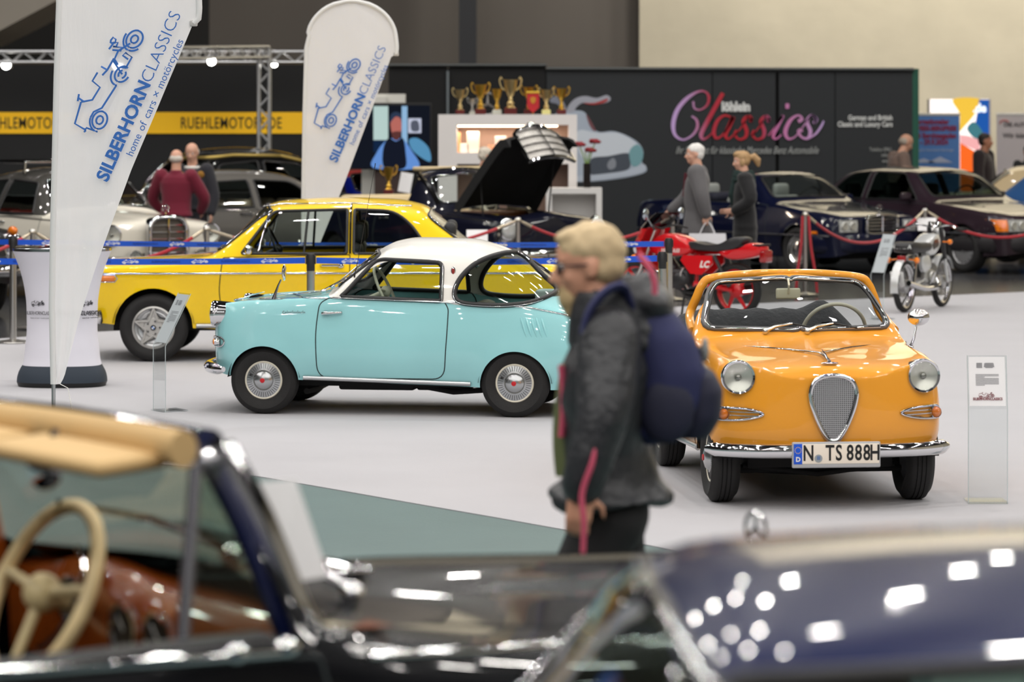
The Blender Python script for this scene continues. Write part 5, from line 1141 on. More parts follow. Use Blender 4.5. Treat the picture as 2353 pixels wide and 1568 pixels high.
ROW_B += [(1.72, .33, .79, .66, .88, .98, .80, 1.05, .66, 1.08), (1.86, .33, .79, .66, .88, .98, .80, 1.14, .66, 1.19), (2.03, .33, .79, .66, .88, .98, .80, 1.345, .64, 1.375)]
ROW_B.sort()
def near_saloon():
    o, sh, res = ponton('large navy vintage saloon close in front at the lower right with curved windscreen', NEARNAVY, rows=ROW_B, ns=140, ws=q0(rpoly([(-.01, 1.10), (.68, 1.09, .06), (.62, 1.345, .08), (-.01, 1.385)], .05)), rw=None, seat_m=mat('beige_leather', (214, 194, 154), .5), glass=glass('grey_green_glass', (206, 216, 212), .9))
    sx = sh.s0
    b = MB(); m_ = [sh.top(1.45, y)+Vector((0, 0, .02)) for y in (.42, .1)]; b.tube([m_[0], m_[0]+Vector((-.2, .12, .22))], .010, 8); b.ball(m_[0], (.04, .04, .03), 12, 8); b.build('wiper', CHROME, o)
    b = MB(); p = sh.pt(1.86, 1.03, 1, .02); b.ball(p+Vector((.06, .08, .09)), (.045, .07, .055), 16, 10); b.tube([p, p+Vector((.04, .05, .06))], .012, 8); b.build('side_mirror', CHROME, o)
    pts = [sh_end(sh, y, z, -.012, 1.48, 2.2) for y, z in [(.10, 1.20), (.18, 1.20), (.18, 1.30), (.10, 1.30)]]
    b = MB(); b.add(pts, [(0, 1, 2, 3)]); b.build('windscreen_sticker', mat('sticker_blue', (40, 92, 190), .5), res['wind'], smooth=False)
    pts = [sh_end(sh, y, z, -.012, 1.48, 2.2) for y, z in [(.185, 1.19), (.21, 1.19), (.21, 1.30), (.185, 1.30)]]
    b = MB(); b.add(pts, [(0, 1, 2, 3)]); b.build('windscreen_sticker', mat('sticker_red', (150, 40, 44), .5), res['wind'], smooth=False)
    place_pt(o, (sx-2.12, -.42), (.275, 4.93), math.radians(182)); return o, sh
nearb_o, nearb_sh = near_saloon()
# ------------------------------------------------------------------ exhibition booths at the back
XV, ZV = (1, 0, 0), (0, 0, 1)
def wp(px, py, D, dy=0.0): v = P(px, py, D); v.y += dy; return v
D_L, D_C = 49.0, 50.0
BW = mat('black_booth_fabric', (22, 22, 23), .85, noise=(2, .1))
# left booth wall with its yellow lettered band
b = MB(); x0, x1 = X(-120, D_L), X(752, D_L); zt = P(0, 148, D_L).z
b.box(((x0+x1)/2, D_L+.06, zt/2), (x1-x0, .12, zt)); struct(b.build('wall_booth_left', BW, smooth=False))
z0, z1 = P(0, 307, D_L).z, P(0, 258, D_L).z
b = MB(); b.box(((x0+x1)/2, D_L-.01, (z0+z1)/2), (x1-x0, .02, z1-z0)); band = b.build('banner_band', mat('yellow_banner', (246, 190, 8), .7), smooth=False)
tag(band, 'long yellow banner band with black lettering on the black booth wall', 'banner')
texts('banner_lettering', [('RUEHLEMOTORS.DE', .255, frame(wp(531, 284, D_L-.025), XV, ZV), .655), ('RUEHLEMOTORS.DE', .255, frame(wp(68, 284, D_L-.025), XV, ZV), .655)], mat('banner_black', (40, 34, 12), .7), band, bold=.002, space=1.06)
# lattice trusses with lamps
def truss(name, a, b_, w, label, group=None):
    a, b_ = Vector(a), Vector(b_); root = thing(name, label, 'truss', a, group=group)
    d = b_-a; L = d.length; t = d.normalized(); u = Vector((0, 1, 0)) if abs(t.y) < .9 else Vector((1, 0, 0)); u = (u-t*u.dot(t)).normalized(); v = t.cross(u)
    m = MB(); cs = [(u*i+v*j)*w/2 for i in (-1, 1) for j in (-1, 1)]
    for c in cs: m.cyl(c, c+d, .026, 10)
    m.build('chord', ALU, root); m = MB(); n = max(2, int(L/(w*1.1)))
    for ca_, cb_ in ((0, 1), (2, 3), (0, 2), (1, 3)):
        for k in range(n):
            p, q = (cs[ca_], cs[cb_]) if k % 2 == 0 else (cs[cb_], cs[ca_]); m.cyl(p+t*L*k/n, q+t*L*(k+1)/n, .011, 6)
    m.build('lacing', ALU, root); return root
TR_D = 47.5
tz = P(0, 131, TR_D).z
truss('lattice_truss', (X(-80, TR_D), TR_D, tz), (X(705, TR_D), TR_D, tz), .16, 'long horizontal aluminium lattice truss over the black left booth', 'booth trusses')
truss('lattice_truss', (X(607, TR_D-.3), TR_D-.3, 0), (X(607, TR_D-.3), TR_D-.3, tz+.12), .16, 'upright aluminium lattice truss post beside the yellow banner lettering', 'booth trusses')
truss('lattice_truss', (X(607, 47.15), 47.15, P(0, 119, 47.15).z), (X(330, 44), 44, P(0, 123, 44).z), .16, 'short lattice truss running from the post top towards the white flag', 'booth trusses')
LAMP = emitter('lamp_glow', (255, 250, 240), 28.0)
def flood(px, py, D, size, label, tilt=0.0, power=40):
    p = P(px, py, D); root = thing('floodlight', label, 'lamp', p, group='booth floodlights')
    b = MB(); b.rbox((0, .06, .0), (size*1.25, .10, size*.9), .03); b.tube([(0, .06, .03), (0, .06, .075)], .015, 6); b.box((0, .04, .075), (.05, .30, .02)); b.build('lamp_housing', ALU, root)
    b = MB(); b.lathe([(size*.5, 0), (size*.3, -.02), (0, -.03)], c=(0, 0, 0), n=20, axis='Y'); b.build('lamp_face', LAMP, root)
    d = bpy.data.lights.new('floodlight_beam', 'SPOT'); d.energy = power; d.spot_size = 1.9; d.spot_blend = .8; d.shadow_soft_size = .1
    o = bpy.data.objects.new('floodlight_beam', d); link(o, root); o.location = (0, -.1, -.02); o.rotation_euler = (math.radians(28), 0, 0)
flood(486, 141, 45.6, .12, 'lit floodlight hanging from the short truss right of the first flag')
flood(630, 147, 47.5, .10, 'lit floodlight at the truss corner above the lattice post')
flood(14, 149, 47.5, .14, 'lit floodlight on the truss at the far left edge')
flood(270, 149, 47.5, .16, 'lit floodlight on the truss glowing behind the large flag')
# black booth of the classics dealer
BC = mat('charcoal_booth_panel', (30, 34, 38), .6, noise=(1.5, .05))
xl, xr = X(893, D_C), X(2097, D_C); zt = P(0, 158, D_C).z
for k, (pa, pb) in enumerate(((893, 1028), (1031, 1254), (1256, 1636), (1638, 1782), (1790, 1918), (1920, 2097))):
    a, c_ = X(pa, D_C), X(pb, D_C); top = P(0, 152 if pb < 1300 else 160, D_C).z
    b = MB(); b.box(((a+c_)/2, D_C+.05, top/2), (c_-a, .1, top)); struct(b.build('wall_booth_panel', BC if pa > 1200 else BW, smooth=False))
b = MB(); b.box(((xl+xr)/2, D_C+.16, zt/2), (xr-xl, .1, zt)); struct(b.build('wall_booth_classics', BW, smooth=False))
b = MB(); b.tube([P(893, 150, D_C-.04), P(1256, 150, D_C-.04)], .03, 8); b.tube([P(1256, 158, D_C-.04), P(2100, 160, D_C-.04)], .03, 8); struct(b.build('trim_booth_top_rail', mat('dark_rail', (80, 82, 82), .4, .6)))
b = MB(); b.box((X(1029, D_C), D_C-.03, 1.45), (.035, .05, 2.9)); struct(b.build('trim_booth_post', mat('grey_post', (118, 126, 130), .4, .5)))
b = MB(); b.box((xr+.05, D_C+2.0, zt/2), (.1, 4.0, zt)); struct(b.build('wall_booth_return', mat('dark_green_panel', (18, 84, 66), .6), smooth=False))
# the big script lettering: Classics
def stroke_mesh(bld, pts, w, dy, n=10):
    """flat brush stroke on the wall; pts px,py; w width list in px"""
    q = smooth_path([(a, c, 0) for a, c in pts], n); ws = np.interp(np.linspace(0, 1, len(q)), np.linspace(0, 1, len(w)), w); L = []
    for i, p in enumerate(q):
        t = (q[min(i+1, len(q)-1)]-q[max(i-1, 0)]); t = t.normalized() if t.length > 1e-6 else Vector((1, 0, 0)); nn = Vector((-t.y, t.x, 0))
        a, c = p+nn*ws[i]/2, p-nn*ws[i]/2; L.append([P(a.x, a.y, D_C-dy), P(c.x, c.y, D_C-dy)])
    bld.loft(L, closed=False)
def px4(l, ox=1500, oy=200, k=2353/600.0): return [(ox+a/k, oy+c/k) for a, c in l]
sign = MB()
stroke_mesh(sign, px4([(365, 130), (375, 190), (430, 205), (490, 160), (505, 90), (470, 42), (400, 45), (300, 110), (220, 210), (185, 330), (200, 430), (270, 475), (350, 440), (400, 370), (395, 300), (350, 262)]), [5, 4, 3.5, 5, 7, 4, 5, 9, 10, 10, 7, 4, 5, 7, 6, 4], .022)
stroke_mesh(sign, px4([(632, 55), (590, 130), (530, 240), (470, 350), (435, 430), (455, 470), (510, 440), (560, 380)]), [9, 10, 10, 10, 10, 5, 3, 3], .024)
def a_(dx): return [(700+dx, 268), (640+dx, 258), (580+dx, 310), (550+dx, 400), (570+dx, 460), (620+dx, 440), (680+dx, 360), (725+dx, 270), (690+dx, 350), (655+dx, 430), (680+dx, 468), (730+dx, 430)]
stroke_mesh(sign, px4(a_(0)), [4, 5, 8, 9, 6, 4, 4, 10, 10, 9, 4, 3], .026)
for dx in (0, 158): stroke_mesh(sign, px4([(735+dx, 440), (800+dx, 360), (860+dx, 262), (890+dx, 280), (880+dx, 310), (890+dx, 290), (850+dx, 265), (815+dx, 310), (845+dx, 390), (835+dx, 450), (780+dx, 472), (740+dx, 430), (760+dx, 392)]), [3, 3, 3, 5, 7, 5, 5, 8, 9, 7, 4, 6, 8], .028)
stroke_mesh(sign, px4([(1040, 440), (1110, 350), (1170, 262), (1120, 360), (1085, 440), (1110, 468), (1160, 430)]), [3, 3, 8, 9, 8, 4, 3], .030)
stroke_mesh(sign, px4([(1195, 172), (1212, 172), (1230, 172)]), [10, 13, 10], .03)
stroke_mesh(sign, px4([(1310, 310), (1345, 290), (1310, 255), (1240, 300), (1195, 400), (1220, 465), (1280, 450), (1340, 380)]), [9, 7, 4, 8, 10, 6, 3, 3], .031)
stroke_mesh(sign, px4([(1340, 380), (1400, 290), (1440, 255), (1475, 290), (1455, 320), (1470, 285), (1430, 255), (1390, 310), (1420, 400), (1395, 462), (1340, 450), (1315, 400), (1350, 385)]), [3, 3, 4, 7, 8, 6, 5, 8, 9, 6, 5, 8, 9], .033)
stroke_mesh(sign, px4([(1395, 470), (1470, 420), (1520, 350), (1540, 305)]), [3, 5, 5, 3], .034)
sm = bpy.data.materials.new('pink_red_script'); sm.use_nodes = True; nt = sm.node_tree
tc = nt.nodes.new('ShaderNodeTexCoord'); sx_ = nt.nodes.new('ShaderNodeSeparateXYZ'); mr = nt.nodes.new('ShaderNodeMapRange'); mr.inputs[1].default_value = X(1545, D_C); mr.inputs[2].default_value = X(1895, D_C)
rp = nt.nodes.new('ShaderNodeValToRGB'); el = rp.color_ramp.elements
el[0].position = .0; el[0].color = srgb(206, 172, 230)+(1,); el[1].position = 1.0; el[1].color = srgb(206, 178, 236)+(1,)
for ps_, cl in ((.12, (196, 150, 200)), (.24, (190, 40, 66)), (.36, (196, 20, 40)), (.58, (186, 20, 44)), (.68, (208, 120, 176)), (.84, (206, 140, 190))): e_ = el.new(ps_); e_.color = srgb(*cl)+(1,)
nt.links.new(tc.outputs['Object'], sx_.inputs[0]); nt.links.new(sx_.outputs['X'], mr.inputs[0]); nt.links.new(mr.outputs[0], rp.inputs[0]); nt.links.new(rp.outputs[0], nt.nodes['Principled BSDF'].inputs['Base Color'])
so = sign.build('script_sign', sm, smooth=False); tag(so, 'large pink and red script lettering Classics on the dark booth wall', 'sign')
SIL = mat('silver_lettering', (226, 228, 226), .6); SIL2 = mat('dim_silver_lettering', (165, 168, 166), .6)
o = text('dealer_lettering', 'löhlein', .20, SIL, None, frame(wp(1691, 246, D_C-.036), XV, ZV), bold=.012, sx=.85); tag(o, 'small white word löhlein above the pink script lettering', 'sign')
o = text('slogan_lettering', 'Ihr Spezialist für klassische Mercedes Benz Automobile', .165, SIL2, None, frame(wp(1716, 346, D_C-.036), XV, ZV), shear=.45, sx=.62, bold=.001); tag(o, 'long slanted silver slogan line below the pink script lettering', 'sign')
o = texts('tagline_lettering', [('German and British', .115, frame(wp(2051, 271, D_C-.02), XV, ZV), .78), ('Classic and Luxury Cars', .115, frame(wp(2051, 286, D_C-.02), XV, ZV), .78)], SIL, None, align='RIGHT', bold=.003); tag(o, 'two white lines German and British Classic and Luxury Cars on the booth wall', 'sign')
o = texts('contact_lettering', [('Telefon 0961', .085, frame(wp(2050, 344, D_C-.02), XV, ZV), .8), ('info@', .085, frame(wp(2050, 357, D_C-.02), XV, ZV), .8), ('www.', .085, frame(wp(2050, 370, D_C-.02), XV, ZV), .8)], SIL2, None, align='RIGHT'); tag(o, 'small silver contact lines at the right end of the booth wall', 'sign')
# printed picture of an old silver sports car on the booth wall
pic = thing('car_print', 'printed picture of a silver gullwing sports car on the dark booth wall', 'poster')
def flat(name, pts, rgb, parent, D, dy, rough=.6, m=None):
    b = MB(); q = [P(a, c, D-dy) for a, c in pts]; b.add(q, [tuple(range(len(q)))])
    o = b.build(name, m or mat('print_%d_%d_%d' % rgb, rgb, rough), parent, smooth=False); return o
def sp2(pts, n=5, closed=True): return [(p.x, p.y) for p in smooth_path([(a, c, 0) for a, c in pts], n, closed)]
def zz(l): return [(1000+a/4.525, 160+c/4.525) for a, c in l]
flat('printed_body', sp2(zz([(1250, 470), (1340, 440), (1480, 425), (1570, 460), (1680, 640), (1850, 640), (2000, 690), (2120, 770), (2165, 860), (2150, 960), (2195, 1010), (2180, 1070), (2000, 1120), (1700, 1160), (1450, 1170), (1250, 1150), (1230, 800)])), (176, 188, 204), pic, D_C, .012)
flat('printed_wing', sp2(zz([(1370, 440), (1390, 370), (1460, 300), (1560, 275), (1680, 295), (1780, 265), (1825, 300), (1790, 340), (1660, 360), (1540, 345), (1470, 390), (1440, 440)])), (170, 172, 184), pic, D_C, .013)
flat('printed_wing_lining', sp2(zz([(1540, 345), (1660, 345), (1790, 300), (1770, 340), (1640, 365)])), (176, 60, 60), pic, D_C, .014)
flat('printed_wing', sp2(zz([(1200, 300), (1260, 275), (1330, 330), (1370, 420), (1340, 440), (1270, 360), (1200, 340)])), (130, 134, 150), pic, D_C, .013)
flat('printed_screen', sp2(zz([(1570, 470), (1600, 500), (1670, 630), (1640, 630), (1600, 570)])), (120, 74, 80), pic, D_C, .015)
flat('printed_bonnet', sp2(zz([(1480, 640), (1700, 660), (1900, 660), (2060, 740), (2090, 800), (1960, 880), (1700, 910), (1520, 900)])), (214, 222, 232), pic, D_C, .014)
flat('printed_grille', sp2(zz([(1620, 930), (1800, 900), (2000, 870), (2030, 960), (2000, 1040), (1800, 1080), (1620, 1090)])), (70, 78, 90), pic, D_C, .016)
flat('printed_headlamp', sp2(zz([(2020, 850), (2090, 780), (2150, 820), (2160, 920), (2110, 1000), (2040, 990)])), (120, 168, 176), pic, D_C, .017)
flat('printed_bumper', sp2(zz([(1480, 1110), (1700, 1090), (1990, 1050), (2150, 985), (2195, 1020), (2140, 1075), (1980, 1110), (1700, 1150), (1480, 1165)])), (190, 200, 214), pic, D_C, .018)
flat('printed_star', sp2(zz([(1800, 960), (1850, 920), (1880, 960), (1870, 1020), (1820, 1040), (1790, 1010)])), (140, 146, 156), pic, D_C, .019)
# television
TD = 47.3; tv = thing('television', 'large wide-screen television showing a man in a cap and dark waistcoat', 'television', (0, 0, 0))
b = MB(); c = P(898, 313, TD); w_ = 186*TD/FPX; h_ = 150*TD/FPX; b.rbox((c.x, TD+.04, c.z), (w_+.02, .07, h_+.02), .01); b.build('screen_case', BLACK, tv, smooth=False)
def em(r, g, bl, k=.9): return emitter('screen_%d_%d_%d' % (r, g, bl), (r, g, bl), k)
def scr(name, pts, rgb, dy, k=.9): return flat(name, pts, rgb, tv, TD, dy, m=em(*rgb, k=k))
scr('screen', [(808, 242), (988, 242), (988, 387), (808, 387)], (22, 26, 36), .000+.004)
scr('screen_window', [(858, 244), (892, 244), (892, 330), (858, 330)], (190, 215, 210), .006)
scr('screen_door', [(923, 244), (936, 244), (936, 370), (923, 370)], (150, 190, 225), .006)
scr('screen_picture', [(938, 272), (968, 272), (968, 306), (938, 306)], (200, 205, 225), .006); scr('screen_engine', sp2([(945, 280), (960, 278), (963, 300), (946, 300)]), (90, 95, 110), .008)
scr('screen_car', sp2([(940, 322), (960, 318), (985, 340), (988, 372), (950, 348)]), (90, 150, 190), .006)
scr('screen_bench', [(858, 322), (890, 322), (890, 350), (858, 350)], (20, 40, 70), .008)
scr('screen_shoulders', sp2([(858, 386), (866, 350), (884, 326), (900, 318), (925, 320), (945, 345), (960, 386)]), (104, 150, 220), .010)
scr('screen_waistcoat', sp2([(884, 386), (880, 345), (892, 318), (910, 325), (926, 318), (932, 350), (930, 386)]), (24, 28, 42), .012)
scr('screen_face', sp2([(897, 285), (900, 268), (912, 266), (921, 275), (922, 300), (914, 320), (904, 318)]), (190, 110, 100), .014)
scr('screen_beard', sp2([(900, 306), (910, 302), (921, 304), (916, 321), (904, 320)]), (96, 56, 54), .016)
scr('screen_cap', sp2([(896, 285), (898, 264), (910, 257), (922, 263), (922, 272), (910, 268), (900, 278)]), (48, 60, 84), .016)
b = MB(); b.box((c.x, TD+.12, P(0, 400, TD).z/2), (.5, .1, P(0, 380, TD).z)); b.rbox((c.x, TD+.15, .02), (.9, .6, .04), .02); b.build('tv_stand', mat('dark_brown_stand', (62, 44, 40), .6), tv, smooth=False)
# white office unit left of the television
b = MB(); a = P(844, 0, 48.6)
b.box((X(860, 48.4), 48.4, P(0, 222, 48.4).z/2), (.38, .3, P(0, 222, 48.4).z)); b.box((X(855, 48.2), 48.2, P(0, 355, 48.2).z), (1.05, .3, .12)); b.box((X(880, 48.5), 48.5, P(0, 228, 48.5).z), (.7, .25, .16))
o = b.build('office_frame', mat('offwhite_board', (222, 220, 212), .6), smooth=False); tag(o, 'plain white upright frame half hidden behind the second flag', 'partition')
# white shelf cabinet with books, lit from the top
CD = 44.2; s_ = CD/FPX; cx0, cx1 = X(1007, CD), X(1326, CD); ct = P(0, 263, CD).z; cb = thing('display_cabinet', 'white display cabinet with a lit warm shelf and trophies on top', 'cabinet', (0, 0, 0))
WB = mat('white_cabinet', (232, 228, 226), .5)
b = MB(); xm = (cx0+cx1)/2; wd = cx1-cx0; t1 = X(1050, CD)-cx0; b.box((cx0+t1/2, CD+.2, ct/2), (t1, .4, ct)); b.box((cx1-.06, CD+.2, ct/2), (.12, .4, ct)); b.box((xm, CD+.2, ct-.075), (wd-.001, .399, .15)); z_s = P(0, 364, CD).z
b.box((xm, CD+.2, z_s), (wd-.002, .398, .16)); b.box((xm, CD+.2, .1), (wd-.002, .398, .2)); b.build('cabinet_frame', WB, cb, smooth=False)
b = MB(); b.box((xm, CD+.41, ct/2), (wd, .02, ct)); b.build('cabinet_back', mat('warm_brown_board', (128, 104, 92), .7), cb, smooth=False)
b = MB(); b.box((xm, CD+.06, ct-.165), (wd*.72, .03, .02)); b.build('shelf_light', emitter('warm_strip', (255, 226, 190), 9), cb, smooth=False)
d = bpy.data.lights.new('shelf_light_glow', 'AREA'); d.shape = 'RECTANGLE'; d.size = wd*.7; d.size_y = .05; d.energy = 14; d.color = (1, .84, .66); o = bpy.data.objects.new('shelf_light_glow', d); link(o, cb); o.location = (xm, CD+.1, ct-.185)
sz = z_s+.08
for k, (pa, pb, pt_, rgb, lab) in enumerate(((1052, 1058, 305, (236, 160, 110), 'thin orange book at the left end of the lit cabinet shelf'), (1073, 1101, 303, (236, 222, 206), 'tall white book with a diagonal band on the lit cabinet shelf'), (1056, 1077, 330, (228, 220, 214), 'small pale box with a blue mark on the lit cabinet shelf'),
        (1137, 1163, 313, (216, 200, 192), 'brown and white boxed model in the middle of the lit cabinet shelf'), (1181, 1207, 314, (226, 206, 192), 'cream card on the lit cabinet shelf beside the raised bonnet'), (1217, 1236, 301, (240, 226, 214), 'bright white card high on the lit shelf above the raised bonnet'))):
    a, c_ = X(pa, CD+.1), X(pb, CD+.1); h = P(0, pt_, CD+.1).z-sz; b = MB(); b.rbox(((a+c_)/2, CD+.15, sz+h/2), (c_-a, .06, h), .005); o = b.build('shelf_book', mat('book_%d' % k, rgb, .6), smooth=False); tag(o, lab, 'book', 'books on the lit shelf')
for k, (px, rgb) in enumerate(((1128, (206, 150, 120)), (1146, (190, 60, 50)), (1155, (226, 190, 160)), (1168, (214, 170, 140)), (1180, (230, 200, 180)))):
    b = MB(); h = .11; b.lathe([(0, 0), (.05, 0), (.055, .03), (.04, .07), (.045, h), (0, h)], c=(X(px, CD+.1), CD+.14, sz), n=14); o = b.build('model_cup', mat('cup_%d' % k, rgb, .4)); tag(o, 'small %s ornament on the lit cabinet shelf' % ('peach', 'red', 'cream', 'tan', 'ivory')[k], 'ornament', 'ornaments on the lit shelf')
# trophies on the cabinet
GOLD = mat('gold_metal', (236, 192, 84), .30, 1.0); GOLD2 = mat('pale_gold_metal', (236, 214, 156), .30, 1.0); SILV = mat('silver_metal', (226, 226, 224), .28, 1.0)
def trophy(px, h_px, kind, base, cup, lab, D=None, zb=None, py=None):
    D = D or CD+.2+(-.09 if int(px) in (1104, 1173, 1255) else .09 if int(px) in (1085, 1142, 1215, 1290) else 0); h = h_px*D/FPX; z = ct if zb is None else zb; root = thing('trophy_cup', lab, 'trophy', (X(px, D), D, z), group='trophies on the cabinet')
    b = MB(); b.rbox((0, 0, h*.09), (h*.34, h*.3, h*.18), .01); b.build('base', base, root, smooth=False)
    b = MB(); r = h*.17
    b.lathe([(0, h*.18), (r*.8, h*.18), (r*.45, h*.24), (r*.62, h*.31), (r*.28, h*.38), (r*.40, h*.43), (r*.22, h*.47), (r*.5, h*.52), (r*.85, h*.68), (r*1.12, h*.90), (r*1.22, h*.95), (r*1.1, h*.95), (r*.7, h*.62), (0, h*.55)], n=20); b.build('cup', cup, root, angle=60)
    if kind:
        for sd in (1, -1):
            b = MB(); b.tube(smooth_path([(sd*r*.9, 0, h*.66), (sd*r*1.5, 0, h*.76), (sd*r*1.75, 0, h*.93), (sd*r*1.55, 0, h*1.02), (sd*r*1.35, 0, h*.96)], 4), r*.13, 6); b.build('handle', cup, root)
    return root
RDB = mat('red_marble', (96, 26, 24), .3); WHB = mat('white_marble', (214, 214, 200), .3)
trophy(1057, 60, 1, RDB, GOLD2, 'gold trophy cup on a red base, leftmost on the white cabinet'); trophy(1085, 38, 1, WHB, SILV, 'small silver trophy, the lowest cup on the white cabinet')
trophy(1104, 72, 1, RDB, GOLD, 'gold and silver trophy second tallest on the white cabinet'); trophy(1142, 62, 0, WHB, GOLD, 'slender gold trophy without handles on the white cabinet')
trophy(1173, 84, 1, RDB, GOLD2, 'tallest trophy with silver rim in the middle of the cabinet top'); trophy(1215, 66, 1, RDB, GOLD, 'gold trophy behind the red pennant on the white cabinet')
trophy(1255, 60, 1, mat('yellow_marble', (232, 224, 150), .3), GOLD2, 'pale gold trophy on a yellow block on the white cabinet'); trophy(1290, 63, 1, RDB, GOLD, 'bright gold trophy, rightmost on the white cabinet')
b = MB(); w0, w1 = X(1211, CD), X(1239, CD); zc = ct; M_ = mat('red_pennant', (198, 40, 46), .7)
hz = [zc+.30, zc+.10, zc+.02]; b.add([(w0, CD+.06, hz[0]), (w1, CD+.06, hz[0]), (w1, CD+.06, hz[1]), ((w0+w1)/2, CD+.06, hz[2]), (w0, CD+.06, hz[1]), (w0, CD+.07, hz[0]), (w1, CD+.07, hz[0]), (w1, CD+.07, hz[1]), ((w0+w1)/2, CD+.07, hz[2]), (w0, CD+.07, hz[1])], [(0, 4, 3, 2, 1), (5, 6, 7, 8, 9), (0, 1, 6, 5), (1, 2, 7, 6), (2, 3, 8, 7), (3, 4, 9, 8), (4, 0, 5, 9)])
pn = b.build('pennant', M_, smooth=False); tag(pn, 'red pennant with yellow crest standing among the trophies', 'pennant')
b = MB(); b.cyl((w0-.01, CD+.065, hz[0]+.01), (w1+.01, CD+.065, hz[0]+.01), .018, 8); b.cyl(((w0+w1)/2, CD+.1, zc), ((w0+w1)/2, CD+.08, hz[0]), .008, 6); b.build('pennant_bar', mat('yellow_bar', (222, 180, 50), .5), pn)
b = MB(); b.prism(sp2([(-.03, .04), (.03, .04), (.035, -.01), (0, -.05), (-.035, -.01)]), .004, frame(Vector(((w0+w1)/2, CD+.055, zc+.2)), XV, ZV)); b.build('pennant_crest', mat('crest_gold', (206, 140, 40), .6), pn)
b = MB(); c = (X(1120, CD), CD+.3, zc+.152)
b.tube([Vector(c)+Vector((.152*math.cos(t), 0, .152*math.sin(t))) for t in np.linspace(0, 2*PI, 41)[:-1]], .014, 8, closed=True)
for a in (PI/2, PI/2+2*PI/3, PI/2-2*PI/3): b.tube([c, Vector(c)+Vector((.15*math.cos(a), 0, .15*math.sin(a)))], [.022, .008], 6)
o = b.build('star_emblem', mat('dull_chrome', (150, 148, 148), .3, .8)); tag(o, 'round three-pointed star emblem leaning among the trophies', 'emblem')
# low white counter with a black vase of red flowers
LD = 43.6; b = MB(); l0, l1 = X(1255, LD), X(1383, LD); lz = P(0, 432, LD).z
b.box(((l0+l1)/2, LD+.2, lz-.04), (l1-l0, .5, .08)); b.box((l1-.04, LD+.2, (lz-.08)/2), (.08, .5, lz-.08)); b.box((l0+.04, LD+.2, (lz-.08)/2), (.08, .5, lz-.08)); b.box(((l0+l1)/2, LD+.42, (lz-.08)/2), (l1-l0-.17, .04, lz-.09)); b.box(((l0+l1)/2, LD+.2, lz-.45), (l1-l0-.17, .38, .05))
o = b.build('low_counter', mat('white_counter', (226, 224, 222), .5), smooth=False); tag(o, 'low white counter with open shelf behind the walking man', 'counter')
vs = thing('flower_vase', 'tall black square vase with red flowers on the low white counter', 'vase', (X(1349, LD), LD+.12, lz))
b = MB(); b.box((0, 0, .17), (.10, .10, .34)); b.build('vase', mat('black_glass_vase', (20, 16, 14), .2), vs, smooth=False)
for k, (dx, h) in enumerate(((-.10, .58), (-.03, .50), (.11, .62), (.05, .50))):
    b = MB(); b.tube(smooth_path([(dx*.1, 0, .30), (dx*.5, 0, .45), (dx, 0, h)], 4), .008, 6); o = b.build('stem', mat('stem_green', (120, 150, 70), .6), vs)
    if k != 1:
        b = MB()
        for a in range(5): b.ball((dx+.045*math.cos(a*1.25), .03*math.sin(a*1.25), h+.02+.02*(a % 2)), (.045, .03, .026), 8, 6)
        b.build('blossom', mat('red_blossom', (140, 30, 40), .6), o)
# roll-up banners and light box on the right
def rollup(px0, px1, pyt, D, rgb, label, z0=0.05):
    a, c_ = X(px0, D), X(px1, D); zt = P(0, pyt, D).z; root = thing('rollup_banner', label, 'banner', ((a+c_)/2, D, 0))
    b = MB(); b.box((0, 0, (zt+z0)/2), (c_-a, .012, zt-z0)); b.build('banner_sheet', mat('sheet_%d_%d_%d' % rgb, rgb, .6), root, smooth=False)
    b = MB(); b.rbox((0, 0, zt), (c_-a+.02, .04, .05), .01); b.build('banner_rail', mat('offwhite_rail', (226, 222, 216), .5), root)
    b = MB(); b.rbox((0, 0, .04), (c_-a+.02, .2, .08), .02); b.build('banner_foot', mat('offwhite_rail'), root); return root, zt
RD = 54.5
ru, zt = rollup(2066, 2205, 263, RD, (92, 142, 214), 'blue roll-up banner with red lettering for a mountain race')
def rl(px, py): p = P(px, py, RD-.02); return frame(Vector((p.x-ru.location.x, -.02, p.z)), XV, ZV)
texts('banner_lettering', [('Internationaler', .125, rl(2136, 280), .9), ('EDELWEISS-BERGPREIS', .115, rl(2136, 295.5), .82), ('Roßfeld Berchtesgaden', .125, rl(2136, 312), .8), ('27. - 29.9.2024', .125, rl(2136, 327), .85)], mat('banner_red', (150, 40, 84), .6), ru, bold=.006)
texts('banner_small_print', [('Bergprüfung für historische Fahrzeuge', .06, rl(2136, 345), .9)], mat('banner_pale', (214, 222, 236), .6), ru)
b = MB(); Mx = Matrix.Identity(4)
for (pa, pb, h) in ((2095, 2150, 10), (2130, 2190, 14), (2068, 2110, 7)):
    p0, p1, pm = P(pa, 374, RD-.02), P(pb, 374, RD-.02), P((pa+pb)/2, 374-h, RD-.02); ox = ru.location.x; b.add([(p0.x-ox, -.016, p0.z), (p1.x-ox, -.016, p1.z), (pm.x-ox, -.016, pm.z)], [(0, 1, 2)])
b.build('printed_mountains', mat('print_mountain', (196, 204, 232), .6), ru, smooth=False)
lb = thing('light_box', 'brightly lit colourful light box poster beside the concrete wall', 'light box', (0, 0, 0)); LBD = 57.5
b = MB(); p0, p1 = P(2136, 228, LBD), P(2274, 420, LBD); b.box(((p0.x+p1.x)/2, LBD+.1, p0.z/2), (p1.x-p0.x+.04, .18, p0.z)); b.build('box_frame', mat('grey_frame', (170, 166, 160), .5), lb, smooth=False)
def lbx(name, pts, rgb, dy, k=1.0): return flat(name, pts, rgb, lb, LBD, dy, m=em(*rgb, k=k))
lbx('lit_panel', [(2137, 228), (2273, 228), (2273, 440), (2137, 440)], (255, 244, 238), .002, 1.5)
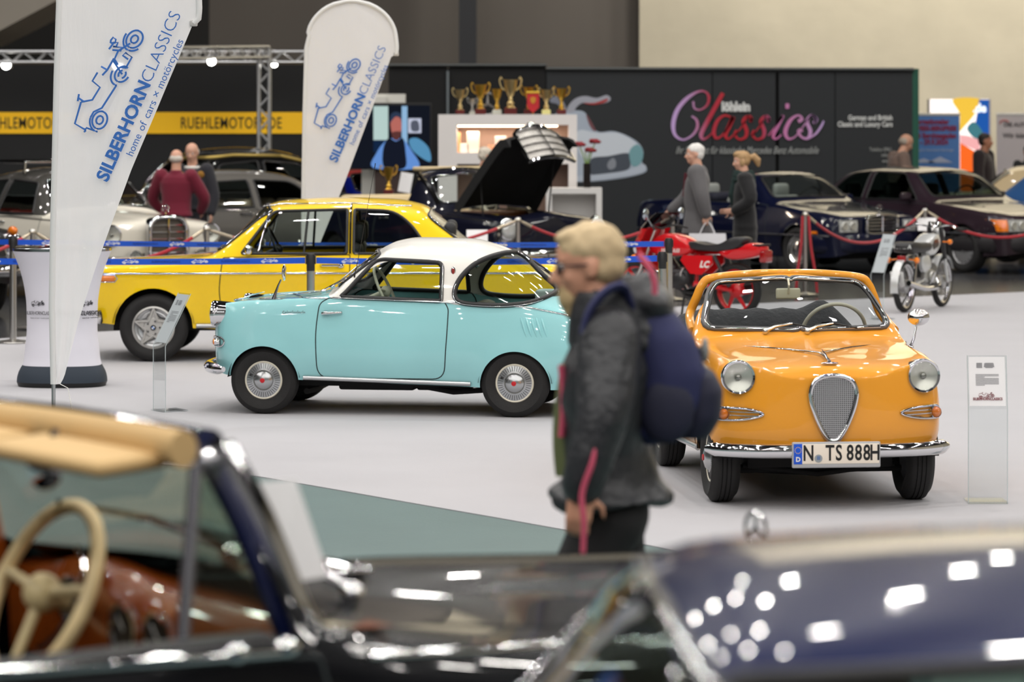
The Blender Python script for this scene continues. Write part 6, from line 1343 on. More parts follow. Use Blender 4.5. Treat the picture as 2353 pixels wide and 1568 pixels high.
lbx('lit_yellow', sp2([(2190, 228), (2252, 228), (2240, 262), (2215, 292), (2205, 300), (2205, 262)]), (248, 200, 70), .006, 1.0)
lbx('lit_blue', [(2250, 229), (2273, 229), (2273, 312), (2252, 308), (2240, 290), (2246, 256)], (40, 100, 190), .008, .8)
lbx('lit_teal', sp2([(2222, 296), (2238, 280), (2256, 300), (2262, 318), (2240, 318)]), (80, 140, 150), .010, .8)
lbx('lit_pink', [(2206, 310), (2225, 312), (2252, 322), (2252, 350), (2206, 330)], (250, 180, 180), .010, 1.0)
lbx('lit_orange', [(2206, 328), (2240, 348), (2262, 360), (2262, 440), (2206, 440)], (255, 110, 40), .012, 1.0)
texts('lit_lettering', [('.de', .22, frame(P(2251, 249, LBD-.02), XV, ZV), .9)], em(235, 245, 255, k=1.4), lb, bold=.01)
ro, zt = rollup(2290, 2420, 263, 56.0, (218, 208, 208), 'pale grey roll-up banner cut by the right edge of the picture')
def r2(px, py): p = P(px, py, 55.98); return frame(Vector((p.x-ro.location.x, -.02, p.z)), XV, ZV)
texts('banner_lettering', [('DIE AUTO', .10, r2(2336, 287), 1.0), ('Wir küm', .12, r2(2333, 312), 1.0)], mat('banner_grey', (96, 90, 92), .6), ro, bold=.003)
b = MB(); p = P(2308, 283, 55.98); b.tube([(p.x-ro.location.x+.075*math.cos(t), -.02, p.z+.05*math.sin(t)) for t in np.linspace(.3, 3.4, 14)], .014, 6); b.build('banner_swoosh', mat('swoosh_red', (200, 110, 104), .6), ro)
# ------------------------------------------------------------------ flags, counter, barriers, stands
BLUE = mat('logo_blue', (48, 108, 190), .6); FLAGW = bpy.data.materials.new('flag_cloth'); FLAGW.use_nodes = True
nt = FLAGW.node_tree; pb = nt.nodes['Principled BSDF']; pb.inputs['Base Color'].default_value = srgb(247, 246, 248)+(1,); pb.inputs['Roughness'].default_value = .7; pb.inputs['Specular IOR Level'].default_value = .2
tc = nt.nodes.new('ShaderNodeTexCoord'); mp_ = nt.nodes.new('ShaderNodeMapping'); mp_.inputs['Scale'].default_value = (9, 9, 1.6); mp_.inputs['Rotation'].default_value = (0, .35, 0); nz = nt.nodes.new('ShaderNodeTexNoise'); nz.inputs['Scale'].default_value = 1.3; nz.inputs['Detail'].default_value = 4; bp = nt.nodes.new('ShaderNodeBump'); bp.inputs['Strength'].default_value = .35; bp.inputs['Distance'].default_value = .02
nt.links.new(tc.outputs['Object'], mp_.inputs[0]); nt.links.new(mp_.outputs[0], nz.inputs['Vector']); nt.links.new(nz.outputs['Fac'], bp.inputs['Height']); nt.links.new(bp.outputs[0], pb.inputs['Normal'])
tr = nt.nodes.new('ShaderNodeBsdfTranslucent'); tr.inputs[0].default_value = srgb(247, 246, 248)+(1,); mx = nt.nodes.new('ShaderNodeMixShader'); mx.inputs[0].default_value = .35
tp_ = nt.nodes.new('ShaderNodeBsdfTransparent'); mx2 = nt.nodes.new('ShaderNodeMixShader'); mx2.inputs[0].default_value = .06
nt.links.new(pb.outputs[0], mx.inputs[1]); nt.links.new(tr.outputs[0], mx.inputs[2]); nt.links.new(mx.outputs[0], mx2.inputs[1]); nt.links.new(tp_.outputs[0], mx2.inputs[2]); nt.links.new(mx2.outputs[0], nt.nodes['Material Output'].inputs[0])
def logo_strokes():
    """the line drawing of car and motorcycle; unit coordinates along the baseline (x) and up (y), wheels 1.0 apart"""
    S = []; C = lambda c, r, a0=0, a1=2*PI, n=28: [(c[0]+r*math.cos(t), c[1]+r*math.sin(t)) for t in np.linspace(a0, a1, n)]
    # car: front wheel at 0,0
    S += [C((0, 0), .26), C((0, 0), .12), C((0, 0), .34, PI*.55, PI*1.08)]
    S += [[(-.34, .05), (-.36, .34), (-.50, .36)], [(-.47, .33), (-.38, .38)], [(-.42, .36), (-.38, .78), (.26, .88)], [(.26, .88), (.30, .80), (.44, .56), (.86, .56), (.94, .92), (1.22, .92)], [(.30, .80), (.34, 1.06)], [(.24, 1.0), (.44, 1.08)],
          [(-.05, .34), (.14, .32), (.34, .12), (1.10, .10)], C((1.44, .14), .34, PI*.5, PI*1.05)]
    # shared rear wheel
    S += [C((1.46, .12), .24, -.3, PI*1.5), C((1.46, .12), .12, .5, 2.6), C((1.46, .12), .12, 3.6, 5.8)]
    # motorcycle
    S += [[(1.20, .72), (1.40, .66), (1.78, .66)], [(1.42, .92), (1.40, .66)], [(1.46, .12), (1.70, .62), (2.02, .66)], [(1.78, .66), (1.66, .42)], [(1.62, .30), (1.66, .12), (2.02, .12), (2.06, .40), (1.96, .44), (1.92, .20)], [(2.02, .66), (2.36, .42)], [(1.98, .86), (2.06, .58), (2.16, .60), (2.08, .90)],
          [(1.96, .98), (2.20, .94), (2.24, .82), (2.12, .80)], [(2.14, 1.04), (2.20, .90), (2.30, .94), (2.32, 1.06), (2.22, 1.08), (2.14, 1.04)], C((2.52, .36), .27), C((2.52, .36), .12), C((2.52, .36), .36, PI*.45, PI*1.3)]
    return S
def stroke3(b, pts, M, r):
    b.tube([M @ Vector((p[0], p[1], 0)) for p in pts], r, 5, flat=.35, up=(M.to_3x3() @ Vector((0, 1, .01))))
def fitted(name, body, size, mcol, parent, M, x0, w, y, bold):
    v, f = text_mesh(body, size, 'LEFT', bold); x1 = max(p[0] for p in v); xm = min(p[0] for p in v); k = w/(x1-xm); b = MB(); b.add([M @ Vector((x0+(p[0]-xm)*k, y+p[1], p[2]+.001)) for p in v], f); return b.build(name, mcol, parent, smooth=False)
def brand(parent, M, L, mcol, tagm=None):
    """emblem with the two-weight name and the small line; L is the length of the name"""
    fitted('brand_lettering', 'SILBERHORN', L*.098, mcol, parent, M, 0, L*.585, 0, L*.0032)
    fitted('brand_lettering_thin', 'CLASSICS', L*.098, mcol, parent, M, L*.592, L*.408, 0, -L*.0012)
    for wd, x0, w in (('home', .185, .125), ('of', .335, .05), ('cars', .41, .10), ('\u00d7', .535, .03), ('motörcycles', .59, .285)): fitted('motto_lettering', wd, L*.058, tagm or mcol, parent, M, L*x0, L*w, -L*.082, 0)
    b = MB(); k = L*.191; M2 = M @ Matrix.Translation((L*.295, L*.145, .001)) @ Matrix.Diagonal((k, k*.80, 1, 1))
    for s_ in logo_strokes(): stroke3(b, [(p[0], p[1]-.13*p[0]*min(1, p[0])) for p in s_], M2, L*.0058)
    b.build('emblem_drawing', mcol, parent)
def beach_flag(px_pole, D, zb, outline, label, base, t0, t1, rx=.0):
    """outline in picture columns and rows at distance D"""
    root = thing('beach_flag', label, 'flag', (X(px_pole, D), D, 0))
    def L(px, py, dy=0.0): p = P(px, py, D); return Vector((p.x-root.location.x, dy, p.z))
    pts = [L(a, c) for a, c in outline]; lft = outline; n = len(pts)
    # sail as rows between its left and right edges
    ys = np.array([p.z for p in pts]); zmin, zmax = ys.min(), ys.max(); rows = []
    for z in np.linspace(zmin+.002, zmax-.002, 90):
        xs = []
        for i in range(n):
            a, c = pts[i], pts[(i+1) % n]
            if (a.z-z)*(c.z-z) < 0: xs.append(a.x+(c.x-a.x)*(z-a.z)/(c.z-a.z))
        if len(xs) >= 2:
            x0, x1 = min(xs), max(xs); rows.append([Vector((x0+(x1-x0)*t, .012*math.sin(t*9+z*2.0)*t*(1-t)*4+.004*math.sin(z*14+t*16)*t, z)) for t in np.linspace(0, 1, 26)])
    b = MB(); b.loft(rows, closed=False); sail = b.build('sail', FLAGW, root, angle=180)
    edge = [r[0]-Vector((.0, 0, 0)) for r in rows]+[r[-1] for r in rows if r[-1].z > L(0, t0[2]).z][::-1] if False else [r[0] for r in rows]
    top = [r[0] for r in rows if r[0].z > .3]; over = [r[-1] for r in rows[::-1] if r[-1].z > L(0, t0[2]).z]
    b = MB(); b.tube(top+[rows[-1][12]]+over, .020, 8); b.build('pole_sleeve', mat('flag_hem', (226, 226, 226), .6), root, angle=80)
    b = MB(); b.tube([(0, 0, .03), (0, 0, zb+.1)], .013, 8); b.build('pole', ALU, root)
    b = MB(); e = over[-1] if over else rows[-1][-1]; b.rbox(e, (.05, .03, .04), .008); b.build('end_cap', mat('grey_cap', (190, 188, 186), .5), root)
    A, B = L(*t0[:2]), L(*t1[:2]); d = (B-A).normalized(); up = Vector((d.z, 0, -d.x))*-1; M = frame(A+Vector((0, -.024, 0)), d, up if up.x < 0 else -up)
    brand(sail, M, (B-A).length, BLUE)
    if base:
        b = MB(); b.prism(sp2([(-.12, -.10), (.28, -.16), (.30, -.13), (.10, .16), (-.08, .12)], 3), .012, Matrix.Translation((0, 0, .010))); b.build('base_plate', mat('white_steel', (222, 222, 220), .4), root)
        b = MB(); b.cyl((0, 0, .01), (0, 0, .10), .022, 12); b.cyl((.0, 0, .08), (.06, 0, .085), .008, 6); b.build('base_socket', ALU, root)
        b = MB(); b.tube([rows[0][-1], (.10, -.05, .35), (.17, -.08, .02)], .003, 5); b.build('tie_cord', WHITE, root)
    return root
def arcpts(c, rx, ry, a0, a1, n=14): return [(c[0]+rx*math.cos(t), c[1]-ry*math.sin(t)) for t in np.linspace(a0, a1, n)]
F1 = [(123, 884), (119, 700), (122, 520), (126, 360), (130, 180), (136, 0)]+arcpts((296, -8), 161, 150, PI, 0.0, 22)+[(458, 20), (456, 48), (444, 54), (300, 395), (225, 600), (180, 740), (148, 866), (138, 884)]
beach_flag(123, 20.3, 1e-3+.35, F1, 'large white flag with blue lettering and emblem, nearest at the left', True, (236, 414, 54), (406, 30))
F2 = [(697, 640), (697, 452), (700, 250), (704, 110), (712, 76)]+arcpts((808, 92), 102, 90, PI*.95, .10, 18)+[(912, 108), (910, 126), (900, 128), (792, 420), (770, 475), (735, 560), (712, 640)]
beach_flag(700, 30.0, .6, F2, 'second white flag with blue lettering standing behind the yellow sedan', False, (766, 371, 128), (880, 108))
# waisted white counter
def counter():
    g = G(131, 893); root = thing('promo_counter', 'white waisted promotion counter with dark foot and chrome rimmed top', 'counter', (g.x, g.y+.28, 0)); D = g.y+.28; k = D/FPX
    rows = [(.0, 101), (.035, 102), (.15, 92), (.152, 91), (.30, 84), (.45, 80), (.62, 80.5), (.78, 86), (.92, 96), (1.02, 107), (1.065, 112)]
    def ring(z, w, n=40):
        r = w*k; return [Vector((r*abs(math.cos(t))**.8*math.copysign(1, math.cos(t)), r*.78*abs(math.sin(t))**.8*math.copysign(1, math.sin(t)), z)) for t in np.linspace(0, 2*PI, n+1)[:-1]]
    zz_ = [r[0] for r in rows]; ww = [r[1] for r in rows]; f = pchip(zz_, ww)
    b = MB(); b.loft([ring(z, float(f(z))) for z in np.linspace(.165, 1.065, 24)], True); b.build('cloth_cover', mat('counter_cloth', (228, 226, 236), .7), root, angle=80)
    b = MB(); b.loft([ring(z, float(f(z))+.6) for z in np.linspace(.035, .165, 6)], True); b.build('foot_cover', mat('slate_cloth', (44, 54, 66), .7), root, angle=80)
    b = MB(); b.loft([ring(0, 99), ring(.036, 103)], True, True); b.build('foot', BLACK, root, angle=60)
    b = MB(); b.loft([ring(1.062, 112.5), ring(1.082, 113), ring(1.088, 110)], True, True); b.build('counter_top', mat('chrome_dark', (150, 150, 152), .15, 1.0), root, angle=40)
    def cm(a, z): r = float(f(z))*k+.002; ca_, sa_ = math.cos(a), math.sin(a); p = Vector((r*abs(ca_)**.8*math.copysign(1, ca_), r*.78*abs(sa_)**.8*math.copysign(1, sa_), z)); return p
    for a in (-2.02, -.62):
        p = cm(a, .58); q = cm(a+.05, .58); d = (q-p).normalized(); M = frame(p+Vector((0, -.006, 0))-d*.16, d, ZV); b = MB(); M2 = M @ Matrix.Translation((.10, .06, 0)) @ Matrix.Diagonal((.034, .034, 1, 1))
        for s_ in logo_strokes(): stroke3(b, s_, M2, .0022)
        b.build('emblem_drawing', INK, root); texts('brand_lettering', [('SILBERHORNCLASSICS', .040, M @ Matrix.Translation((.16, 0, .004)), .62), ('home of cars × motörcycles', .014, M @ Matrix.Translation((.16, -.038, .004)), 1)], INK, root)
    p = cm(-1.35, .58); text('brand_lettering', 'SILBERHORNCLASSICS', .052, INK, root, frame(p+Vector((0.06, -.012, 0)), XV, ZV), bold=.0006, sx=.72)
    m = thing('magazine_stack', 'loose pile of printed leaflets on the white counter top', 'leaflets', (g.x, D, 1.089))
    for i in range(4):
        b = MB(); b.box((.0+.01*i, -.02, .003+.005*i), (.30, .21, .004), rz=.15*i-.2); b.build('leaflet', mat('leaflet_%d' % (i % 2), (222, 214, 214) if i % 2 else (150, 40, 48), .5), m, smooth=False)
    return root
counter()
# belt barriers
BELT = mat('belt_blue', (14, 84, 206), .6); BELTW = mat('belt_white', (226, 230, 240), .6); BELTD = mat('belt_dark', (8, 44, 130), .6)
def post(p, label, h=1.0, group='belt barrier posts'):
    root = thing('barrier_post', label, 'barrier post', (p[0], p[1], 0), group=group)
    b = MB(); b.lathe([(0, 0), (.165, 0), (.175, .006), (.172, .014), (.06, .030), (.034, .034)], n=32); b.build('base', STEEL, root, angle=40)
    b = MB(); b.lathe([(.033, .03), (.033, h-.14), (.0, h-.14)], n=20); b.build('pole', STEEL, root, angle=60)
    b = MB(); b.lathe([(.0335, h-.14), (.0345, h-.12), (.0345, h-.012), (.030, h), (0, h)], n=20); b.rbox((.036, 0, h-.05), (.012, .03, .07), .003); b.rbox((-.036, 0, h-.05), (.012, .03, .07), .003); b.build('belt_head', mat('satin_black', (46, 46, 48), .35, .3), root, angle=40); return root
def belt(a, b_, z, label, n_logo):
    a, b_ = Vector((a[0], a[1], z)), Vector((b_[0], b_[1], z)); d = (b_-a).normalized(); a = a+d*.045; b_ = b_-d*.045; d = (b_-a); L = d.length; t = d.normalized(); nrm = Vector((t.y, -t.x, 0)); mb = MB(); h = .025; rows = []
    for i in range(25):
        p = a+t*(L*i/24)-Vector((0, 0, .02*4*(i/24)*(1-i/24))); rows.append([p+Vector((0, 0, h))+nrm*.001, p-Vector((0, 0, h))+nrm*.001, p-Vector((0, 0, h))-nrm*.001, p+Vector((0, 0, h))-nrm*.001])
    mb.loft(rows, True, True); o = mb.build('barrier_belt', BELT, smooth=False); tag(o, label, 'belt', 'blue barrier belts'); k = 0
    step = .56; m = int(L/step)
    for i in range(m):
        u = (i+.5)/m; p = a+t*(L*u)-Vector((0, 0, .08*u*(1-u)))+nrm*.003; M = frame(p, t, ZV) @ Matrix.Translation((-.055, -.010, 0)) @ Matrix.Diagonal((.042, .026, 1, 1))
        bb = MB()
        for s_ in logo_strokes(): bb.tube([M @ Vector((q[0], q[1], 0)) for q in s_[::3]+[s_[-1]]], .0020, 4)
        bb.build('belt_emblem', BELTW, o)
    items = []
    for i in range(m-1):
        u = (i+1.0)/m; p = a+t*(L*u)-Vector((0, 0, .08*u*(1-u)))+nrm*.002; items.append((frame(p, t, ZV)))
    v, f = text_mesh('SILBERHORNCLASSICS', .024); tb = MB()
    for M in items: tb.add([M @ Vector(q) for q in v], f)
    tb.build('belt_lettering', BELTD, o, smooth=False); return o
pA, pB = G(30, 788), (X(1537, 29.0), 29.0); pC, pD, pE = (X(-420, 25.9), 25.9), (X(714, 25.5), 25.5), (X(1522, 25.9), 25.9)
post(pA, 'barrier post at the left edge beside the white counter'); post(pB, 'rear barrier post behind the walking man, the taller of the pair'); post(pD, 'barrier post between the yellow sedan and the turquoise coupe'); post(pE, 'front barrier post by the red motorcycle, the lower of the pair'); post(pC, 'barrier post out at the far left of the front belt')
belt(pA, pB, .945, 'rear blue belt with white emblems running behind the yellow sedan', 10); belt(pC, pD, .945, 'front blue belt across the bonnet of the yellow sedan', 6); belt(pD, pE, .945, 'front blue belt running behind the turquoise coupe', 6)
belt((X(-300, 31.5), 31.5), pA, .945, 'short blue belt end at the left edge behind the counter', 2)
# rope barriers
ROPE = mat('red_velvet_rope', (176, 22, 38), .85, bump=(120, .4), sheen=.4)
def rpost(p, label, card=None):
    root = thing('rope_post', label, 'barrier post', (p[0], p[1], 0), group='rope barrier posts')
    b = MB(); b.lathe([(0, 0), (.16, 0), (.165, .012), (.05, .03), (.026, .04)], n=28); b.build('base', STEEL, root, angle=40); b = MB(); b.lathe([(.026, .03), (.026, .95), (.036, .955), (.036, .985), (.02, 1.0), (0, 1.0)], n=18); b.build('pole', STEEL, root, angle=50)
    b = MB(); b.tube([Vector((.034*math.cos(t), .034*math.sin(t), .965)) for t in np.linspace(0, 2*PI, 17)[:-1]], .008, 6, closed=True); b.build('hook_ring', mat('champagne_metal', (200, 188, 166), .3, .8), root)
    if card: b = MB(); b.box((card[0], -.06, card[1]), (.24, .006, .18), rot=Matrix.Rotation(-.5, 3, 'X')); b.tube([(0, 0, .94), (card[0], -.05, card[1])], .006, 5); b.build('card', PAPER, root, smooth=False)
    return root
def rope(a, b_, sag, label):
    a, b_ = Vector((a[0], a[1], .955)), Vector((b_[0], b_[1], .955)); t = (b_-a).normalized(); a = a+t*.04; b_ = b_-t*.04; pts = [a.lerp(b_, u)-Vector((0, 0, sag*4*u*(1-u))) for u in np.linspace(0, 1, 31)]
    root = MB().tube(pts[2:-2], .019, 10).build('barrier_rope', ROPE, angle=80); tag(root, label, 'rope', 'red barrier ropes')
    for q in (pts[:3], pts[-3:]): MB().tube(q, [.014, .020, .020] if q[0] is pts[0] else [.020, .020, .014], 10).build('rope_end', mat('champagne_metal'), root)
    return root
def rp(px, D): return (X(px, D), D)
R1, R2, R3, R4, R5, R0 = rp(75, 31.5), rp(475, 32.4), rp(1190, 35.4), rp(1850, 37.6), rp(2125, 39.2), rp(-230, 30.0)
R6, R7 = rp(2480, 39.6), rp(1660, 39.8)
for p, l in ((R1, 'rope post behind the blue belt at the far left'), (R2, 'rope post in front of the cream saloon\'s right headlamp'), (R3, 'rope post in front of the raised-bonnet cabriolet'), (R4, 'rope post beside the front wheel of the navy convertible'), (R5, 'rope post between the navy convertible and the maroon saloon'), (R0, 'rope post beyond the left edge'), (R6, 'rope post beyond the right edge')): rpost(p, l, {'rope post in front of the raised-bonnet cabriolet': (-.46, .78), 'rope post between the navy convertible and the maroon saloon': (.02, .80)}.get(l))
rope(R0, R1, .20, 'red rope rising to the post at the far left'); rope(R1, R2, .30, 'long red rope hanging in front of the cream saloon'); rope(R2, R3, .32, 'red rope hanging behind the yellow sedan'); rope(R3, rp(1545, 36.6), .25, 'red rope running from the cabriolet towards the red motorcycle'); rpost(rp(1545, 36.6), 'rope post hidden behind the red motorcycle')
rope(R4, R5, .36, 'red rope sagging across the grille of the navy convertible'); rope(R5, R6, .33, 'red rope sagging across the front wheel of the maroon saloon')
for dx, l in ((-.04, 'red rope hanging straight down left of the post by the navy convertible'), (.05, 'red rope hanging straight down right of the post by the navy convertible')):
    b = MB(); b.tube(smooth_path([(R4[0]+dx*.8, R4[1]-.02, .95), (R4[0]+dx*1.3, R4[1]-.03, .6), (R4[0]+dx*2.4, R4[1]-.03, .25), (R4[0]+dx*2.8, R4[1]-.05, .03)], 5), .018, 8); o = b.build('barrier_rope', ROPE, angle=80); tag(o, l, 'rope', 'red barrier ropes')
# acrylic information stands
ACR = glass('acrylic', (250, 252, 252), .9, 1.49, .02)
def stand(px, py, w, lean_px, h, label, face, rz=0.0, paper=True, bend=.52):
    g = G(px, py); root = thing('acrylic_stand', label, 'sign stand', g, rz)
    prof = [(.0, .0), (.0, h*bend), (-lean_px*0+.0+lean_px, h)]
    def sheet(path, th=.006):
        L = []
        for (y, z) in path: L.append([Vector((-w/2, y, z)), Vector((w/2, y, z)), Vector((w/2, y+th, z)), Vector((-w/2, y+th, z))])
        m = MB(); m.loft(L, True, True); return m
    sheet([(0, 0), (0, h*bend), (lean_px, h)]).build('acrylic_sheet', ACR, root, smooth=False)
    for sx_ in (-1, 1):
        b = MB(); b.tube([(sx_*w/2, 0, 0), (sx_*w/2, 0, h*bend), (sx_*w/2, lean_px, h)], .0025, 5); b.build('bright_edge', mat('acrylic_edge', (196, 206, 208), .2), root)
    b = MB(); b.box((0, .08, .006), (w, .20, .010)); b.build('foot', ACR, root, smooth=False)
    if paper:
        a, c_ = Vector((0, lean_px*.06, h*bend+.06*(h-h*bend))), Vector((0, lean_px*.97, h*(.99))); d = c_-a; b = MB(); n_ = Vector((0, -d.z, d.y)).normalized(); hw = w/2-.008
        q = [a+Vector((-hw, 0, 0))+n_*.002, a+Vector((hw, 0, 0))+n_*.002, c_+Vector((hw, 0, 0))+n_*.002, c_+Vector((-hw, 0, 0))+n_*.002]; b.add(q, [(0, 1, 2, 3)]); po = b.build('information_sheet', PAPER if face == 'w' else mat('grey_paper', (176, 184, 188), .6), root, smooth=False)
        M = frame(c_+n_*.004, XV, d); k = d.length
        tb = MB(); rr = random.Random(3)
        for i in range(6): tb.box(M @ Vector((-hw*.42, -k*(.13+i*.018), 0)), (hw*.32, .0008, .0022)); tb.box(M @ Vector((hw*.12, -k*(.13+i*.018), 0)), (hw*(.4+.3*rr.random()), .0008, .0022))
        for i in range(9): wd_ = hw*(1.28 if i not in (2, 8) else .5); tb.box(M @ Vector((-hw*.64+wd_/2, -k*(.36+i*.027), 0)), (wd_, .0008, .0022))
        tb.build('printed_lines', mat('print_grey', (120, 120, 126), .7), po, smooth=False)
        if face == 'w':
            eb = MB(); M2 = M @ Matrix.Translation((-.036, -k*.83, .001)) @ Matrix.Diagonal((.026, .026, 1, 1))
            for s_ in logo_strokes(): stroke3(eb, s_, M2, .0012)
            eb.build('emblem_drawing', mat('emblem_maroon', (130, 50, 60), .6), po); text('brand_lettering', 'SILBERHORNCLASSICS', .020, mat('emblem_maroon'), po, M @ Matrix.Translation((0, -k*.86, .001)), bold=.0003, sx=.8)
    return root
stand(2270, 1158, .212, .05, .80, 'clear acrylic stand with printed white sheet beside the orange convertible', 'w', 0.0, bend=.64)
stand(366, 946, .20, .20, .84, 'clear acrylic stand turned sideways in front of the turquoise coupe', 'g', math.radians(-58), bend=.56)
stand(2016, 735, .18, .20, .90, 'clear acrylic stand beside the small white motorcycle', 'g', math.radians(-48), bend=.52)
# cup and card on a little plinth behind the yellow roof
b = MB(); pz = P(0, 447, 42.4).z; b.box((X(915, 42.4), 42.4, pz/2), (.46, .3, pz)); o = b.build('display_plinth', mat('dark_plinth', (46, 36, 32), .5), smooth=False); tag(o, 'dark display plinth carrying a gold trophy behind the yellow roof', 'plinth')
t_ = trophy(893, 66, 1, RDB, GOLD, 'single gold trophy standing on the dark plinth behind the yellow roof', 42.35, pz); del t_['group']
ca_o = thing('show_card', 'white show card on an easel beside the single gold trophy', 'card', (X(932, 42.4), 42.4, pz+.008))
b = MB(); b.box((0, .02, .152), (.17, .008, .27), rot=Matrix.Rotation(.18, 3, 'Y') @ Matrix.Rotation(-.15, 3, 'X')); b.build('card', PAPER, ca_o, smooth=False); b = MB(); b.tube([(-.05, .08, 0), (0, .03, .24), (.06, .08, 0)], .006, 5); b.build('easel', BLACK, ca_o)
# ------------------------------------------------------------------ motorcycles
def spoke_wheel(parent, c, R, r, w, style, tyre, rimm, spm):
    b = MB(); b.lathe([(r-.012, -w*.36), (r, -w*.42), (r+.004, -w*.30), (r-.006, 0), (r+.004, w*.30), (r, w*.42), (r-.012, w*.36), (r-.02, 0), (r-.012, -w*.36)], n=40, axis='Y'); o = b.build('wheel', rimm, parent, angle=60); o.location = c
    t = MB(); t.lathe([(r, -w*.40), (r+(R-r)*.4, -w*.5), (R-.012, -w*.42), (R, -w*.15), (R, w*.15), (R-.012, w*.42), (r+(R-r)*.4, w*.5), (r, w*.40)], n=48, axis='Y'); t.build('tire', RUBBER, o, angle=60)
    h = MB(); h.lathe([(0, -w*.7), (.03, -w*.7), (.07, -w*.4), (.075, w*.4), (.03, w*.7), (0, w*.7)], n=24, axis='Y'); h.build('hub', mat('hub_alloy', (176, 176, 176), .3, .8) if style == 'wire' else spm, o, angle=40)
    s = MB()
    if style == 'wire':
        for i in range(32):
            a = 2*PI*i/32; a2 = a+(.5 if i % 2 else -.5); s.tube([(.07*math.cos(a2), w*.35*(1 if i % 4 < 2 else -1), .07*math.sin(a2)), ((r-.012)*math.cos(a), 0, (r-.012)*math.sin(a))], .0022, 4)
    else:
        for i in range(6):
            a = 2*PI*i/6; s.tube([(.06*math.cos(a+.35), 0, .06*math.sin(a+.35)), ((r-.008)*math.cos(a), 0, (r-.008)*math.sin(a))], [.026, .016], 8)
    s.build('spokes', spm, o); return o
def slab(b, poly, w, rnd=.02, n=4, taper=None, mi=0):
    """solid from a side outline (x,z) with rounded flanks; w is the half width"""
    q = [(p.x, p.y) for p in smooth_path([(a, c, 0) for a, c in poly], n, True)]; cx = sum(p[0] for p in q)/len(q); cz = sum(p[1] for p in q)/len(q); L = []
    for y, k in ((-w, .80), (-w*.92, .92), (-w*.6, 1.0), (w*.6, 1.0), (w*.92, .92), (w, .80)): L.append([Vector((cx+(p[0]-cx)*k, y, cz+(p[1]-cz)*k)) for p in q])
    b.loft(L, True, True, mi); return b
def red_bike():
    RED = mat('red_bike_paint', (206, 16, 26), .35, coat=1.0, spec=.2); root = thing('motorcycle', 'red fully dressed motorcycle with black seat standing behind the barrier posts', 'motorcycle')
    R = .29; FR, RR = (.635, 0, R), (-.635, 0, R)
    spoke_wheel(root, FR, R, .225, .09, 'cast', RUBBER, RED, RED); spoke_wheel(root, RR, R, .225, .10, 'cast', RUBBER, RED, RED)
    b = MB()
    for y in (.075, -.075): b.tube([(FR[0], y, R), (FR[0]-.28, y, .92)], [.024, .022], 10)
    b.build('front_fork', mat('satin_chrome'), root)
    b = MB(); b.tube([(-.635, .09, R), (-.15, .08, .36)], .022, 8); b.tube([(-.635, -.09, R), (-.15, -.08, .36)], .022, 8); b.build('swing_arm', RED, root)
    b = MB(); b.tube([(-.10, 0, .34), (.05, 0, .30), (.30, 0, .42), (.36, 0, .84)], .024, 8); b.tube([(.34, 0, .80), (-.15, 0, .68), (-.65, 0, .70)], .022, 8); b.tube([(-.15, 0, .68), (-.12, 0, .34)], .022, 8); b.build('frame', RED, root)
    b = MB(); b.rbox((.08, 0, .40), (.34, .24, .22), .05); b.tube([(.16, 0, .48), (.27, 0, .62)], .075, 14); b.ball((.02, .13, .38), (.10, .04, .10), 14, 8); b.ball((.02, -.13, .38), (.10, .04, .10), 14, 8); b.build('engine', mat('engine_dark', (48, 48, 50), .4, .4), root)
    b = MB(); slab(b, [(.38, .80), (.40, .68), (.18, .64), (-.08, .66), (-.12, .76), (.02, .85), (.22, .88)], .135); tk = b.build('fuel_tank', RED, root, angle=60)
    b = MB(); slab(b, [(-.08, .80), (-.10, .72), (-.45, .70), (-.70, .74), (-.78, .84), (-.66, .86), (-.50, .79), (-.28, .77)], .12); b.build('seat', mat('seat_vinyl', (36, 36, 38), .45), root, angle=60)
    b = MB(); slab(b, [(-.44, .70), (-.60, .62), (-.92, .66), (-.98, .76), (-.84, .80), (-.70, .74)], .11); b.build('tail_unit', RED, root, angle=60)
    b = MB(); b.rbox((-.99, 0, .66), (.08, .16, .13), .02); b.build('tail_light', REDLENS, root); b = MB(); b.tube([(-.70, .1, .76), (-.98, .1, .78), (-.98, -.1, .78), (-.70, -.1, .76)], .012, 6); b.build('grab_rail', BLACK, root)
    for sd in (1, -1):
        b = MB(); q = [(-.03, .655), (.0, .60), (-.12, .46), (-.26, .45), (-.40, .57), (-.40, .655)]; L = [Vector((a, sd*.125, c)) for a, c in q]; L2 = [Vector((a, sd*.10, c)) for a, c in q]; b.loft([L2, L], True, True); sp_ = b.build('side_panel', RED, root, smooth=False)
        M = frame(Vector((-.30, sd*.128, .56)), (-sd*-1 if False else (1 if sd < 0 else -1), 0, 0), ZV); text('panel_lettering', 'LC', .095, WHITE, sp_, M, shear=.3, bold=.004)
        text('tank_lettering', 'HERCULES', .05, WHITE, tk, frame(Vector((.12, sd*.139, .70)), (1 if sd < 0 else -1, 0, 0), ZV), shear=.2, bold=.001)
    # fairing, screen, handlebar, mirrors
    L = []
    for t in np.linspace(-1, 1, 17):
        y = .24*t; x = .62-.20*t*t; L.append([Vector((x-.16, y*.95, .46)), Vector((x-.02, y, .60)), Vector((x+.02, y*1.0, .78)), Vector((x-.06, y*.98, .93))])
    b = MB(); b.loft(L, closed=False); b.build('fairing', RED, root, angle=80)
    b = MB(); b.loft([[l[3]+Vector((-.012, 0, 0))*k+Vector((-.17*k**1.3, -l[3].y*.30*k, .17*k)) for k in np.linspace(0, 1, 7)] for l in L], closed=False); b.build('wind_screen', glass('smoke_screen', (96, 100, 106), 1.2, 1.5, .03), root, angle=80)
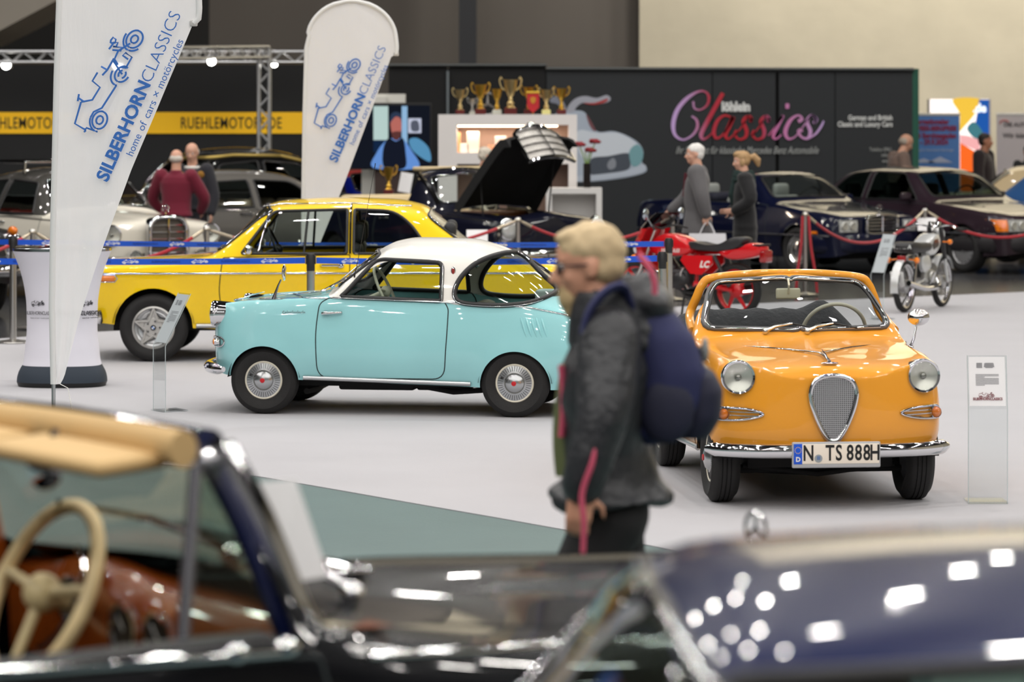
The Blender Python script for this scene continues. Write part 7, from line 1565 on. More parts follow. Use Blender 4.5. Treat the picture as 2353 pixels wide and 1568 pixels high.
    b = MB(); b.lathe([(.085, 0), (.09, .03), (.05, .05), (0, .055)], c=(.60, 0, .72), n=24, axis='X'); b.build('headlight', CHROME, root)
    b = MB(); b.tube(smooth_path([(.20, .33, .93), (.30, .2, .96), (.33, 0, .93), (.30, -.2, .96), (.20, -.33, .93)], 5), .012, 8); hb = b.build('handlebar', BLACK, root)
    for sd in (1, -1):
        b = MB(); b.tube([(.28, sd*.24, .95), (.30, sd*.32, 1.06)], .007, 6); b.ball((.30, sd*.345, 1.09), (.025, .055, .065), 14, 8); b.build('mirror', mat('mirror_grey', (176, 184, 194), .1, .9), hb)
        b = MB(); b.tube([(.45, sd*.2, .62), (.47, sd*.28, .62)], .008, 6); b.ball((.48, sd*.30, .62), (.035, .03, .035), 10, 8); b.build('turn_signal', AMBER, root)
        b = MB(); b.tube([(-.08, sd*.1, .36), (-.06, sd*.24, .34)], .012, 6); b.build('foot_peg', RUBBER, root)
        b = MB(); b.tube([(-.60, sd*.10, .33), (-.42, sd*.12, .66)], .022, 8); b.build('shock_absorber', mat('shock_black', (30, 30, 32), .4), root)
    b = MB(); b.tube(smooth_path([(.22, -.08, .38), (.1, -.13, .26), (-.3, -.14, .27), (-.75, -.14, .34)], 5), .032, 10); b.build('exhaust_pipe', BLACK, root)
    b = MB(); b.tube(smooth_path([(-.10, .13, .30), (-.02, .15, .44), (-.06, .16, .52)], 4), .010, 6); b.build('kick_starter', mat('satin_chrome'), root)
    b = MB(); b.tube(smooth_path([(-.98, 0, .60), (-.96, 0, .42)], 3), [.03, .025]*2 if False else .02, 6, flat=3.0); b.build('mud_flap', BLACK, root)
    b = MB(); L = [[(FR[0]+(R+.02)*math.cos(a), y, R+(R+.02)*math.sin(a)) for y in (-.055, 0, .055)] for a in np.linspace(.5, 2.4, 16)]; b.loft(L, closed=False); b.build('front_fender', RED, root)
    b = MB(); b.tube([(-.05, .10, .33), (-.10, .26, .006)], .012, 8); b.ball((-.10, .26, .012), (.03, .02, .012), 8, 6); b.build('side_stand', DARK, root)
    return root
def small_bike():
    SIL_ = mat('silver_bike_paint', (206, 208, 208), .25, .3, coat=.8); root = thing('motorcycle', 'small silver and black motorcycle with wire wheels on its side stand at the right', 'motorcycle')
    R = .285; FR, RR = (.59, 0, R), (-.58, 0, R); CH = CHROME
    spoke_wheel(root, FR, R, .238, .066, 'wire', RUBBER, CH, mat('spoke_steel', (190, 190, 188), .25, .9)); spoke_wheel(root, RR, R, .238, .072, 'wire', RUBBER, CH, mat('spoke_steel'))
    b = MB()
    for y in (.07, -.07): b.tube([(FR[0], y, R), (FR[0]-.09, y, .55)], .020, 10)
    b.build('fork_slider', SIL_, root); b = MB()
    for y in (.07, -.07): b.tube([(FR[0]-.09, y, .55), (FR[0]-.22, y, .90)], .026, 10)
    b.build('front_fork', mat('fork_black', (26, 26, 28), .35, coat=.5), root)
    b = MB(); b.tube([(.36, 0, .84), (.16, 0, .66), (.08, 0, .50)], .026, 10); b.tube([(.36, 0, .80), (-.1, 0, .66), (-.52, 0, .64)], .020, 8); b.tube([(-.1, 0, .66), (-.14, 0, .36)], .022, 8); b.build('frame', mat('frame_black', (24, 24, 26), .35), root)
    b = MB(); b.tube([(-.58, .085, R), (-.12, .07, .34)], .016, 8); b.tube([(-.58, -.085, R), (-.12, -.07, .34)], .016, 8); b.build('swing_arm', SIL_, root)
    for sd in (1, -1):
        b = MB(); b.tube([(-.55, sd*.095, .30), (-.46, sd*.10, .62)], .018, 8); b.build('shock_absorber', CH, root)
        b = MB(); b.tube([(-.60, sd*.06, .58), (-.62, sd*.15, .57)], .008, 6); b.ball((-.63, sd*.165, .57), (.036, .032, .036), 12, 8); b.build('turn_signal', AMBER, root)
        b = MB(); b.tube([(.35, sd*.1, .74), (.35, sd*.17, .74)], .008, 6); b.ball((.35, sd*.185, .74), (.03, .03, .03), 10, 8); b.build('turn_signal', AMBER, root)
        b = MB(); b.tube([(-.02, sd*.08, .27), (-.02, sd*.22, .26)], .012, 6); b.build('foot_peg', RUBBER, root)
    b = MB(); b.rbox((.0, 0, .36), (.26, .20, .18), .05); b.ball((.0, .11, .36), (.09, .035, .08), 14, 8); b.ball((.0, -.11, .36), (.09, .035, .08), 14, 8); b.build('engine', mat('engine_alloy', (178, 178, 174), .3, .8), root)
    b = MB(); b.tube([(.08, 0, .40), (.26, 0, .44)], .055, 14)
    for k in range(6): b.lathe([(.05, -.006), (.078, -.006), (.078, .006), (.05, .006)], c=(.12+k*.024, 0, .41+k*.005), n=20, axis='X')
    b.build('cylinder_head', mat('fin_alloy', (160, 160, 158), .4, .7), root, angle=40)
    b = MB(); slab(b, [(.30, .80), (.31, .70), (.12, .60), (-.10, .62), (-.12, .72), (.06, .80), (.20, .84)], .10); tk = b.build('fuel_tank', SIL_, root, angle=60)
    for sd in (1, -1):
        b = MB(); q = [(.20, .78), (.22, .70), (.06, .66), (.02, .72), (.08, .77)]; b.loft([[Vector((a, sd*.09, c)) for a, c in q], [Vector((a, sd*.104, c)) for a, c in q]], True, True); b.build('tank_panel', mat('tank_dark', (36, 38, 46), .3, coat=.6), tk, smooth=False)
        b = MB(); slab(b, [(-.08, .60), (-.02, .48), (-.22, .42), (-.30, .52), (-.26, .60)], .03); o = b.build('side_cover', SIL_, root); o.location = (0, sd*.08, 0)
    b = MB(); slab(b, [(.0, .74), (-.02, .66), (-.40, .64), (-.64, .66), (-.67, .74), (-.56, .77), (-.30, .75)], .115); st = b.build('seat', mat('seat_vinyl'), root, angle=60)
    text('seat_lettering', 'HONDA', .062, mat('grey_lettering', (190, 192, 190), .5), st, frame(Vector((-.672, 0, .715)), (0, -1, 0), (.25, 0, 1)), bold=.002)
    b = MB(); b.tube(smooth_path([(.24, .30, .90), (.30, .2, .93), (.35, .05, .91), (.35, -.05, .91), (.30, -.2, .93), (.24, -.30, .90)], 5), .011, 8); hb = b.build('handlebar', CH, root)
    for sd in (1, -1): b = MB(); b.tube([(.24, sd*.30, .90), (.20, sd*.40, .885)], .016, 8); b.build('grip', RUBBER, hb); b = MB(); b.tube([(.27, sd*.26, .90), (.29, sd*.40, .875)], .006, 6); b.build('lever', CH, hb)
    b = MB(); b.lathe([(.0, -.07), (.05, -.06), (.078, 0), (.082, .015), (.07, .02)], c=(.46, 0, .82), n=24, axis='X'); hl = b.build('headlight', SIL_, root); b = MB(); b.lathe([(.072, .02), (.04, .035), (0, .04)], c=(.46, 0, .82), n=20, axis='X'); b.build('lens', LAMPW, hl)
    b = MB(); b.cyl((.36, .04, .90), (.37, .04, .96), .036, 16); b.cyl((.36, -.04, .90), (.37, -.04, .96), .036, 16); b.build('instruments', CH, root)
    b = MB(); b.rbox((-.66, 0, .585), (.06, .09, .07), .015); b.build('tail_light', REDLENS, root)
    for cx_, a0, a1, nm in ((RR[0], 1.0, 3.35, 'rear_fender'), (FR[0], .45, 2.6, 'front_fender')):
        b = MB(); L = [[(cx_+(R+.025)*math.cos(a), y, R+(R+.025)*math.sin(a)-(.008 if abs(y) > .03 else 0)) for y in (-.045, -.03, 0, .03, .045)] for a in np.linspace(a0, a1, 22)]; b.loft(L, closed=False); b.build(nm, SIL_, root, angle=80)
    b = MB(); b.rbox((-.79, 0, .37), (.012, .15, .17), .006, rot=Matrix.Rotation(-.35, 3, 'Y')); b.build('number_plate', mat('plate_white', (222, 222, 220), .4), root)
    b = MB(); b.tube(smooth_path([(.20, -.07, .36), (.14, -.12, .26), (-.25, -.13, .25), (-.80, -.135, .33)], 5), .030, 10); b.build('exhaust_pipe', CH, root)
    b = MB(); b.tube([(-.06, .09, .28), (-.10, .24, .006)], .012, 8); b.build('side_stand', DARK, root)
    b = MB(); b.tube([(-.05, -.1, .30), (-.10, -.14, .32), (-.08, -.17, .42)], .010, 6); b.build('kick_starter', CH, root)
    return root
rb = red_bike(); c_ = P(1694, 668, 33.2); place_pt(rb, (-.635, 0), (c_.x, 33.2), math.radians(144))
sb = small_bike(); g = G(2078, 718); place_pt(sb, (-.58, 0), (g.x, g.y), math.radians(62))
# ------------------------------------------------------------------ people
def fuse(name, b, voxel, mats, parent=None, assign=None, smooth=4, fold=None):
    """union of overlapping solids as one continuous skin"""
    me = bpy.data.meshes.new(name); me.from_pydata([tuple(p) for p in b.v], [], b.f); me.update()
    o = bpy.data.objects.new(name, me); COL.objects.link(o)
    m = o.modifiers.new('r', 'REMESH'); m.mode = 'VOXEL'; m.voxel_size = voxel
    if smooth: q = o.modifiers.new('s', 'SMOOTH'); q.factor = .5; q.iterations = smooth
    dg = bpy.context.evaluated_depsgraph_get(); me2 = bpy.data.meshes.new_from_object(o.evaluated_get(dg)); me2.name = name
    bpy.data.objects.remove(o); bpy.data.meshes.remove(me)
    ms = mats if isinstance(mats, (list, tuple)) else [mats]
    for x in ms: me2.materials.append(x)
    n = len(me2.vertices)
    if fold is not None:
        co = np.empty(n*3); me2.vertices.foreach_get('co', co); co = co.reshape(-1, 3); no = np.empty(n*3); me2.vertices.foreach_get('normal', no); no = no.reshape(-1, 3)
        co += no*fold(co)[:, None]; me2.vertices.foreach_set('co', co.ravel())
    if assign is not None and len(ms) > 1:
        k = len(me2.polygons); ce = np.empty(k*3); me2.polygons.foreach_get('center', ce); me2.polygons.foreach_set('material_index', assign(ce.reshape(-1, 3)).astype(np.int32))
    me2.shade_smooth(); me2.update(); return link(bpy.data.objects.new(name, me2), parent)
def folds(seed, amp, kx=14, kz=9):
    r = np.random.RandomState(seed); a = r.rand(6)*6.28; d = r.randn(6, 3)*np.array([kx, kx, kz])
    return lambda p: amp*sum(np.sin(p@d[i]+a[i]) for i in range(6))/2.2*np.clip(.4+.6*np.sin(p[:, 2]*7+a[0]), .15, 1)
def torso(b, rows, n=20):
    """rows (x, z, half depth, half width, y)"""
    L = []
    for r in rows:
        x, z, dx, wy = r[:4]; y = r[4] if len(r) > 4 else 0
        L.append([Vector((x+dx*math.copysign(abs(math.cos(t))**.85, math.cos(t)), y+wy*math.copysign(abs(math.sin(t))**.85, math.sin(t)), z)) for t in np.linspace(0, 2*PI, n+1)[:-1]])
    b.loft(L, True, True)
def limb(b, pts, rs, n=12, k=5):
    q = smooth_path(pts, k); r = np.interp(np.linspace(0, len(pts)-1, len(q)), np.arange(len(pts)), rs); b.tube(q, list(r), n); b.ball(pts[0], rs[0], n, 8); b.ball(pts[-1], rs[-1], n, 8)
def hand(b, w, d, up, s=1.0, curl=.5, thumb=1, fr=.0088):
    """palm and five fingers from wrist w, pointing along d; up is the back of the hand"""
    d = Vector(d).normalized(); up = Vector(up); up = (up-d*up.dot(d)).normalized(); sd = d.cross(up)*thumb; w = Vector(w)
    R = Matrix((d, sd, up)).transposed(); b.rbox(w+d*.045*s, (.095*s, .078*s, .028*s), .012*s, rot=R); b.ball(w, .026*s, 10, 8)
    for i, (off, ln) in enumerate(((.030, .070), (.010, .080), (-.010, .074), (-.029, .058))):
        p = w+d*.085*s+sd*off*s; pts = [p]; a = 0
        for k in range(3):
            a += curl*(.55+.25*k); p = p+(d*math.cos(a)-up*math.sin(a))*ln*s*(.44, .32, .26)[k]; pts.append(p)
        b.tube(pts, [fr*1.08*s, fr*s, fr*.95*s, fr*.8*s], 8); b.ball(pts[-1], fr*.8*s, 8, 6)
    p = w+d*.02*s+sd*.034*s; q = p+(d*.55+sd*.75-up*.25).normalized()*.042*s; r = q+(d*.85+sd*.2-up*.4*curl).normalized()*.034*s
    b.tube([p, q, r], [.014*s, fr*1.15*s, fr*.9*s], 8); b.ball(r, fr*.9*s, 8, 6)
def head_shape(b, c, yaw=0.0, nod=0.0, s=1.0, neck=None):
    R = Matrix.Rotation(yaw, 3, 'Z') @ Matrix.Rotation(nod, 3, 'Y'); c = Vector(c); T = lambda x, y, z: c+R @ (Vector((x, y, z))*s)
    b.ball(T(-.008, 0, .030), (.100*s, .078*s, .090*s), 20, 14, rot=R); b.ball(T(.022, 0, -.030), (.068*s, .064*s, .086*s), 18, 12, rot=R); b.ball(T(.052, 0, -.088), (.034*s, .036*s, .030*s), 14, 10, rot=R)
    b.ball(T(.066, 0, .022), (.026*s, .056*s, .016*s), 12, 8, rot=R)                                     # brow
    b.tube([T(.086, 0, .006), T(.100, 0, -.018), T(.112, 0, -.036), T(.086, 0, -.042)], [.009*s, .012*s, .015*s, .010*s], 10)
    for y in (.012, -.012): b.ball(T(.094, y, -.038), .010*s, 8, 6)
    b.ball(T(.083, 0, -.061), (.012*s, .026*s, .008*s), 10, 6, rot=R); b.ball(T(.080, 0, -.072), (.012*s, .022*s, .008*s), 10, 6, rot=R)
    for sd in (1, -1):
        b.ball(T(.055, sd*.040, -.030), (.026*s, .022*s, .026*s), 10, 8, rot=R)                           # cheek
        b.ball(T(-.010, sd*.078, -.010), (.020*s, .010*s, .034*s), 10, 8, rot=R); b.ball(T(-.004, sd*.080, -.032), (.010*s, .008*s, .012*s), 8, 6, rot=R)
    return R, T
def person(label, loc, rz, H=1.78, skin=(214, 168, 146), hair=None, hair_kind='short', top=None, coat=None, trousers=(30, 30, 34), shoes=(26, 24, 24), head=(.03, 0, 0), nod=0.0, arms=None, legs=None, lean=0.0, voxel=.012, glasses=False, shoulder=.20, stoop=0.0, seed=1, group=None, detail=1.0, belly=.0, collar=True):
    """forward is +x, left is +y; arms: dict side -> (elbow, wrist, hand direction, curl)"""
    k = H/1.78; root = thing('person', label, 'person', loc, rz, group)
    V = lambda x, y, z: Vector((x*k, y*k, z*k))
    SK = mat('skin_%d_%d_%d' % skin, skin, .5, noise=(18, .06)); hx, hy, yaw = head; hc = V(.015+lean*1.62+hx, hy, 1.640-stoop)
    sh = {sd: V(lean*1.40-stoop*.2, sd*shoulder, 1.42-stoop*.4) for sd in (1, -1)}
    A = {1: ((.02, .27, 1.13), (.10, .27, .88), (.25, 0, -1), .5), -1: ((.02, -.27, 1.13), (.10, -.27, .88), (.25, 0, -1), .5)}
    A.update(arms or {})
    Lg = {1: ((.02, .10, .50), (-.01, .10, .09)), -1: ((.02, -.10, .50), (-.01, -.10, .09))}; Lg.update(legs or {})
    b = MB(); R, T = head_shape(b, hc, yaw, nod, k)
    b.tube([V(lean*1.40-.01, 0, 1.38-stoop*.4), hc+V(-.012, 0, -.05)], [.070*k, .060*k], 14)
    torso(b, [(V(lean*z_+x_, 0, z_).x, z_*k, dx*k, wy*k) for x_, z_, dx, wy in ((0, .86, .10, .15), (0, .95, .115, .165), (.01, 1.08, .105, .15), (.01, 1.22, .115, .165), (.0, 1.34, .11, .175), (-.01, 1.42, .075, .13))])
    hands = []
    for sd in (1, -1):
        e, w, d, c = A[sd]; e, w = V(*e), V(*w)
        limb(b, [sh[sd], e, w], [.052*k, .042*k, .028*k]); hand(b, w, d, (0, sd, 0) if abs(d[1]) < .7 else (0, 0, 1), k, c, 1 if sd < 0 else -1, fr=max(.0088, voxel*.85)); hands.append(w)
        kn, an = Lg[sd]; kn, an = V(*kn), V(*an); limb(b, [V(lean*.86, sd*.085, .90), kn, an], [.088*k, .060*k, .042*k])
    fuse('body', b, voxel, SK, root, smooth=3)
    body = root.children[0]
    # eyes
    if detail:
        for sd in (1, -1):
            e = MB(); e.ball(T(.074, sd*.031, .004), .0125*k, 10, 8); eo = e.build('eye', mat('eye_white', (226, 222, 216), .3), root); p = MB(); p.ball(T(.0835, sd*.0315, .004), .0052*k, 8, 6); p.build('iris', mat('iris_dark', (60, 66, 74), .3), eo)
    if hair is not None:
        HM = mat('hair_%d_%d_%d' % hair, hair, .65, noise=(40, .25)); h = MB()
        if hair_kind == 'bald': h.ball(T(-.040, 0, .0), (.074*k, .086*k, .062*k), 18, 12, rot=R)
        else:
            h.ball(T(-.018, 0, .044), (.102*k, .083*k, .084*k), 20, 14, rot=R); h.ball(T(-.042, 0, .0), (.071*k, .079*k, .078*k), 18, 12, rot=R)
            if hair_kind == 'quiff': h.ball(T(.036, .0, .088), (.056*k, .056*k, .028*k), 16, 10, rot=R); h.ball(T(-.02, 0, .094), (.080*k, .064*k, .030*k), 16, 10, rot=R)
            if hair_kind == 'pony':
                h.ball(T(.03, 0, .085), (.065*k, .068*k, .045*k), 14, 10, rot=R); h.tube([T(-.09, 0, .03), T(-.16, 0, .035), T(-.20, 0, -.02), T(-.205, 0, -.10)], [.026*k, .050*k, .050*k, .018*k], 12)
                for sd in (1, -1): h.ball(T(.0, sd*.070, -.02), (.034*k, .020*k, .052*k), 12, 8, rot=R)
        fuse('hair', h, .008*k, HM, root, smooth=2, fold=folds(seed+5, .003, 60, 60))
    if glasses:
        g = MB()
        for sd in (1, -1):
            g.tube([T(.090, sd*.032+.026*math.cos(t)*.9, .002+.019*math.sin(t)) for t in np.linspace(0, 2*PI, 17)[:-1]], .0026*k, 6, closed=True); g.tube([T(.088, sd*.056, .006), T(.0, sd*.082, .004)], .0026*k, 6)
        g.tube([T(.092, .010, .006), T(.092, -.010, .006)], .0026*k, 6); go = g.build('glasses', mat('glasses_dark', (34, 36, 54), .3), root)
        g = MB()
        for sd in (1, -1): g.ball(T(.089, sd*.032, .002), (.003, .022*k, .017*k), 12, 6, rot=R)
        g.build('lens', glass('spectacle_glass', (150, 152, 170), 1.0), go)
    # trousers and shoes
    TM = mat('trousers_%d_%d_%d' % trousers, trousers, .8); t = MB()
    for sd in (1, -1):
        kn, an = Lg[sd]; limb(t, [V(lean*.86, sd*.088, .88), V(*kn), V(*an)+V(-.005, 0, .02)], [.108*k, .082*k, .066*k])
    torso(t, [(V(lean*z_, 0, 0).x, z_*k, dx*k, wy*k) for z_, dx, wy in ((.80, .10, .15), (.88, .125, .185), (.98, .12, .175), (1.03, .112, .165))]); fuse('trousers', t, .014, TM, root, smooth=3, fold=folds(seed+1, .004))
    for sd in (1, -1):
        an = V(*Lg[sd][1]); s_ = MB(); z0 = .0; s_.ball(an+V(.06, 0, -.05), (.125*k, .046*k, .042*k), 16, 10); s_.ball(an+V(-.02, 0, -.03), (.058*k, .044*k, .058*k), 14, 10)
        for i, p in enumerate(s_.v): s_.v[i] = (p[0], p[1], max(p[2], an.z-.09*k+.001))
        s_.build('shoe', mat('shoe_%d_%d_%d' % shoes, shoes, .5), root, angle=80)
    # upper garment
    g = coat or dict(hem=.93, rgb=top or (120, 30, 44), flare=1.0)
    GM = g.get('mat') or mat('cloth_%d_%d_%d' % g['rgb'], g['rgb'], .85, noise=(g.get('ns', 30), g.get('na', .12)), sheen=.2)
    th = g.get('th', .016); hem = g['hem']; fl = g.get('flare', 1.0); c = MB(); rows = []
    for x_, z_, dx, wy in ((0, hem, .145*fl, .20*fl), (0, min(hem+.12, .95), .142*(1+fl)/2, .195*(1+fl)/2), (.0, .98, .135+belly*.6, .188), (.015+belly*.3, 1.08, .132+belly, .185), (.012, 1.22, .135, .195), (.0, 1.33, .130, .205), (-.01, 1.405, .105, .175), (-.01, 1.455, .07, .10)):
        if rows and z_ <= rows[-1][1]/k+.02: continue
        rows.append((V(lean*z_+x_-(stoop*.25 if z_ > 1.3 else 0), 0, z_).x, (z_-(stoop*.4 if z_ > 1.3 else 0))*k, (dx+th*.3)*k, (wy+th*.4)*k))
    torso(c, rows)
    for sd in (1, -1):
        e, w, d, cu = A[sd]; e, w = V(*e), V(*w); wv = (w-e).normalized()
        limb(c, [sh[sd]+V(0, -sd*.02, 0), e, w-wv*.02], [(.070+th)*k, (.056+th)*k, (.044+th*.8)*k])
    if collar: c.tube([V(lean*1.42-.015, 0, 1.41-stoop*.4), V(lean*1.48-.012, 0, 1.495-stoop*.6)], [.092*k, .076*k], 16)
    fuse(g.get('name', 'sweater'), c, .013, GM, root, smooth=3, fold=folds(seed, g.get('fold', .006), g.get('kx', 14), g.get('kz', 10)))
    return root, dict(V=V, T=T, R=R, k=k, sh=sh, A=A, hc=hc)
# the walking man with a rucksack
def walker():
    D = 9.35; k = 1.0
    root, q = person('man with blond hair and glasses in a dark grey jacket carrying a navy rucksack', (X(1412, D), D, 0), PI, H=1.80, skin=(214, 158, 130), hair=(206, 182, 142), hair_kind='quiff', head=(.035, 0, 0), nod=.10, glasses=True, lean=.018, stoop=.02,
        coat=dict(name='jacket', hem=.93, rgb=(66, 67, 70), flare=1.20, th=.026, fold=.015, kx=15, kz=13, mat=mat('jacket_cloth', (46, 47, 51), .42, noise=(7, .45), bump=(26, .5))), trousers=(24, 23, 25), voxel=.0095, belly=-.005, seed=11,
        arms={1: ((.045, .30, 1.18), (.105, .285, .985), (.10, .02, -1), .75), -1: ((-.06, -.29, 1.16), (-.05, -.27, .97), (.1, 0, -1), .6)}, legs={1: ((.16, .10, .52), (.10, .10, .10)), -1: ((-.06, -.10, .50), (-.32, -.10, .17))})
    V, T = q['V'], q['T']
    b = MB(); b.ball(T(.062, 0, -.090), (.036, .044, .046), 16, 10); b.ball(T(.076, 0, -.057), (.018, .036, .012), 12, 8); b.ball(T(.055, 0, -.125), (.030, .034, .036), 14, 10); fuse('beard', b, .008, mat('beard_blond', (196, 170, 126), .8, noise=(50, .2)), root, smooth=2)
    b = MB(); L = []
    for z, r, x_ in ((1.40, .150, -.045), (1.46, .142, -.045), (1.53, .125, -.035), (1.575, .112, -.025)): L.append([V(x_+.028+r*1.05*math.cos(t), r*math.sin(t), z+.030*-math.cos(t)*.9) for t in np.linspace(0, 2*PI, 29)[:-1]])
    for z, r, x_ in ((1.545, .090, -.02), (1.42, .085, -.03)): L.append([V(x_+.028+r*1.05*math.cos(t), r*math.sin(t), z+.030*-math.cos(t)*.9) for t in np.linspace(0, 2*PI, 29)[:-1]])
    L.append(L[0]); b.loft(L, True); b.ball(V(-.105, 0, 1.51), (.080, .15, .058), 18, 12, rot=Matrix.Rotation(-.45, 3, 'Y')); b.ball(V(-.09, 0, 1.43), (.06, .15, .06), 16, 10); b.tube([V(-.06, .12, 1.40), V(-.15, .10, 1.36), V(-.17, 0, 1.35), V(-.15, -.10, 1.36), V(-.06, -.12, 1.40)], .04, 10)
    fuse('hood', b, .012, mat('jacket_cloth'), root, smooth=3, fold=folds(3, .006, 14, 20))
    # rucksack on the back
    b = MB(); NV = mat('rucksack_navy', (38, 42, 84), .75, noise=(14, .2)); ND = mat('rucksack_dark', (26, 28, 52), .7, noise=(14, .2))
    rows = [(-.235, .985, .055, .09), (-.265, 1.02, .10, .14), (-.295, 1.10, .125, .155), (-.305, 1.20, .125, .155), (-.285, 1.30, .105, .145), (-.235, 1.40, .07, .12), (-.185, 1.455, .045, .085), (-.16, 1.47, .02, .05)]; torso(b, rows)
    bag = fuse('rucksack', b, .012, NV, None, smooth=4, fold=folds(9, .008, 12, 12))
    bag['label'] = 'navy rucksack with pink pulls on the back of the walking man'; bag['category'] = 'rucksack'; bag.location = root.location+Vector((-.150, 0, .125)); bag.rotation_euler = root.rotation_euler
    b = MB(); torso(b, [(-.37, 1.00, .06, .10), (-.40, 1.06, .065, .12), (-.41, 1.14, .062, .12), (-.395, 1.19, .05, .11), (-.36, 1.215, .03, .09)]); fuse('front_pocket', b, .012, ND, bag, smooth=3, fold=folds(4, .005))
    b = MB(); b.ball((-.30, .145, 1.09), (.085, .028, .10), 16, 10); fuse('side_pocket', b, .012, ND, bag, smooth=2); dz = -.055
    b = MB(); b.ball((-.418, .035, 1.262), (.012, .024, .038), 12, 8); b.build('patch', mat('patch_grey', (150, 152, 150), .7), bag)
    b = MB(); b.tube(smooth_path([(-.40, .10, 1.22), (-.405, 0, 1.265), (-.40, -.10, 1.22)], 5), .006, 6); b.build('zip_seam', mat('zip_black', (16, 16, 20), .5), bag)
    b = MB(); b.tube(smooth_path([(-.20, .10, 1.44), (-.17, .15, 1.505), (-.12, .195, 1.50), (-.07, .205, 1.44), (-.05, .20, 1.36)], 6), .030, 10, flat=.45, up=(0, 1, .2)); b.build('shoulder_strap', NV, bag)
    b = MB(); b.tube(smooth_path([(-.20, -.10, 1.44), (-.17, -.15, 1.505), (-.12, -.195, 1.50), (-.07, -.205, 1.44), (-.03, -.18, 1.30)], 6), .030, 10, flat=.45, up=(0, 1, .2)); b.build('shoulder_strap', NV, bag)
    PK = mat('pink_trim', (206, 84, 112), .6)
    for nm, pts, r in (('pink_pull', [(-.22, .10, 1.60), (-.245, .16, 1.57), (-.26, .18, 1.53), (-.262, .18, 1.49)], .013), ('pink_strap', [(-.155, .24, 1.25), (-.13, .27, 1.19), (-.11, .29, 1.12)], .012)): MB().tube(smooth_path(pts, 5), r, 8, flat=.5).build(nm, PK, bag)
    for ch in bag.children:
        if 'strap' in ch.name or 'pull' in ch.name: ch.location.z = dz
    MB().tube(smooth_path([(-.10, .34, 1.06), (-.075, .375, .965), (-.045, .385, .875), (-.05, .38, .785), (-.045, .36, .645)], 6), .012, 8, flat=.5).build('pink_strap', PK, bag)
    # olive lining edge with a pink zip at the jacket's front
    b = MB(); L = [[V(.165+.016*math.sin(z*9)+dx, .065+dy, z) for dx, dy in ((-.03, 0), (.024*math.sin((z-.99)*9), -.02), (.03*math.sin((z-.99)*9), -.07), (-.03, -.08))] for z in np.linspace(1.0, 1.33, 14)]; b.loft(L, True, True); b.build('jacket_lining', mat('olive_lining', (96, 104, 66), .8), root, angle=70)
    b = MB(); b.tube([V(.168+.016*math.sin(z*9), .085, z) for z in np.linspace(1.12, 1.33, 12)], .010, 8); b.build('jacket_zip', PK, root)
walker()
PG = 'visitors among the parked cars'
# couple beside the red motorcycle
Dm = 37.4
_, q = person('tall white-haired man in a long grey coat walking with a white paper bag', (X(1603, Dm), Dm, 0), math.radians(172), H=1.84, skin=(214, 164, 140), hair=(224, 222, 218), top=None, head=(.02, 0, .25), coat=dict(name='coat', hem=.72, rgb=(92, 90, 92), flare=1.18, th=.034, fold=.006), trousers=(44, 34, 44),
    arms={1: ((-.07, .28, 1.16), (-.12, .27, .95), (.1, 0, -1), .9), -1: ((.14, -.24, 1.14), (.32, -.22, .98), (.7, 0, -.6), .5)}, seed=2)
b = MB(); b.tube(smooth_path([q['V'](.07, .085, 1.36), q['V'](.075, .05, 1.45), q['V'](.07, -.05, 1.45), q['V'](.07, -.085, 1.36)], 5), .034, 10); b.tube([q['V'](.125, .03, 1.42), q['V'](.145, .02, 1.15)], .03, 8); b.build('scarf', mat('maroon_scarf', (86, 28, 40), .9), _)
w_ = _.matrix_basis @ q['V'](-.135, .27, .87)
bgt = thing('shopping_bag', 'white paper shopping bag in the hand of the man in the grey coat', 'bag', (w_.x, w_.y, w_.z-.40), math.radians(172))
b = MB(); L = [[Vector((sx_*(.235-.02*z/.26), sy_*(.075-.03*(z/.26)), z)) for sx_, sy_ in ((-1, -1), (1, -1), (1, 1), (-1, 1))] for z in (0, .08, .16, .26)]; b.loft(L, True, False); b.add(L[0], [(0, 1, 2, 3)]); b.build('bag_body', mat('white_bag_paper', (222, 222, 226), .45, bump=(9, .4)), bgt, smooth=False)
for sy_ in (-.04, .04): MB().tube(smooth_path([(-.09, sy_, .25), (-.05, sy_*.6, .34), (0, 0, .395), (.05, sy_*.6, .34), (.09, sy_, .25)], 4), .006, 6).build('bag_handle', mat('white_bag_paper'), bgt)
Dw = 38.3
o, q = person('woman with a blond ponytail in a long black quilted coat and dark green scarf', (X(1712, Dw), Dw, 0), math.radians(176), H=1.74, skin=(220, 170, 146), hair=(176, 142, 100), hair_kind='pony', head=(.03, 0, .1), nod=.12, shoulder=.175, coat=dict(name='quilted_coat', hem=.48, rgb=(20, 20, 23), flare=1.12, th=.03, fold=.006, kx=3, kz=60), trousers=(26, 26, 30),
    arms={1: ((-.06, .25, 1.16), (.13, .17, 1.02), (1, -.3, -.1), .5), -1: ((.04, -.25, 1.14), (.18, -.2, 1.0), (1, .2, 0), .5)}, seed=3)
V = q['V']; b = MB()
for z, r in ((1.40, .115), (1.445, .108), (1.485, .098)): b.tube([V(.02+r*math.cos(t)*1.05, r*math.sin(t), z+.01*math.sin(3*t)) for t in np.linspace(0, 2*PI, 25)[:-1]], .036, 10, closed=True)
b.tube([V(.13, .04, 1.40), V(.165, .05, 1.22), V(.15, .04, 1.08)], [.04, .045, .03], 10); fuse('scarf', b, .012, mat('green_scarf', (30, 48, 46), .95, noise=(30, .3)), o, smooth=2)
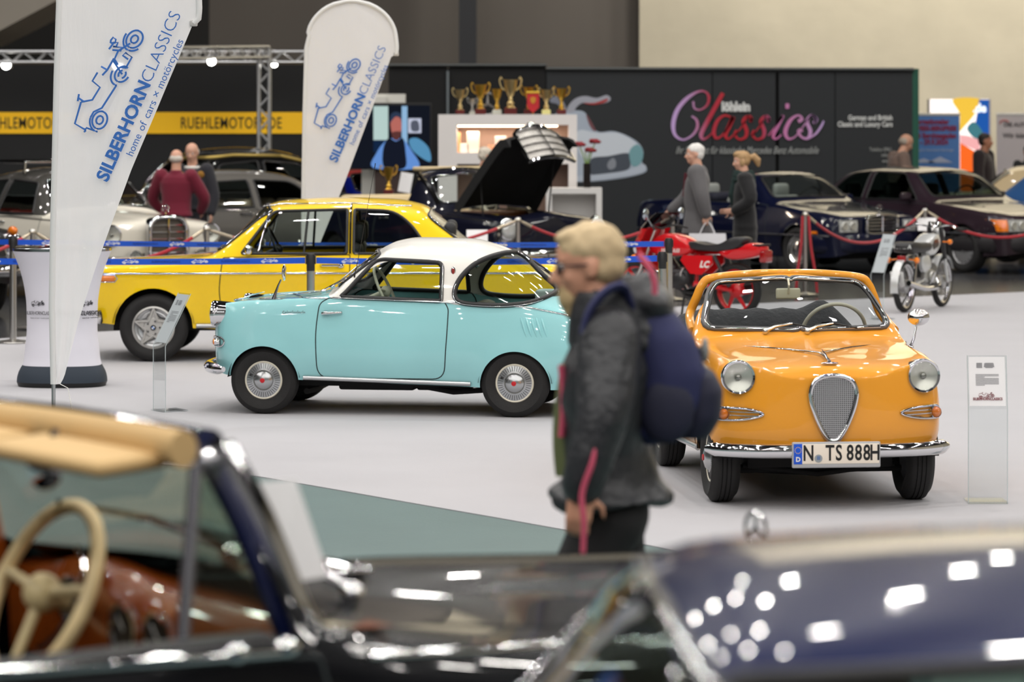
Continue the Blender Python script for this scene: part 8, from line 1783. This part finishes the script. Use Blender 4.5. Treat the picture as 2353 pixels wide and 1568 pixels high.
# two men by the limousine
o, q = person('balding man seen from behind in a dark red sweater', (X(405, 39.6), 39.6, 0), math.radians(80), H=1.75, skin=(216, 164, 140), hair=(214, 206, 196), hair_kind='bald', coat=dict(name='sweater', hem=.90, rgb=(112, 12, 42), flare=1.05, th=.028, fold=.005), trousers=(40, 50, 84), shoulder=.215, arms={1: ((.10, .33, 1.15), (.20, .27, .96), (1, 0, -.4), .5), -1: ((.10, -.33, 1.15), (.20, -.27, .96), (1, 0, -.4), .5)}, seed=4, head=(0, 0, .05), nod=.1)
o, q = person('bald man facing forward in a dark patterned sweater beside the man in red', (X(443, 40.5), 40.5, 0), math.radians(-100), H=1.83, skin=(216, 166, 142), hair=(216, 208, 198), hair_kind='bald', nod=.25, coat=dict(name='sweater', hem=.92, rgb=(34, 34, 42), flare=1.0, th=.022), trousers=(50, 50, 56), seed=5)
b = MB(); V = q['V']
for sd in (1, -1): b.ball(V(.10, sd*.13, 1.36), (.035, .05, .05), 10, 8); b.ball(V(.12, sd*.10, 1.15), (.03, .045, .06), 10, 8)
b.build('sweater_motif', mat('mustard_wool', (150, 106, 40), .95), o); b = MB(); b.tube([V(.01+.085*math.cos(t), .085*math.sin(t), 1.45) for t in np.linspace(0, 2*PI, 21)[:-1]], .022, 8, closed=True); b.build('shirt_collar', WHITE, o)
# visitors by the banners and behind the raised bonnet
o, q = person('man in a brown jacket bending his head in front of the blue banner', (X(2066, 48.3), 48.3, 0), math.radians(15), H=1.95, skin=(200, 150, 124), hair=(168, 156, 142), hair_kind='bald', nod=.45, head=(.09, 0, 0), stoop=.03, coat=dict(name='jacket', hem=.85, rgb=(112, 92, 82), flare=1.05, th=.02), trousers=(70, 64, 60), seed=6)
b = MB(); V = q['V']; b.tube([V(.01+.088*math.cos(t), .088*math.sin(t), 1.43) for t in np.linspace(0, 2*PI, 21)[:-1]], .024, 8, closed=True); b.build('shirt_collar', mat('pink_shirt', (222, 190, 186), .8), o)
person('dark-haired man in a black jacket standing before the bright light box', (X(2260, 51.5), 51.5, 0), math.radians(-28), H=1.92, skin=(176, 122, 98), hair=(38, 30, 28), coat=dict(name='jacket', hem=.90, rgb=(34, 22, 26), flare=1.1, th=.03), trousers=(30, 30, 36), shoulder=.22, seed=7, head=(.02, 0, .3))
person('person in dark clothing mostly outside the right edge of the picture', (X(2362, 52.5), 52.5, 0), math.radians(-90), H=1.72, skin=(190, 140, 116), hair=(40, 34, 30), top=(32, 32, 36), trousers=(30, 30, 36), seed=8)
person('grey-haired visitor in black by the lit cabinet behind the raised bonnet', (X(1110, 42.4), 42.4, 0), math.radians(20), H=1.76, skin=(206, 154, 128), hair=(214, 204, 188), top=(24, 24, 27), trousers=(28, 28, 32), seed=9, nod=.1, glasses=True)
coupe_o, coupe_sh = coupe()
def place_car(o, px, py, local, ang):
    """put the car so that its local ground point comes to the picture's ground point"""
    g = G(px, py); c, s = math.cos(ang), math.sin(ang)
    o.location = (g.x-(local[0]*c-local[1]*s), g.y-(local[0]*s+local[1]*c), 0); o.rotation_euler = (0, 0, ang)
place_car(coupe_o, 605, 952, (TS_S0-TS_F, .60), math.radians(171.3))
conv_o, conv_sh = convertible(); place_car(conv_o, 1655, 1152, (TS_S0-TS_F, -.535), math.radians(-83.8))
bmw_o, bmw_sh = yellow_sedan(); place_car(bmw_o, 352, 832, (2.15-.73, .75), math.radians(180.4))
